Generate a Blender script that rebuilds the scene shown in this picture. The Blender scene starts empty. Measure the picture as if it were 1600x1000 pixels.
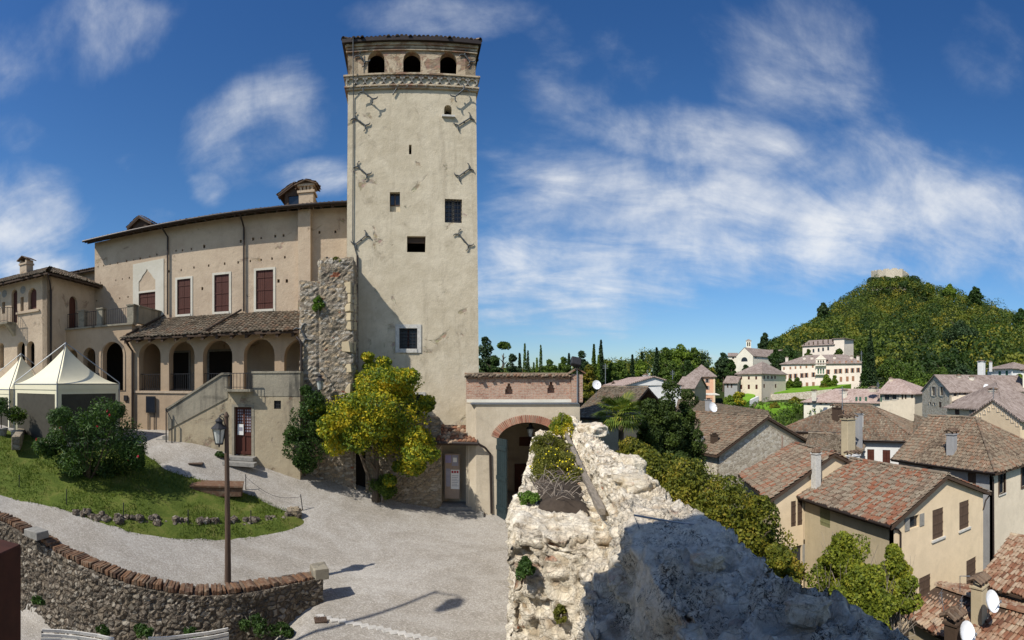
import bpy, math, random
import numpy as np
from mathutils import Vector, Matrix
from mathutils.geometry import tessellate_polygon, delaunay_2d_cdt
R = math.radians
scene = bpy.context.scene
COL = scene.collection
FPX, Y0, XC = 740.0, 600.0, 800.0      # cylindrical lens: pixels per radian, horizon row, centre column

# ------------------------------------------------------------------ camera
cam_d = bpy.data.cameras.new('camera'); cam = bpy.data.objects.new('camera', cam_d); COL.objects.link(cam)
cam_d.type = 'PANO'; cam_d.panorama_type = 'CENTRAL_CYLINDRICAL'
cam_d.central_cylindrical_range_u_min = -XC / FPX; cam_d.central_cylindrical_range_u_max = XC / FPX
cam_d.central_cylindrical_range_v_min = -(1000 - Y0) / FPX; cam_d.central_cylindrical_range_v_max = Y0 / FPX
cam_d.central_cylindrical_radius = 1.0
cam_d.clip_start = .05; cam_d.clip_end = 6000
cam.location = (0, 0, 0); cam.rotation_euler = (R(90), 0, 0)
scene.camera = cam

# ------------------------------------------------------------------ light
SUN_AZ, SUN_EL = R(223), R(46)          # compass-style azimuth from +Y towards +X
sd = Vector((math.sin(SUN_AZ) * math.cos(SUN_EL), math.cos(SUN_AZ) * math.cos(SUN_EL), math.sin(SUN_EL)))
sun_d = bpy.data.lights.new('sun', 'SUN'); sun = bpy.data.objects.new('sun', sun_d); COL.objects.link(sun)
sun_d.energy = 4.7; sun_d.angle = R(.5); sun_d.color = (1, .94, .85)
sun.rotation_euler = (-sd).to_track_quat('-Z', 'Y').to_euler()
scene.view_settings.view_transform = 'Standard'; scene.view_settings.look = 'None'
scene.view_settings.exposure = .17; scene.view_settings.gamma = 1

class G:
    """small node-tree helper"""
    def __init__(s, nt): s.nt = nt; s.N = nt.nodes; s.N.clear()
    def n(s, t, props=None, **inp):
        nd = s.N.new(t)
        for k, v in (props or {}).items(): setattr(nd, k, v)
        for k, v in inp.items():
            key = int(k[1:]) if k[0] == 'i' and k[1:].isdigit() else k.replace('_', ' ')
            s.set(nd.inputs[key], v)
        return nd
    def set(s, sock, v):
        if isinstance(v, bpy.types.NodeSocket): s.nt.links.new(v, sock)
        elif isinstance(v, bpy.types.Node): s.nt.links.new(v.outputs[0], sock)
        else:
            if isinstance(v, tuple) and len(v) == 3 and len(sock.default_value) == 4: v = v + (1,)
            sock.default_value = v
    def m(s, op, a, b=0.0, c=0.0, clamp=False):
        nd = s.N.new('ShaderNodeMath'); nd.operation = op; nd.use_clamp = clamp
        s.set(nd.inputs[0], a); s.set(nd.inputs[1], b); s.set(nd.inputs[2], c); return nd.outputs[0]
    def vm(s, op, a, b=(0, 0, 0)):
        nd = s.N.new('ShaderNodeVectorMath'); nd.operation = op
        s.set(nd.inputs[0], a)
        if op == 'SCALE': s.set(nd.inputs[3], b)
        else: s.set(nd.inputs[1], b)
        return nd.outputs['Value'] if op in ('LENGTH', 'DOT_PRODUCT', 'DISTANCE') else nd.outputs[0]
    def mr(s, v, a, b, c=0., d=1., smooth=True):
        nd = s.N.new('ShaderNodeMapRange'); nd.interpolation_type = 'SMOOTHSTEP' if smooth else 'LINEAR'
        for i, x in enumerate((v, a, b, c, d)): s.set(nd.inputs[i], x)
        return nd.outputs[0]
    def mix(s, f, a, b, mode='MIX'):
        nd = s.N.new('ShaderNodeMix'); nd.data_type = 'RGBA'; nd.blend_type = mode
        s.set(nd.inputs[0], f); s.set(nd.inputs[6], a); s.set(nd.inputs[7], b); return nd.outputs[2]
    def noise(s, vec, scale, detail=4, rough=.55, dist=0.):
        return s.n('ShaderNodeTexNoise', Vector=vec, Scale=scale, Detail=detail, Roughness=rough, Distortion=dist).outputs[0]
    def ramp(s, f, stops, interp='LINEAR'):
        nd = s.N.new('ShaderNodeValToRGB'); nd.color_ramp.interpolation = interp
        e = nd.color_ramp.elements
        while len(e) < len(stops): e.new(.5)
        for el, (p, c) in zip(e, stops): el.position = p; el.color = tuple(c) + (1,)
        s.set(nd.inputs[0], f); return nd.outputs[0]

# ------------------------------------------------------------------ sky with clouds
world = bpy.data.worlds.new('World'); scene.world = world; world.use_nodes = True
g = G(world.node_tree)
sky = g.n('ShaderNodeTexSky', dict(sky_type='NISHITA', sun_disc=False, sun_elevation=SUN_EL, sun_rotation=SUN_AZ,
                                   altitude=200, air_density=1.0, dust_density=.6, ozone_density=2.0))
tc = g.n('ShaderNodeTexCoord').outputs['Generated']
sx = g.n('ShaderNodeSeparateXYZ', Vector=tc)
hx, hy, hz = sx.outputs
az = g.m('ARCTAN2', hx, hy)
hl = g.m('SQRT', g.m('ADD', g.m('MULTIPLY', hx, hx), g.m('MULTIPLY', hy, hy)))
el = g.m('DIVIDE', hz, g.m('MAXIMUM', hl, .05))
sp = g.n('ShaderNodeCombineXYZ', X=az, Y=el)          # azimuth, tangent of elevation
flat = g.n('ShaderNodeVectorMath', dict(operation='SCALE'), i0=tc, i3=g.m('DIVIDE', 1, g.m('MAXIMUM', g.m('ADD', hz, .22), .05)))
mp = g.n('ShaderNodeMapping', Vector=flat, Scale=(.85, 1.5, 1.0), Rotation=(0, 0, R(40)))
wisp = g.noise(mp, 2.5, 12, .60, .35)
puff = g.noise(tc, 3.8, 12, .60, .3)
nz = g.m('ADD', g.m('MULTIPLY', wisp, .52), g.m('MULTIPLY', puff, .48))
# cloud banks: (pixel-like azimuth column, row, half width, half height, rotation deg, strength)
BANKS = [(90, 70, 230, 120, -20, .8), (40, 330, 150, 130, 0, 1.0), (30, 210, 90, 60, 0, .8), (400, 200, 170, 120, -35, .95), (480, 275, 130, 45, 0, .9),
         (330, 290, 60, 50, 0, .8), (205, 255, 50, 34, 0, .62), (690, 25, 260, 60, 0, .8), (930, 110, 210, 120, 30, .72), (1060, 215, 210, 85, 14, .95), (1180, 240, 160, 90, 20, .9),
         (900, 430, 300, 140, -14, .92), (1150, 340, 470, 140, 6, 1.02), (1430, 330, 330, 160, 14, 1.0), (1540, 80, 110, 110, 30, .62),
         (1240, 90, 220, 190, 25, .66), (1470, 410, 190, 60, 0, .85), (250, 340, 50, 35, 0, .6), (1090, 560, 50, 14, 0, .6), (60, 420, 120, 60, 0, .9),
         (-900, 150, 700, 600, 0, 1.0), (2500, 150, 700, 600, 0, 1.0), (-300, 100, 300, 250, 0, .9), (2000, 200, 300, 260, 0, .9)]      # the last four, unseen behind the viewpoint, are added for neutral fill light
field = None
for (bx, by, w_, h_, rot, st) in BANKS:
    v = g.vm('SUBTRACT', sp, ((bx - XC) / FPX, (Y0 - by) / FPX, 0))
    v = g.n('ShaderNodeVectorRotate', dict(rotation_type='Z_AXIS'), Vector=v, Angle=R(rot)).outputs[0]
    v = g.vm('MULTIPLY', v, (FPX / w_, FPX / h_, 0))
    b = g.m('MULTIPLY', g.mr(g.vm('LENGTH', v), 1.35, 0.25), st)
    field = b if field is None else g.m('MAXIMUM', field, b)
dens = g.m('ADD', g.m('MULTIPLY', field, 1.15), g.m('MULTIPLY', g.m('DIVIDE', g.m('SUBTRACT', nz, .34), .32), .86))
dens = g.m('MULTIPLY', g.mr(dens, .92, 2.05), .93, clamp=True)
lum = g.ramp(g.m('ADD', g.m('MULTIPLY', puff, .6), g.m('MULTIPLY', dens, .5)), [(.3, (3.9, 4.4, 5.2)), (.75, (6.5, 6.6, 6.7))])
skc = g.n('ShaderNodeHueSaturation', Color=sky, Saturation=1.24, Value=1.0).outputs[0]
skc = g.mix(1.0, skc, (.74, .86, .95), 'MULTIPLY')
skc = g.mix(g.mr(el, .30, -.05), skc, g.mix(1.0, skc, (.76, .74, .77), 'MULTIPLY'))
skc = g.mix(g.mr(el, .25, .85), skc, g.mix(1.0, skc, (.74, .80, .90), 'MULTIPLY'))
fin = g.mix(dens, skc, lum)
bg = g.n('ShaderNodeBackground', Color=fin, Strength=.122)
g.n('ShaderNodeOutputWorld', Surface=bg)

# ------------------------------------------------------------------ numpy noise
def _h(ix, iy, iz, s=0):
    n = (ix.astype(np.int64) * 73856093) ^ (iy.astype(np.int64) * 19349663) ^ (iz.astype(np.int64) * 83492791) ^ (s * 2654435)
    n = (n ^ (n >> 13)) * 1274126177 & 0x7fffffff
    n = (n ^ (n >> 16)) * 668265263 & 0x7fffffff
    return (n & 0xffffff) / float(0xffffff)
def vnoise(p, s=0):
    i = np.floor(p).astype(np.int64); f = p - i; f = f * f * (3 - 2 * f); r = 0
    for dx in (0, 1):
        for dy in (0, 1):
            for dz in (0, 1):
                w = (f[:, 0] if dx else 1 - f[:, 0]) * (f[:, 1] if dy else 1 - f[:, 1]) * (f[:, 2] if dz else 1 - f[:, 2])
                r = r + w * _h(i[:, 0] + dx, i[:, 1] + dy, i[:, 2] + dz, s)
    return r
def fbm(p, o=4, s=0):
    r = 0; a = .5; t = 0
    for k in range(o): r = r + a * vnoise(p * 2 ** k, s + k); t += a; a *= .5
    return r / t
def worley(p, s=0):
    """F1, F2, id of nearest jittered cell"""
    i = np.floor(p).astype(np.int64); n = len(p)
    f1 = np.full(n, 9.); f2 = np.full(n, 9.); cid = np.zeros(n)
    for dx in (-1, 0, 1):
        for dy in (-1, 0, 1):
            for dz in (-1, 0, 1):
                c = i + (dx, dy, dz)
                q = np.stack([c[:, k] + .1 + .8 * _h(c[:, 0], c[:, 1], c[:, 2], s + k + 1) for k in range(3)], 1)
                d = np.sqrt(((q - p) ** 2).sum(1)); near = d < f1
                f2 = np.where(near, f1, np.minimum(f2, d)); cid = np.where(near, _h(c[:, 0], c[:, 1], c[:, 2], s + 9), cid); f1 = np.minimum(f1, d)
    return f1, f2, cid

# ------------------------------------------------------------------ frames and pixel helpers
class Frame:
    """vertical-wall frame: t to the right along the wall, n away from the viewer, z up"""
    def __init__(s, ox=0., oy=0., th=0.): s.o = np.array((ox, oy)); s.th = th; s.n = np.array((math.sin(th), math.cos(th))); s.t = np.array((math.cos(th), -math.sin(th)))
    def w(s, t, n, z): p = s.o + s.t * t + s.n * n; return (p[0], p[1], z)
    def W(s, a):
        a = np.asarray(a, float); return np.concatenate([s.o + a[:, :1] * s.t + a[:, 1:2] * s.n, a[:, 2:3]], 1)
    def px(s, x, y, D=0.):
        th = (x - XC) / FPX; r = np.array((math.sin(th), math.cos(th)))
        d = (D + s.o @ s.n) / (r @ s.n); return float((r * d - s.o) @ s.t), (Y0 - y) / FPX * d
    def rect(s, x0, y0, x1, y1, D=0.):
        a = s.px(x0, 0, D)[0]; b = s.px(x1, 0, D)[0]; xm = (x0 + x1) / 2
        return a, b, s.px(xm, y1, D)[1], s.px(xm, y0, D)[1]          # t0, t1, zbottom, ztop
def P(x, y, d): th = (x - XC) / FPX; return (d * math.sin(th), d * math.cos(th), (Y0 - y) / FPX * d)
def PZ(x, y, z): return P(x, y, z * FPX / (Y0 - y))
def XY(x, d): p = P(x, 0, d); return p[:2]
def frame_ab(A, B):
    """frame of a wall from A (left, as seen from outside) to B (right)"""
    dx, dy = B[0] - A[0], B[1] - A[1]; f = Frame(A[0], A[1], math.atan2(-dy, dx)); return f, math.hypot(dx, dy)

# ------------------------------------------------------------------ mesh builder
def fill2d(loops):
    if len(loops) == 1: return tessellate_polygon([[Vector((p[0], p[1], 0)) for p in loops[0]]])
    vs = [Vector(p) for l in loops for p in l]; ed = []; o = 0
    for l in loops: ed += [(o + i, o + (i + 1) % len(l)) for i in range(len(l))]; o += len(l)
    V, E_, F_, ov, oe, of = delaunay_2d_cdt(vs, ed, [], 0, 1e-6)
    back = {}
    for i, src in enumerate(ov): back[i] = src[0] if src else min(range(len(vs)), key=lambda k: (vs[k] - V[i]).length)
    def ins(p, l):
        r = False; n = len(l)
        for i in range(n):
            x1, y1 = l[i][:2]; x2, y2 = l[(i + 1) % n][:2]
            if (y1 > p[1]) != (y2 > p[1]) and p[0] < (x2 - x1) * (p[1] - y1) / (y2 - y1) + x1: r = not r
        return r
    out = []
    for f in F_:
        c = sum((V[i] for i in f), Vector((0, 0))) / len(f)
        if ins(c, loops[0]) and not any(ins(c, l) for l in loops[1:]): out.append(tuple(back[i] for i in f))
    return out
class MB:
    def __init__(s): s.c = []
    def add(s, v, f, m=0, uv=None):
        s.c.append((np.asarray(v, float).reshape(-1, 3), f, m, uv)); return s
    def box(s, F, t0, t1, n0, n1, z0, z1, m=0, tilt=0):
        a = [(t, n, z) for z in (z0, z1) for n in (n0, n1) for t in (t0, t1)]
        v = F.W(a) if F else np.array(a, float)
        return s.add(v, [(0, 1, 5, 4), (1, 3, 7, 5), (3, 2, 6, 7), (2, 0, 4, 6), (4, 5, 7, 6), (2, 3, 1, 0)], m)
    def bevbox(s, c, sx, sy, sz, rot=0, b=.1, m=0, tilt=(0, 0), seed=None):
        """box with chamfered corners, centre c, rotated about z"""
        pts = []
        for ix in (-1, 1):
            for iy in (-1, 1):
                for iz in (-1, 1):
                    for k in range(3):
                        q = [ix * sx / 2, iy * sy / 2, iz * sz / 2]
                        for j in range(3):
                            if j != k: q[j] -= (ix, iy, iz)[j] * b * min(sx, sy, sz)
                        pts.append(q)
        v = np.array(pts)
        if seed is not None: v = v + (np.random.RandomState(seed).rand(*v.shape) - .5) * min(sx, sy, sz) * .18
        import bmesh
        bm = bmesh.new()
        for q in v: bm.verts.new(q)
        bmesh.ops.convex_hull(bm, input=bm.verts)
        for i_, vv in enumerate(bm.verts): vv.index = i_
        vs = np.array([x.co[:] for x in bm.verts]); fs = [tuple(x.index for x in f.verts) for f in bm.faces]; bm.free()
        M = np.array((Matrix.Rotation(rot, 3, 'Z') @ Matrix.Rotation(tilt[0], 3, 'X') @ Matrix.Rotation(tilt[1], 3, 'Y')))
        return s.add(vs @ M.T + np.array(c), fs, m)
    def tube(s, pts, r, n=8, m=0, cap=True):
        pts = [np.array(p, float) for p in pts]; rr = r if isinstance(r, (list, tuple)) else [r] * len(pts); V = []
        up = np.array((0, 0, 1.))
        for i, p in enumerate(pts):
            d = pts[min(i + 1, len(pts) - 1)] - pts[max(i - 1, 0)]; d = d / (np.linalg.norm(d) + 1e-9)
            a = np.cross(d, up if abs(d[2]) < .95 else np.array((1., 0, 0))); a /= np.linalg.norm(a); b = np.cross(d, a)
            for k in range(n):
                q = 2 * math.pi * k / n; V.append(p + rr[i] * (a * math.cos(q) + b * math.sin(q)))
        f = [(i * n + k, i * n + (k + 1) % n, (i + 1) * n + (k + 1) % n, (i + 1) * n + k) for i in range(len(pts) - 1) for k in range(n)]
        if cap: f += [tuple(range(n)), tuple(reversed(range((len(pts) - 1) * n, len(pts) * n)))]
        return s.add(V, f, m)
    def lathe(s, c, prof, n=12, m=0):
        V = [(c[0] + r * math.cos(2 * math.pi * k / n), c[1] + r * math.sin(2 * math.pi * k / n), c[2] + z) for r, z in prof for k in range(n)]
        f = [(i * n + k, i * n + (k + 1) % n, (i + 1) * n + (k + 1) % n, (i + 1) * n + k) for i in range(len(prof) - 1) for k in range(n)]
        f += [tuple(reversed(range(n))), tuple(range((len(prof) - 1) * n, len(prof) * n))]
        return s.add(V, f, m)
    def prism(s, pts3, off, m=0):
        """polygon extruded by vector off"""
        a = np.array(pts3, float); k = len(a); b = a + np.array(off)
        tri = tessellate_polygon([[Vector(p) for p in a]])
        f = [tuple(t) for t in tri] + [tuple(k + i for i in reversed(t)) for t in tri] + [(i, (i + 1) % k, k + (i + 1) % k, k + i) for i in range(k)]
        return s.add(np.concatenate([a, b]), f, m)
    def wall(s, F, D, outline, holes=(), thick=.5, m=0, mr=None, back=True):
        """vertical wall in plane n=D with holes that have reveals"""
        mr = m if mr is None else mr
        loops = [list(outline)] + [list(h) for h in holes]
        flatv = [p for l in loops for p in l]
        tri = fill2d(loops)
        v = F.W([(p[0], D, p[1]) for p in flatv]); fr = []
        for t in tri:
            a, b, c = (flatv[i] for i in t)
            ar = (b[0] - a[0]) * (c[1] - a[1]) - (b[1] - a[1]) * (c[0] - a[0])
            fr.append(tuple(t) if ar > 0 else tuple(reversed(t)))
        s.add(v, fr, m)
        if back: s.add(F.W([(p[0], D + thick, p[1]) for p in flatv]), [tuple(reversed(t)) for t in fr], mr)
        for li, l in enumerate(loops):
            k = len(l); vv = F.W([(p[0], D, p[1]) for p in l] + [(p[0], D + thick, p[1]) for p in l])
            area = sum(l[i][0] * l[(i + 1) % k][1] - l[(i + 1) % k][0] * l[i][1] for i in range(k))
            out = (area > 0) == (li == 0)
            f = [((i, k + i, k + (i + 1) % k, (i + 1) % k) if out else (i, (i + 1) % k, k + (i + 1) % k, k + i)) for i in range(k)]
            s.add(vv, f, m if li == 0 else mr)
        return s
    def grid(s, Vg, m=0, uv=None, flip=False):
        a, b = Vg.shape[:2]; i = np.arange(a * b).reshape(a, b)
        q = np.stack([i[:-1, :-1], i[:-1, 1:], i[1:, 1:], i[1:, :-1]], -1).reshape(-1, 4)
        if flip: q = q[:, ::-1]
        if uv is not None: uv = uv.reshape(-1, 2)[q]
        return s.add(Vg.reshape(-1, 3), q, m, uv)
    def build(s, name, mats, parent=None, smooth=False, attrs=None, **tags):
        mats = mats if isinstance(mats, (list, tuple)) else [mats]
        V = []; loops = []; tot = []; mi = []; UV = []; off = 0
        for v, f, m, uv in s.c:
            if len(f) == 0: continue
            V.append(v)
            if isinstance(f, np.ndarray):
                groups = [(f, uv)]
            else:
                by = {}
                for t in f: by.setdefault(len(t), []).append(t)
                groups = [(np.array(t), None) for t in by.values()]
            for fa, u in groups:
                k = fa.shape[1]
                if u is None:
                    p = v[fa]; nrm = np.cross(p[:, 1] - p[:, 0], p[:, 2] - p[:, 0]); nrm /= (np.linalg.norm(nrm, axis=1, keepdims=True) + 1e-12)
                    t = np.stack([-nrm[:, 1], nrm[:, 0], 0 * nrm[:, 0]], 1); tl = np.linalg.norm(t, axis=1, keepdims=True)
                    t = np.where(tl < .02, np.array((1., 0, 0)), t / (tl + 1e-9)); b = np.cross(nrm, t)
                    u = np.stack([np.einsum('ijk,ik->ij', p, t), np.einsum('ijk,ik->ij', p, b)], -1)
                loops.append((fa + off).reshape(-1)); tot.append(np.full(len(fa), k)); mi.append(np.full(len(fa), m)); UV.append(u.reshape(-1, 2))
            off += len(v)
        V = np.concatenate(V); loops = np.concatenate(loops); tot = np.concatenate(tot); mi = np.concatenate(mi); UV = np.concatenate(UV)
        if parent is not None and '_M' in parent: V = (V - np.array(parent['_M'][:3])) @ ROT(parent['_M'][3])
        me = bpy.data.meshes.new(name)
        me.vertices.add(len(V)); me.vertices.foreach_set('co', V.astype(np.float32).ravel())
        me.loops.add(len(loops)); me.loops.foreach_set('vertex_index', loops.astype(np.int32))
        me.polygons.add(len(tot)); st = np.concatenate([[0], np.cumsum(tot)[:-1]])
        me.polygons.foreach_set('loop_start', st.astype(np.int32)); me.polygons.foreach_set('loop_total', tot.astype(np.int32))
        me.polygons.foreach_set('material_index', mi.astype(np.int32))
        me.polygons.foreach_set('use_smooth', np.full(len(tot), bool(smooth)))
        me.uv_layers.new(name='UVMap').data.foreach_set('uv', UV.astype(np.float32).ravel())
        for an, av in (attrs or {}).items():
            a = me.attributes.new(an, 'FLOAT', 'POINT'); a.data.foreach_set('value', np.asarray(av, np.float32))
        me.update(calc_edges=True); me.validate()
        for m in mats: me.materials.append(m)
        o = bpy.data.objects.new(name, me); COL.objects.link(o)
        if parent is not None:
            o.parent = parent
            if '_M' in parent: o['_M'] = list(parent['_M'])
        for k, v in tags.items(): o[k] = v
        return o
def ROT(a): c, s_ = math.cos(a), math.sin(a); return np.array(((c, -s_, 0), (s_, c, 0), (0, 0, 1.)))
def thing(name, label, cat, loc=(0, 0, 0), rot=0., group=None):
    o = bpy.data.objects.new(name, None); COL.objects.link(o); o.location = loc; o.rotation_euler = (0, 0, rot); o.empty_display_size = .3
    o['label'] = label; o['category'] = cat; o['_M'] = [float(loc[0]), float(loc[1]), float(loc[2]), float(rot)]
    if group: o['group'] = group
    return o
def tag(o, label, cat, group=None):
    o['label'] = label; o['category'] = cat
    if group: o['group'] = group
    return o
def rct(t0, t1, z0, z1): return [(t0, z0), (t1, z0), (t1, z1), (t0, z1)]
def archp(t0, t1, z0, z1, rise=None, n=12):
    """opening with a round (or segmental) top; z1 is the crown"""
    w = (t1 - t0) / 2; r = w if rise is None else rise; zs = z1 - r; c = (t0 + t1) / 2
    return [(t0, z0), (t1, z0)] + [(c + w * math.cos(math.pi * k / n), zs + r * math.sin(math.pi * k / n)) for k in range(n + 1)]
# ------------------------------------------------------------------ materials
def newmat(name):
    m = bpy.data.materials.new(name); m.use_nodes = True; g = G(m.node_tree); return m, g
def finish(g, col, rough=.85, height=None, bump=.4, dist=.02, metal=0., spec=.3, normal=None, **kw):
    b = g.n('ShaderNodeBsdfPrincipled', Base_Color=col, Roughness=rough, Metallic=metal, Specular_IOR_Level=spec, **kw)
    if height is not None:
        bn = g.n('ShaderNodeBump', Height=height, Strength=bump, Distance=dist); g.set(b.inputs['Normal'], bn.outputs[0])
    g.n('ShaderNodeOutputMaterial', Surface=b); return b
def obj_co(g): return g.n('ShaderNodeTexCoord').outputs['Object']
def uv_co(g): return g.n('ShaderNodeTexCoord').outputs['UV']
def stretch(g, v, sc): return g.vm('MULTIPLY', v, sc)

def plaster(name, c1, c2, stain=(.25, .22, .17), stain_amt=.35, chip=None, chip_amt=.0, bump=.5, rough_scale=5., streak=.5, pit=.3):
    m, g = newmat(name); v = obj_co(g)
    big = g.noise(v, .33, 5, .6, .4); mid = g.noise(v, 1.7, 6, .62, .3)
    col = g.mix(g.mr(g.m('ADD', g.m('MULTIPLY', big, .55), g.m('MULTIPLY', mid, .45)), .36, .64), c1, c2)
    st = g.noise(stretch(g, v, (1.9, 1.9, .22)), 1.0, 6, .65, .2)
    col = g.mix(g.m('MULTIPLY', g.mr(st, .5, .74), streak * stain_amt), col, stain)
    bl = g.noise(v, .8, 8, .72, .6)
    col = g.mix(g.m('MULTIPLY', g.mr(bl, .52, .72), stain_amt), col, stain)
    fine = g.noise(v, 26, 4, .7); col = g.mix(g.mr(fine, .3, .75, .0, .26), col, g.mix(1, col, (.6, .56, .5), 'MULTIPLY'))
    bumpy = g.m('ADD', g.m('MULTIPLY', g.noise(v, rough_scale, 8, .68), 1.0), g.m('MULTIPLY', fine, .22))
    vo = g.n('ShaderNodeTexVoronoi', Vector=v, Scale=7.0); pits = g.m('MULTIPLY', g.mr(vo.outputs[0], .16, .05), g.mr(g.noise(v, 1.1, 3), .48, .62))
    col = g.mix(g.m('MULTIPLY', pits, pit), col, (.10, .075, .05)); bumpy = g.m('SUBTRACT', bumpy, g.m('MULTIPLY', pits, pit))
    if chip:
        cn = g.noise(v, .75, 9, .66, .9); ck = g.m('MULTIPLY', g.mr(cn, .59 - chip_amt, .67 - chip_amt), .6)
        sv = g.n('ShaderNodeTexVoronoi', Vector=stretch(g, v, (1, 1, 1.7)), Scale=4.6); ch = g.mix(g.mr(sv.outputs[0], .05, .5), chip, g.mix(1, chip, (.55, .5, .45), 'MULTIPLY'))
        ch = g.mix(.5, ch, g.mix(1, ch, sv.outputs['Color'], 'MULTIPLY'))
        col = g.mix(ck, col, ch); bumpy = g.m('SUBTRACT', bumpy, g.m('MULTIPLY', ck, g.m('ADD', .35, g.m('MULTIPLY', sv.outputs[0], .8))))
    finish(g, col, .92, bumpy, bump, .035, spec=.15); return m

def rubble(name, cols, mortar, scale=3.2, zs=1.5, bump=.9, dark=(.05, .045, .04), brick_amt=0., soot=.3, mw=.09):
    m, g = newmat(name); v0 = obj_co(g)
    wob = g.n('ShaderNodeTexNoise', Vector=v0, Scale=1.6, Detail=4).outputs[1]
    v = g.vm('ADD', v0, g.vm('SCALE', g.vm('SUBTRACT', wob, (.5, .5, .5)), .35)); v = stretch(g, v, (1, 1, zs))
    a = g.n('ShaderNodeTexVoronoi', Vector=v, Scale=scale); e = g.n('ShaderNodeTexVoronoi', dict(feature='DISTANCE_TO_EDGE'), Vector=v, Scale=scale)
    rnd = g.n('ShaderNodeSeparateColor', Color=a.outputs['Color']).outputs[0]
    st = g.ramp(rnd, [(i / (len(cols)), c) for i, c in enumerate(cols)], 'CONSTANT')
    st = g.mix(g.mr(g.noise(v0, 14, 6, .7), .3, .75, 0, .7), st, g.mix(1, st, (.42, .40, .38), 'MULTIPLY'))
    edge = g.mr(g.m('ADD', e.outputs[0], g.m('MULTIPLY', g.m('SUBTRACT', g.noise(v0, 9, 5, .7), .5), .16)), .02, mw)
    col = g.mix(edge, g.mix(g.noise(v0, 3, 4), mortar, g.mix(1, mortar, (.7, .66, .6), 'MULTIPLY')), st)
    if brick_amt:
        col = g.mix(g.m('MULTIPLY', g.mr(g.noise(stretch(g, v0, (1, 1, 4)), .9, 4, .6), .66 - brick_amt, .7 - brick_amt), g.mr(rnd, .4, .45)), col, (.27, .10, .055))
    col = g.mix(g.mr(g.noise(v0, .7, 8, .7, .5), .5, .75, 0, soot), col, dark)
    h = g.m('ADD', g.m('MULTIPLY', edge, .75), g.m('MULTIPLY', g.noise(v0, 11, 8, .7), .8))
    finish(g, col, .93, h, bump, .06, spec=.15); return m

def brick(name, c1, c2, mortar, bw=.26, bh=.075, worn=.35, wornc=(.38, .33, .26), bump=.7):
    m, g = newmat(name); v0 = obj_co(g); uv = uv_co(g)
    wob = g.n('ShaderNodeTexNoise', Vector=v0, Scale=3.5, Detail=3).outputs[1]
    uv = g.vm('ADD', uv, g.vm('SCALE', g.vm('SUBTRACT', wob, (.5, .5, .5)), .05))
    b = g.n('ShaderNodeTexBrick', Vector=uv, Color1=c1, Color2=c2, Mortar=mortar, Scale=1.0, Mortar_Size=.012, Mortar_Smooth=.3, Bias=0., Brick_Width=bw, Row_Height=bh)
    col = g.mix(g.mr(g.noise(v0, 2.2, 6, .65), .35, .65, 0, .6), b.outputs[0], g.mix(1, b.outputs[0], (.55, .5, .5), 'MULTIPLY'))
    col = g.mix(g.mr(g.noise(v0, 8, 8, .75, .6), .56 - worn * .25, .62, 0, .85), col, wornc)
    h = g.m('ADD', g.m('SUBTRACT', 1, b.outputs[1]), g.m('MULTIPLY', g.noise(v0, 14, 6, .7), .9))
    finish(g, col, .93, h, bump, .03, spec=.15); return m

def tiles(name, stops, tw=.21, th=.4, lichen=.25, bumpy=False, seed=0., moss=(.13, .125, .10)):
    """pantile colours: one random tone for each tile"""
    m, g = newmat(name); uv = uv_co(g); v0 = obj_co(g)
    s = g.n('ShaderNodeSeparateXYZ', Vector=uv)
    cu = g.m('FLOOR', g.m('DIVIDE', s.outputs[0], tw)); cv = g.m('FLOOR', g.m('DIVIDE', s.outputs[1], th))
    wn = g.n('ShaderNodeTexWhiteNoise', dict(noise_dimensions='3D'), Vector=g.n('ShaderNodeCombineXYZ', X=cu, Y=cv, Z=seed)).outputs[0]
    pat = g.noise(v0, .45, 3, .6, .5)
    f = g.m('ADD', g.m('MULTIPLY', wn, .62), g.m('MULTIPLY', g.mr(pat, .3, .7), .38))
    col = g.ramp(f, stops)
    col = g.mix(g.mr(g.noise(v0, 3.2, 8, .75, .4), .47, .7, 0, lichen * 1.6), col, moss)
    col = g.mix(g.mr(g.noise(v0, 19, 4, .7), .4, .75, 0, .5), col, g.mix(1, col, (.5, .47, .45), 'MULTIPLY'))
    h = g.noise(v0, 30, 4, .7)
    if bumpy:
        fu = g.m('FRACT', g.m('DIVIDE', s.outputs[0], tw)); fv = g.m('FRACT', g.m('DIVIDE', s.outputs[1], th))
        wave = g.m('SINE', g.m('MULTIPLY', fu, math.pi)); h = g.m('ADD', g.m('MULTIPLY', wave, 2.5), g.m('MULTIPLY', fv, -1.0))
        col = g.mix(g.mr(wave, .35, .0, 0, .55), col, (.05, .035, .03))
    finish(g, col, .92, h, .6 if bumpy else .3, .05 if bumpy else .01, spec=.12); return m

def simple(name, c, rough=.7, metal=0., var=.25, scale=6., bump=.2, streak=None, spec=.3):
    m, g = newmat(name); v = obj_co(g)
    n1 = g.noise(v if streak is None else stretch(g, v, streak), scale, 6, .65)
    d = tuple(x * .55 for x in c); col = g.mix(g.mr(n1, .35, .75, 0, var * 2), c, d)
    finish(g, col, rough, n1, bump, .01, metal, spec); return m

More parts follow.
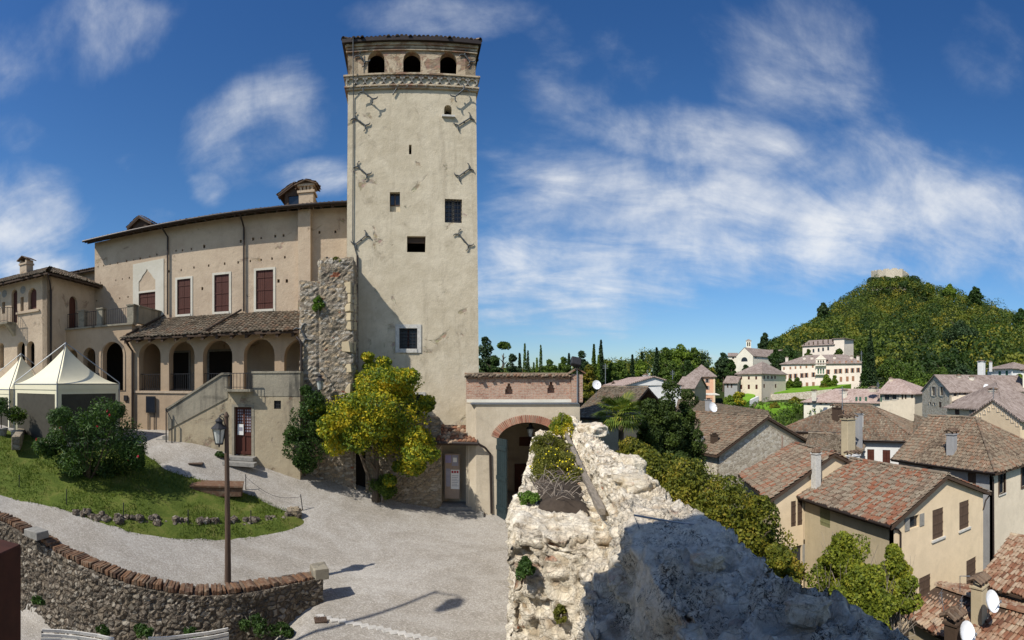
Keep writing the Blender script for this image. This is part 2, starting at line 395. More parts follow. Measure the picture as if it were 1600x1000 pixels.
def leafmat(name, stops, trans=.35, clump=.6, cs=.9, attr=None):
    m, g = newmat(name); geo = g.n('ShaderNodeNewGeometry'); v = obj_co(g)
    f = g.m('ADD', g.m('MULTIPLY', geo.outputs['Random Per Island'], 1 - clump * .6), g.m('MULTIPLY', g.mr(g.noise(v, cs, 3, .6), .3, .7), clump * .6))
    if attr: f = g.m('ADD', g.m('MULTIPLY', g.n('ShaderNodeAttribute', dict(attribute_name=attr)).outputs['Fac'], .8), g.m('MULTIPLY', f, .2))
    col = g.ramp(f, stops)
    b = g.n('ShaderNodeBsdfPrincipled', Base_Color=col, Roughness=.6, Specular_IOR_Level=.25)
    t = g.n('ShaderNodeBsdfTranslucent', Color=g.mix(1, col, (1.15, 1.2, .5), 'MULTIPLY'))
    mx = g.n('ShaderNodeMixShader', i0=trans, i1=b, i2=t); g.n('ShaderNodeOutputMaterial', Surface=mx); return m

M = {}
M['tower'] = plaster('tower plaster', (.66, .585, .445), (.53, .46, .335), (.34, .285, .205), .6, (.46, .37, .27), .0, .8, 3.2, .8, .35)
M['belfry'] = plaster('belfry plaster', (.56, .47, .34), (.46, .37, .26), (.30, .22, .15), .5, (.36, .16, .10), .09, .9, 4, .7, .4)
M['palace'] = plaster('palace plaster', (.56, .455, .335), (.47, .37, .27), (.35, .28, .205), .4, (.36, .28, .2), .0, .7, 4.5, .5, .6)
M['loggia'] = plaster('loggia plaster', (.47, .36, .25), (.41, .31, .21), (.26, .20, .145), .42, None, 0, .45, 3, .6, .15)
M['stairwall'] = plaster('stair wall plaster', (.42, .36, .25), (.35, .29, .20), (.17, .145, .11), .75, (.26, .21, .15), .04, .7, 4, 1.0, .6)
M['weathered'] = plaster('weathered concrete', (.33, .30, .23), (.25, .225, .175), (.09, .085, .07), .85, None, 0, .6, 6, 1.3, .2)
M['gate'] = plaster('gate plaster', (.50, .44, .34), (.43, .37, .28), (.26, .225, .175), .5, None, 0, .5, 3, .7, .25)
M['white_plaster'] = plaster('white plaster', (.66, .635, .55), (.58, .55, .46), (.5, .47, .4), .25, None, 0, .25, 4, .5, 0)
M['recess'] = simple('dark recess', (.022, .018, .014), .95)
M['marble'] = simple('white stone', (.58, .56, .51), .7, var=.35, scale=9)
M['greystone'] = simple('grey stone', (.27, .26, .235), .85, var=.4, scale=7, bump=.5)
M['rub_butt'] = rubble('buttress rubble', [(.40, .36, .30), (.30, .26, .2), (.46, .42, .35), (.33, .28, .21), (.24, .2, .155), (.42, .33, .22)], (.36, .31, .24), 4.2, 1.7, .9, soot=.4, brick_amt=.03)
M['rub_scarp'] = rubble('scarp rubble', [(.36, .31, .24), (.28, .23, .17), (.40, .35, .27), (.33, .27, .19)], (.33, .28, .2), 3.2, 2.2, .9, soot=.4)
M['rub_low'] = rubble('court wall rubble', [(.24, .21, .165), (.28, .24, .19), (.17, .15, .12), (.36, .325, .265), (.21, .175, .13), (.14, .12, .095)], (.14, .115, .09), 5.6, 1.35, 1.0, soot=.6, mw=.14)
M['rub_house'] = rubble('house rubble', [(.66, .60, .47), (.52, .46, .36), (.72, .67, .56), (.46, .40, .31)], (.60, .54, .43), 3.4, 1.6, .5, soot=.08)
M['brick_gate'] = brick('gate brick', (.37, .155, .095), (.46, .25, .17), (.42, .36, .29), worn=.75, wornc=(.46, .35, .27))
M['brick_arch'] = simple('arch brick', (.40, .19, .125), .9, var=.3, scale=30)
M['mortar'] = simple('mortar', (.42, .37, .3), .95, var=.3, scale=20)
M['brick_cap'] = simple('coping brick', (.15, .088, .056), .92, var=.5, scale=5, bump=.6)
M['shutter'] = simple('red brown shutter paint', (.085, .026, .016), .6, var=.35, scale=5, streak=(6, 6, .4))
M['oldwood'] = simple('old brown wood', (.10, .065, .045), .8, var=.45, scale=6, streak=(5, 5, .3), bump=.5)
M['greywood'] = simple('grey weathered beam', (.27, .235, .19), .85, var=.5, scale=9, streak=(4, .4, 4), bump=.5)
M['rafter'] = simple('rafter wood', (.07, .045, .03), .85)
M['greenpaint'] = simple('dark green door paint', (.02, .035, .04), .5, var=.3)
M['green_shut'] = simple('green shutter paint', (.03, .13, .085), .5)
M['olive_shut'] = simple('olive shutter paint', (.20, .20, .095), .7)
M['iron'] = simple('dark iron', (.035, .035, .038), .55, .3, .3)
M['anchor'] = simple('weathered iron', (.10, .11, .115), .6, .3, .4)
M['pipe'] = simple('brown metal pipe', (.04, .03, .026), .5, .2)
M['glass'] = simple('dark window glass', (.02, .025, .035), .15, spec=.6, bump=0)
M['lampglass'] = simple('frosted lamp glass', (.45, .47, .44), .3, bump=0)
M['canvas'] = simple('cream canvas', (.74, .69, .50), .7, var=.06, scale=2, bump=.15)
M['netting'] = simple('dark tent netting', (.06, .055, .042), .8, var=.3, scale=3)
M['steel'] = simple('grey steel tube', (.25, .27, .29), .4, .5, .1)
M['corten'] = simple('rusty steel', (.055, .016, .009), .8, var=.4, scale=3)
M['bench'] = simple('whitewashed bench slat', (.62, .60, .55), .7, var=.25, scale=9)
M['paper'] = simple('poster paper', (.75, .74, .70), .8, var=.05)
M['poster_grey'] = simple('poster print grey', (.30, .29, .34), .8, var=.2)
M['poster_red'] = simple('poster print red', (.35, .03, .04), .8, var=.1)
M['poster_blue'] = simple('poster print lilac', (.28, .25, .42), .8, var=.1)
M['board'] = simple('notice board', (.33, .25, .19), .7, var=.2)
M['dish'] = simple('satellite dish white', (.75, .76, .77), .45, var=.08, bump=0)
M['flash'] = simple('lead flashing', (.15, .17, .19), .5, .4)
M['bark'] = simple('bark', (.11, .085, .06), .9, var=.4, scale=14, streak=(3, 3, .5), bump=.8)
M['twig'] = simple('dry grey twig', (.26, .22, .18), .9, var=.3)
M['soil'] = simple('dark soil', (.06, .045, .033), .95, var=.4, scale=12, bump=.8)
M['slate'] = simple('paved stone', (.50, .48, .44), .85, var=.4, bump=.4)
GREYT = [(.0, (0.083, 0.064, 0.046)), (.35, (0.156, 0.124, 0.088)), (.6, (0.230, 0.193, 0.144)), (.8, (0.202, 0.129, 0.084)), (1, (0.313, 0.276, 0.208))]
REDT = [(.0, (0.120, 0.078, 0.056)), (.25, (0.184, 0.143, 0.104)), (.5, (0.267, 0.225, 0.168)), (.64, (0.230, 0.156, 0.108)), (.80, (0.225, 0.092, 0.054)), (1, (0.276, 0.124, 0.072))]
MIXT = [(.0, (0.083, 0.060, 0.044)), (.3, (0.166, 0.124, 0.088)), (.55, (0.239, 0.198, 0.144)), (.78, (0.202, 0.110, 0.068)), (1, (0.350, 0.294, 0.216))]
BRNT = [(.0, (0.078, 0.051, 0.036)), (.4, (0.138, 0.092, 0.064)), (.7, (0.193, 0.138, 0.096)), (1, (0.258, 0.184, 0.128))]
NEART = [(.0, (0.110, 0.055, 0.036)), (.3, (0.239, 0.110, 0.064)), (.5, (0.386, 0.304, 0.216)), (.7, (0.230, 0.120, 0.072)), (1, (0.534, 0.442, 0.304))]
M['t_grey'] = tiles('grey brown roof tiles', GREYT, seed=1.)
M['t_red'] = tiles('red patched roof tiles', REDT, seed=2.)
M['t_mix'] = tiles('mixed roof tiles', MIXT, seed=3.)
M['t_brown'] = tiles('old brown roof tiles', BRNT, seed=4.)
M['t_near'] = tiles('red and cream roof tiles', NEART, seed=5., lichen=.1)
M['t_far'] = tiles('distant roof tiles', [(0, (.20, .15, .125)), (.5, (.31, .25, .215)), (1, (.40, .33, .29))], .3, .5, bumpy=True, seed=6., moss=(.24, .20, .17))
M['t_pink'] = tiles('distant pink roof tiles', [(0, (.32, .23, .19)), (.5, (.45, .34, .29)), (1, (.54, .43, .38))], .3, .5, bumpy=True, seed=7., moss=(.35, .28, .24))
def hw(name, c, st=.25): return plaster(name, c, tuple(x * .86 for x in c), tuple(x * .6 for x in c), st, None, 0, .25, 3, .7, .1)
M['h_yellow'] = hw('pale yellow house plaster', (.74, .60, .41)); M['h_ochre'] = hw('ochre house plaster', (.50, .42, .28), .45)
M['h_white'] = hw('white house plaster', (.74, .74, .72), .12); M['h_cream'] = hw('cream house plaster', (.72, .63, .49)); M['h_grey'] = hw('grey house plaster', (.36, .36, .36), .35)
M['h_pink'] = hw('salmon house plaster', (.72, .43, .28)); M['h_villa'] = hw('villa plaster', (.82, .73, .62), .08); M['h_pale'] = hw('pale house plaster', (.78, .74, .62), .12)
# leaves
def brickbits(name, stops):
    m, g = newmat(name); v = obj_co(g); f = g.n('ShaderNodeNewGeometry').outputs['Random Per Island']; c = g.ramp(f, stops)
    c = g.mix(g.mr(g.noise(v, 6, 8, .75), .45, .68, 0, .6), c, (.30, .25, .18)); c = g.mix(g.mr(g.noise(v, 24, 6, .75), .4, .7, 0, .5), c, g.mix(1, c, (.45, .42, .4), 'MULTIPLY'))
    finish(g, c, .93, g.noise(v, 30, 7, .75), .8, .02, spec=.1); return m
M['brick_arch'] = brickbits('arch brick', [(0, (.26, .10, .065)), (.4, (.38, .17, .11)), (.75, (.46, .25, .17)), (1, (.30, .18, .13))])
M['brick_cap'] = brickbits('coping brick', [(0, (.08, .05, .037)), (.4, (.15, .085, .055)), (.8, (.21, .115, .065)), (1, (.13, .10, .075))])
M['lf_gold'] = leafmat('golden green leaves', [(0, (.035, .07, .012)), (.3, (.10, .16, .02)), (.5, (.22, .26, .022)), (.72, (.50, .42, .025)), (1, (.72, .48, .035))], .35, .9, 1.1)
M['lf_dark'] = leafmat('dark green leaves', [(0, (.012, .03, .008)), (.5, (.035, .07, .014)), (1, (.07, .13, .025))], .25)
M['lf_olean'] = leafmat('oleander leaves', [(0, (.015, .035, .01)), (.6, (.045, .095, .018)), (1, (.10, .17, .03))], .25)
M['lf_hedge'] = leafmat('olive green leaves', [(0, (.03, .046, .008)), (.35, (.095, .115, .014)), (.7, (.20, .19, .02)), (1, (.33, .20, .03))], .25, .9, .8)
M['lf_mid'] = leafmat('mid green leaves', [(0, (.025, .05, .01)), (.5, (.07, .12, .018)), (1, (.16, .22, .03))], .3)
M['lf_bright'] = leafmat('bright green leaves', [(0, (.05, .09, .012)), (.5, (.12, .19, .02)), (1, (.24, .31, .035))], .3)
M['lf_conif'] = leafmat('conifer needles', [(0, (.014, .03, .012)), (.6, (.035, .065, .022)), (1, (.065, .105, .03))], .15)
M['lf_wood'] = leafmat('hillside wood leaves', [(0, (.012, .030, .008)), (.3, (.032, .062, .011)), (.5, (.062, .10, .015)), (.7, (.125, .155, .019)), (.9, (.22, .20, .024))], .3, 1.0, .035, 'tone')
M['lf_moss'] = leafmat('low shrub leaves', [(0, (.05, .065, .012)), (.5, (.12, .13, .02)), (.85, (.20, .19, .03)), (1, (.17, .10, .035))], .3)
M['lf_bush'] = leafmat('yellow green bush leaves', [(0, (.05, .07, .01)), (.4, (.15, .19, .02)), (.8, (.30, .30, .03)), (1, (.36, .24, .04))], .35, .8, 1.2)
M['lf_ever'] = leafmat('evergreen leaves', [(0, (.018, .034, .009)), (.5, (.05, .08, .015)), (1, (.10, .14, .022))], .25, .8, 1.2)
M['lf_ivy'] = leafmat('bright climbing leaves', [(0, (.05, .10, .015)), (1, (.16, .27, .04))], .3)
M['flower_y'] = simple('yellow petals', (.85, .70, .02), .6, var=.1); M['flower_r'] = simple('crimson petals', (.45, .01, .04), .6, var=.1)
M['lf_palm'] = leafmat('palm frond green', [(0, (.06, .10, .02)), (.6, (.13, .19, .03)), (1, (.36, .33, .05))], .3)
M['grassblade'] = leafmat('grass blades', [(0, (.05, .085, .012)), (.5, (.09, .135, .018)), (.85, (.15, .19, .03)), (1, (.26, .24, .08))], .3, .8, .8)

def ground_mats():
    m, g = newmat('gravel'); v = obj_co(g)
    a = g.n('ShaderNodeTexVoronoi', Vector=v, Scale=32.0); rn = g.n('ShaderNodeSeparateColor', Color=a.outputs['Color']).outputs[0]
    st = g.ramp(rn, [(0, (.29, .27, .235)), (.4, (.35, .325, .29)), (.75, (.40, .375, .335)), (1, (.50, .475, .43))])
    big = g.noise(v, .32, 6, .65, .8); st = g.mix(g.mr(big, .38, .62, 0, .45), st, g.mix(1, st, (.60, .56, .50), 'MULTIPLY'))
    md = g.noise(v, 2.6, 7, .75, .6); st = g.mix(g.mr(md, .5, .68, 0, .35), st, g.mix(1, st, (.6, .57, .52), 'MULTIPLY'))
    tr = g.noise(stretch(g, v, (.35, 1.4, 1)), 1.1, 5, .6); st = g.mix(g.mr(tr, .48, .7, 0, .25), st, (.50, .48, .445))
    finish(g, st, .95, g.m('ADD', a.outputs[0], g.m('MULTIPLY', g.noise(v, 60, 3, .7), .8)), .6, .02, spec=.2); M['gravel'] = m
    m, g = newmat('lawn soil'); v = obj_co(g)
    c = g.ramp(g.noise(v, 1.1, 8, .75, .7), [(.3, (.055, .085, .016)), (.5, (.10, .135, .025)), (.62, (.15, .16, .04)), (.74, (.25, .21, .11))])
    finish(g, c, .95, g.noise(v, 14, 8, .75), 1.0, .06, spec=.1); M['lawn'] = m
    m, g = newmat('meadow'); v = obj_co(g)
    c = g.ramp(g.noise(v, .05, 8, .7, .5), [(.3, (.02, .032, .009)), (.55, (.035, .05, .012)), (.75, (.06, .075, .02))])
    finish(g, c, .95, g.noise(v, .8, 8, .75), .8, .5, spec=.1); M['meadow'] = m
    m, g = newmat('bright lawn'); v = obj_co(g)
    c = g.ramp(g.noise(v, .5, 6, .7), [(.3, (.10, .22, .02)), (.7, (.19, .34, .03))]); finish(g, c, .95, g.noise(v, 5, 5, .7), .5, .1, spec=.1); M['brightlawn'] = m
    # rampart masonry: stone tone from the modelled stones
    m, g = newmat('rampart masonry'); v = obj_co(g)
    at = lambda n_: g.n('ShaderNodeAttribute', dict(attribute_name=n_)).outputs['Fac']
    cid, ed, dk, pm = at('cell'), at('joint'), at('grime'), at('plast')
    wob = g.n('ShaderNodeTexNoise', Vector=v, Scale=5.0, Detail=4).outputs[1]; vw = g.vm('ADD', v, g.vm('SCALE', g.vm('SUBTRACT', wob, (.5, .5, .5)), .12))
    vs = stretch(g, vw, (1, 1, 1.5)); a = g.n('ShaderNodeTexVoronoi', Vector=vs, Scale=7.5); e = g.n('ShaderNodeTexVoronoi', dict(feature='DISTANCE_TO_EDGE'), Vector=vs, Scale=7.5)
    rn = g.n('ShaderNodeSeparateColor', Color=a.outputs['Color']).outputs[0]
    st = g.ramp(cid, [(0, (.64, .58, .48)), (.2, (.52, .45, .34)), (.38, (.72, .68, .60)), (.54, (.45, .36, .26)), (.68, (.60, .55, .46)), (.82, (.36, .27, .19)), (.93, (.36, .17, .11))], 'CONSTANT')
    s2 = g.ramp(rn, [(0, (.68, .63, .53)), (.25, (.50, .43, .33)), (.45, (.76, .72, .64)), (.65, (.40, .32, .23)), (.8, (.62, .56, .46)), (.93, (.40, .19, .12))], 'CONSTANT')
    st = g.mix(g.mr(g.noise(v, 2.3, 4), .42, .58), st, s2)
    n1 = g.noise(v, 7, 10, .78, .5); n2 = g.noise(v, 32, 8, .8); n3 = g.noise(v, 1.6, 7, .7, .7)
    st = g.mix(g.mr(n1, .36, .56, .55, 0), st, g.mix(1, st, (.38, .33, .27), 'MULTIPLY'))
    crev = g.mr(g.m('ADD', e.outputs[0], g.m('MULTIPLY', g.m('SUBTRACT', n1, .5), .22)), .0, .05)
    pl = g.mix(g.mr(n3, .38, .62), (.90, .87, .80), (.68, .61, .50)); pl = g.mix(g.mr(n1, .30, .46, .6, 0), pl, (.34, .28, .2))
    mort = g.mix(g.mr(n1, .35, .6), (.52, .46, .37), (.84, .80, .72))
    msk = g.m('MULTIPLY', g.mr(ed, .03, .22), crev)
    col = g.mix(msk, mort, st)
    col = g.mix(g.mr(g.m('ADD', ed, g.m('MULTIPLY', g.m('SUBTRACT', n1, .5), .3)), .05, -.02, 0, .85), col, (.10, .075, .05))
    col = g.mix(g.m('MULTIPLY', g.mr(pm, .25, .75), g.mr(n3, .62, .5)), col, pl)
    col = g.mix(g.m('MULTIPLY', dk, .55), col, g.mix(g.mr(n3, .4, .6), (.60, .56, .50), (.80, .76, .70)))  # near part made lighter in the colour to lift its shade
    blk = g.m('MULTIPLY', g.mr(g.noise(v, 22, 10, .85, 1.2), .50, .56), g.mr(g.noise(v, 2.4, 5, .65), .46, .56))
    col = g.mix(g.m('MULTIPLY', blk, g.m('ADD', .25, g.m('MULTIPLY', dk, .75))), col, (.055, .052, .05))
    col = g.mix(g.mr(n2, .36, .62, .3, 0), col, g.mix(1, col, (.42, .38, .32), 'MULTIPLY'))
    rough = g.m('SUBTRACT', 1.15, g.m('MULTIPLY', pm, .55))
    h = g.m('ADD', g.m('MULTIPLY', n1, 1.5), g.m('ADD', g.m('MULTIPLY', n2, .55), g.m('MULTIPLY', g.m('MULTIPLY', crev, rough), .45)))
    finish(g, g.mix(1, g.n('ShaderNodeHueSaturation', Color=col, Saturation=1.08, Value=1.2).outputs[0], (1.0, .965, .89), 'MULTIPLY'), .94, h, .9, .045, spec=.12); M['rampart'] = m
ground_mats()
# ------------------------------------------------------------------ terrain heights
class TPS:
    """thin-plate spline through (x, y, z) points"""
    def __init__(s, pts, lam=0.0):
        p = np.array(pts, float); s.c = p[:, :2]; n = len(p); K = s.k(s.c, s.c) + lam * np.eye(n); Q = np.c_[np.ones(n), s.c]
        A = np.block([[K, Q], [Q.T, np.zeros((3, 3))]]); s.w = np.linalg.solve(A, np.r_[p[:, 2], 0, 0, 0])
    def k(s, a, b): d = ((a[:, None] - b[None]) ** 2).sum(2); return .5 * d * np.log(d + 1e-9)
    def __call__(s, q): q = np.atleast_2d(q)[:, :2]; return s.k(q, s.c) @ s.w[:-3] + np.c_[np.ones(len(q)), q] @ s.w[-3:]
def pz(x, y, z): return PZ(x, y, z)
COURT = TPS([pz(250, 690, -2.85), P(300, 695, 22.6), P(380, 716, 21.8), P(470, 750, 21), P(540, 768, 21), P(600, 782, 21), P(690, 799, 21), P(780, 804, 21), P(850, 804, 21.5),
             pz(600, 850, -5.75), pz(700, 900, -5.85), pz(790, 1000, -6.0), pz(360, 912, -5.75), pz(490, 815, -5.3), pz(300, 847, -5.25), pz(150, 848, -4.95),
             pz(0, 790, -4.5), pz(240, 740, -3.75), pz(380, 770, -4.5), pz(200, 782, -4.35), pz(130, 722, -3.5), pz(130, 690, -3.0), pz(0, 682, -2.75),
             pz(-120, 760, -4.0), (0, 3, -6.2), (-3, 7, -6.1), (-5, 11.3, -6.0), (-30, 25, -2.6), (-40, 18, -3.2), (3, 26, -6.0), (-16, 27, -2.9)], .3)
def px_ground(x, y, f=COURT, d0=4., d1=60., off=0.):
    th = (x - XC) / FPX; ds = np.linspace(d0, d1, 1200); q = np.c_[ds * math.sin(th), ds * math.cos(th)]
    dz = (Y0 - y) / FPX * ds - f(q) - off; i = np.argmax(dz < 0)
    d = ds[i]; return (d * math.sin(th), d * math.cos(th), float(f(q[i:i + 1])[0] + off))
SKY_X = [700, 1090, 1120, 1180, 1200, 1225, 1250, 1270, 1285, 1300, 1320, 1340, 1360, 1380, 1420, 1440, 1470, 1500, 1520, 1545, 1570, 1590, 1680, 1800]
SKY_Y = [570, 582, 578, 556, 538, 526, 513, 504, 493, 480, 466, 453, 438, 432, 433, 441, 448, 456, 459, 464, 478, 494, 500, 540]   # skyline rows
LAND = TPS([(6, 4, -15), (6, 20, -15), (20, 10, -15.5), (30, 20, -14), (12, 30, -15), (0, 40, -8), P(950, 780, 45), P(1100, 800, 45), P(1300, 800, 45), P(1500, 800, 40), P(1600, 900, 35),
            P(1100, 680, 80), P(1300, 690, 75), P(1450, 660, 85), P(1600, 680, 60), P(930, 640, 95), P(1100, 634, 120), P(1190, 622, 128), P(1280, 612, 146), P(1180, 600, 180), P(1050, 600, 170),
            P(1290, 562, 190), P(1400, 605, 150), P(1560, 610, 120), P(1640, 620, 110), P(850, 600, 100), P(780, 596, 140), P(850, 590, 260), P(1000, 590, 280), P(1100, 588, 300),
            P(1195, 552, 300), P(1250, 528, 330), P(1300, 496, 370), P(1345, 462, 410), P(1390, 440, 430), P(1420, 444, 430), P(1450, 468, 420), P(1500, 480, 400), P(1545, 500, 380), P(1600, 525, 360),
            P(1700, 560, 350), P(1400, 520, 290), P(1500, 545, 250), P(1300, 540, 270), P(1400, 575, 200), P(1600, 575, 210), P(1390, 520, 640), P(1250, 570, 620), P(1600, 560, 620), P(1000, 590, 700), P(700, 590, 500),
            (-200, 300, 0), (-300, -100, -10), (100, -100, -15), (300, -100, -15), (-60, 60, -3), (-20, 60, -4), (-400, 500, 0), P(1000, 592, 1500), P(1400, 592, 1500)], 3.)
def land(q):
    q = np.atleast_2d(q)[:, :2]; z = LAND(q); court = COURT(q) - .35
    s = np.clip((q[:, 0] - .9) / 1.2, 0, 1); inside = (q[:, 1] < 24.5)
    z = np.where(inside, court * (1 - s) + np.minimum(z, -14) * s, z)
    z = np.where(~inside & (q[:, 0] < 2), np.where(q[:, 1] < 45, COURT(np.c_[q[:, 0], np.minimum(q[:, 1], 30)]) - .5, z), z)
    far = np.clip((np.hypot(q[:, 0], q[:, 1]) - 900) / 700, 0, 1); z = z * (1 - far) + (-2) * far
    rr_ = np.hypot(q[:, 0], q[:, 1]); xp = XC + FPX * np.arctan2(q[:, 0], q[:, 1]); cap = np.interp(xp, SKY_X, SKY_Y) + 7
    z = np.where((rr_ > 190) & (q[:, 1] > 0), np.minimum(z, (Y0 - cap) / FPX * rr_ - 2.5), z)
    lft = (q[:, 0] < -45); z = np.where(lft, np.minimum(z, -3), z)
    # lower terrace in front of the curved court wall
    return z
def axis(a, b, near0, near1, st, grow=1.09):
    o = list(np.arange(near0, near1, st)); x = near1; s_ = st
    while x < b: o.append(x); s_ *= grow; x += s_
    o.append(b); x = near0; s_ = st; l = []
    while x > a: s_ *= grow; x -= s_; l.append(max(x, a))
    return np.array(sorted(set(l + o)))
# the curved court wall (top of coping), left to right, in world metres
CW = [PZ(-170, 770, -3.95), PZ(-60, 790, -4.3), PZ(0, 806, -4.6), PZ(50, 833, -4.75), PZ(100, 862, -4.9), PZ(150, 886, -5.0), PZ(200, 903, -5.08), PZ(250, 915, -5.15), PZ(300, 921, -5.2), PZ(350, 921, -5.2), PZ(400, 914, -5.2), PZ(450, 904, -5.2), PZ(503, 894, -5.2)]
CW = np.array(CW)
def cw_side(q):
    """signed distance to the court wall line, positive on the camera (lower) side; and whether beside it"""
    best = np.full(len(q), 1e9); sgn = np.ones(len(q))
    for a, b in zip(CW[:-1, :2], CW[1:, :2]):
        d = b - a; L = np.hypot(*d); d = d / L; w = q - a; t = np.clip(w @ d, 0, L); c = a + t[:, None] * d; dist = np.hypot(*(q - c).T)
        s_ = (w[:, 0] * d[1] - w[:, 1] * d[0]); upd = dist < best; best = np.where(upd, dist, best); sgn = np.where(upd, np.sign(s_), sgn)
    return best * sgn
def court_z(q):
    q = np.atleast_2d(q)[:, :2]; z = COURT(q); sd_ = cw_side(q)
    lowz = np.interp(q[:, 0], [-9, -6.3, -4.6], [-7.3, -6.9, -6.25])
    # the lower terrace lies left of a line from the wall's end towards the camera
    e = CW[-1, :2]; right = (q[:, 0] - e[0]) * 1.0 - (-(q[:, 1] - e[1])) * .30
    k = np.clip((sd_ + .1) / .25, 0, 1) * np.clip(-right / 1.4, 0, 1) * (q[:, 1] > -8)
    return z * (1 - k) + np.minimum(z, lowz) * k
def land2(q):
    z = land(q); sd_ = cw_side(q); m_ = (sd_ > -.3) & (q[:, 0] < -2) & (q[:, 1] < 14); return np.where(m_, np.minimum(z, -8.2), z)
xs = axis(-1800, 2400, -30, 60, 1.2); ys = axis(-600, 2600, -8, 60, 1.2)
gx, gy = np.meshgrid(xs, ys); q = np.c_[gx.ravel(), gy.ravel()]; gz = land2(q)
gz += np.where(q[:, 1] > 60, (fbm(np.c_[q * .03, 0 * gz]) - .5) * 4, 0) * np.clip((np.hypot(q[:, 0], q[:, 1]) - 180) / 200, 0, 1)
MB().grid(np.dstack([gx, gy, gz.reshape(gx.shape)])).build('ground', M['meadow'], smooth=True, kind='structure')
# gravel court
cx_, cy_ = np.meshgrid(np.arange(-44, 1.6, .16), np.arange(-6, 27, .16)); q = np.c_[cx_.ravel(), cy_.ravel()]
cz = court_z(q) + (fbm(np.c_[q * .8, 0 * q[:, 0]], 3) - .5) * .07 + (fbm(np.c_[q * 5, 0 * q[:, 0]], 3) - .5) * .03
MB().grid(np.dstack([cx_, cy_, cz.reshape(cx_.shape)])).build('gravel_court', M['gravel'], smooth=True, kind='structure')

def inside(poly, q):
    x, y = q[:, 0], q[:, 1]; r = np.zeros(len(q), bool); n = len(poly)
    for i in range(n):
        (x1, y1), (x2, y2) = poly[i][:2], poly[(i + 1) % n][:2]
        c = ((y1 > y) != (y2 > y)) & (x < (x2 - x1) * (y - y1) / (y2 - y1 + 1e-12) + x1); r ^= c
    return r
def polydist(poly, q):
    best = np.full(len(q), 1e9); n = len(poly)
    for i in range(n):
        a = np.array(poly[i][:2]); b = np.array(poly[(i + 1) % n][:2]); d = b - a; L2 = d @ d
        t = np.clip(((q - a) @ d) / L2, 0, 1); best = np.minimum(best, np.hypot(*(q - a - t[:, None] * d).T))
    return best
LAWN = [px_ground(x, y)[:2] for x, y in [(-190, 735), (-60, 760), (0, 777), (60, 791), (110, 805), (160, 825), (220, 840), (290, 848), (350, 848), (410, 842), (455, 832), (487, 818), (470, 800), (430, 786), (385, 768), (335, 752),
        (295, 742), (262, 731), (240, 715), (225, 700), (210, 692), (120, 684), (60, 680), (0, 672), (-120, 668)]]
def lawn_z(q):
    d = polydist(LAWN, q); k = np.minimum(d, .6) / .6; return court_z(q) - .06 + k * .2 + (fbm(np.c_[q * .9, 0 * q[:, 0]], 4, 5) - .5) * (.04 + .14 * k)
lx, ly = np.meshgrid(np.arange(-42, -4, .14), np.arange(5, 28, .14)); q = np.c_[lx.ravel(), ly.ravel()]
ins = inside(LAWN, q)
lz = lawn_z(q); gm = ins.reshape(lx.shape); qi = np.arange(lx.size).reshape(lx.shape)
qq = np.stack([qi[:-1, :-1], qi[:-1, 1:], qi[1:, 1:], qi[1:, :-1]], -1).reshape(-1, 4); keep = ins[qq].all(1)
MB().add(np.c_[q, lz], qq[keep]).build('lawn', M['lawn'], smooth=True, kind='structure')
rng = np.random.RandomState(4)
def blades(q, z, h, w, mb):
    n = len(q); a = rng.rand(n) * 6.28; hh = h * (.5 + rng.rand(n)); lean = (rng.rand(n, 2) - .5) * h * 1.1
    dx = np.c_[np.cos(a), np.sin(a)] * w / 2
    V = np.stack([np.c_[q - dx, z - .01], np.c_[q + dx, z - .01], np.c_[q + lean, z + hh]], 1).reshape(-1, 3)
    return mb.add(V, np.arange(n * 3).reshape(-1, 3))
c = np.c_[rng.rand(200000) * 32 - 36, rng.rand(200000) * 20 + 7]; c = c[inside(LAWN, c)]
dens_ = fbm(np.c_[c * 1.1, 0 * c[:, 0]], 4, 3); c = c[(dens_ > .34 + .2 * rng.rand(len(c))) & (polydist(LAWN, c) > .12 * rng.rand(len(c)))][:90000]
blades(c, lawn_z(c), .08, .035, MB()) .build('grass', M['grassblade'], kind='stuff')

# ------------------------------------------------------------------ foliage
def leaves(mb, C, size, nrm=None, asp=.55, jitter=.9, rs=None, m=0):
    """leaf-sized quads at points C, roughly facing nrm"""
    rs = rs or rng; n = len(C); d = rs.randn(n, 3) * jitter
    if nrm is not None: d += nrm
    d /= np.linalg.norm(d, axis=1, keepdims=True) + 1e-9; t = np.cross(d, rs.randn(n, 3)); t /= np.linalg.norm(t, axis=1, keepdims=True) + 1e-9; b = np.cross(d, t)
    s = (size * (.6 + .8 * rs.rand(n)))[:, None]
    V = np.stack([C - t * s * .5, C + b * s * asp * .5, C + t * s * .5, C - b * s * asp * .5], 1).reshape(-1, 3)
    return mb.add(V, np.arange(n * 4).reshape(-1, 4), m)
def blobcloud(rs, centers, radii, per, flat=.8, shell=.72):
    P_ = []; Nn = []
    for c, r in zip(centers, radii):
        k = int(per * (r if per > 1 else 1) ** 2) if False else int(per)
        d = rs.randn(k, 3); d /= np.linalg.norm(d, axis=1, keepdims=True); rad = shell + (1 - shell) * rs.rand(k) ** .6
        lump = .78 + .5 * vnoise(d * 2.3 + c, 3)
        P_.append(c + d * (r * rad * lump)[:, None] * (1, 1, flat)); Nn.append(d)
    return np.concatenate(P_), np.concatenate(Nn)
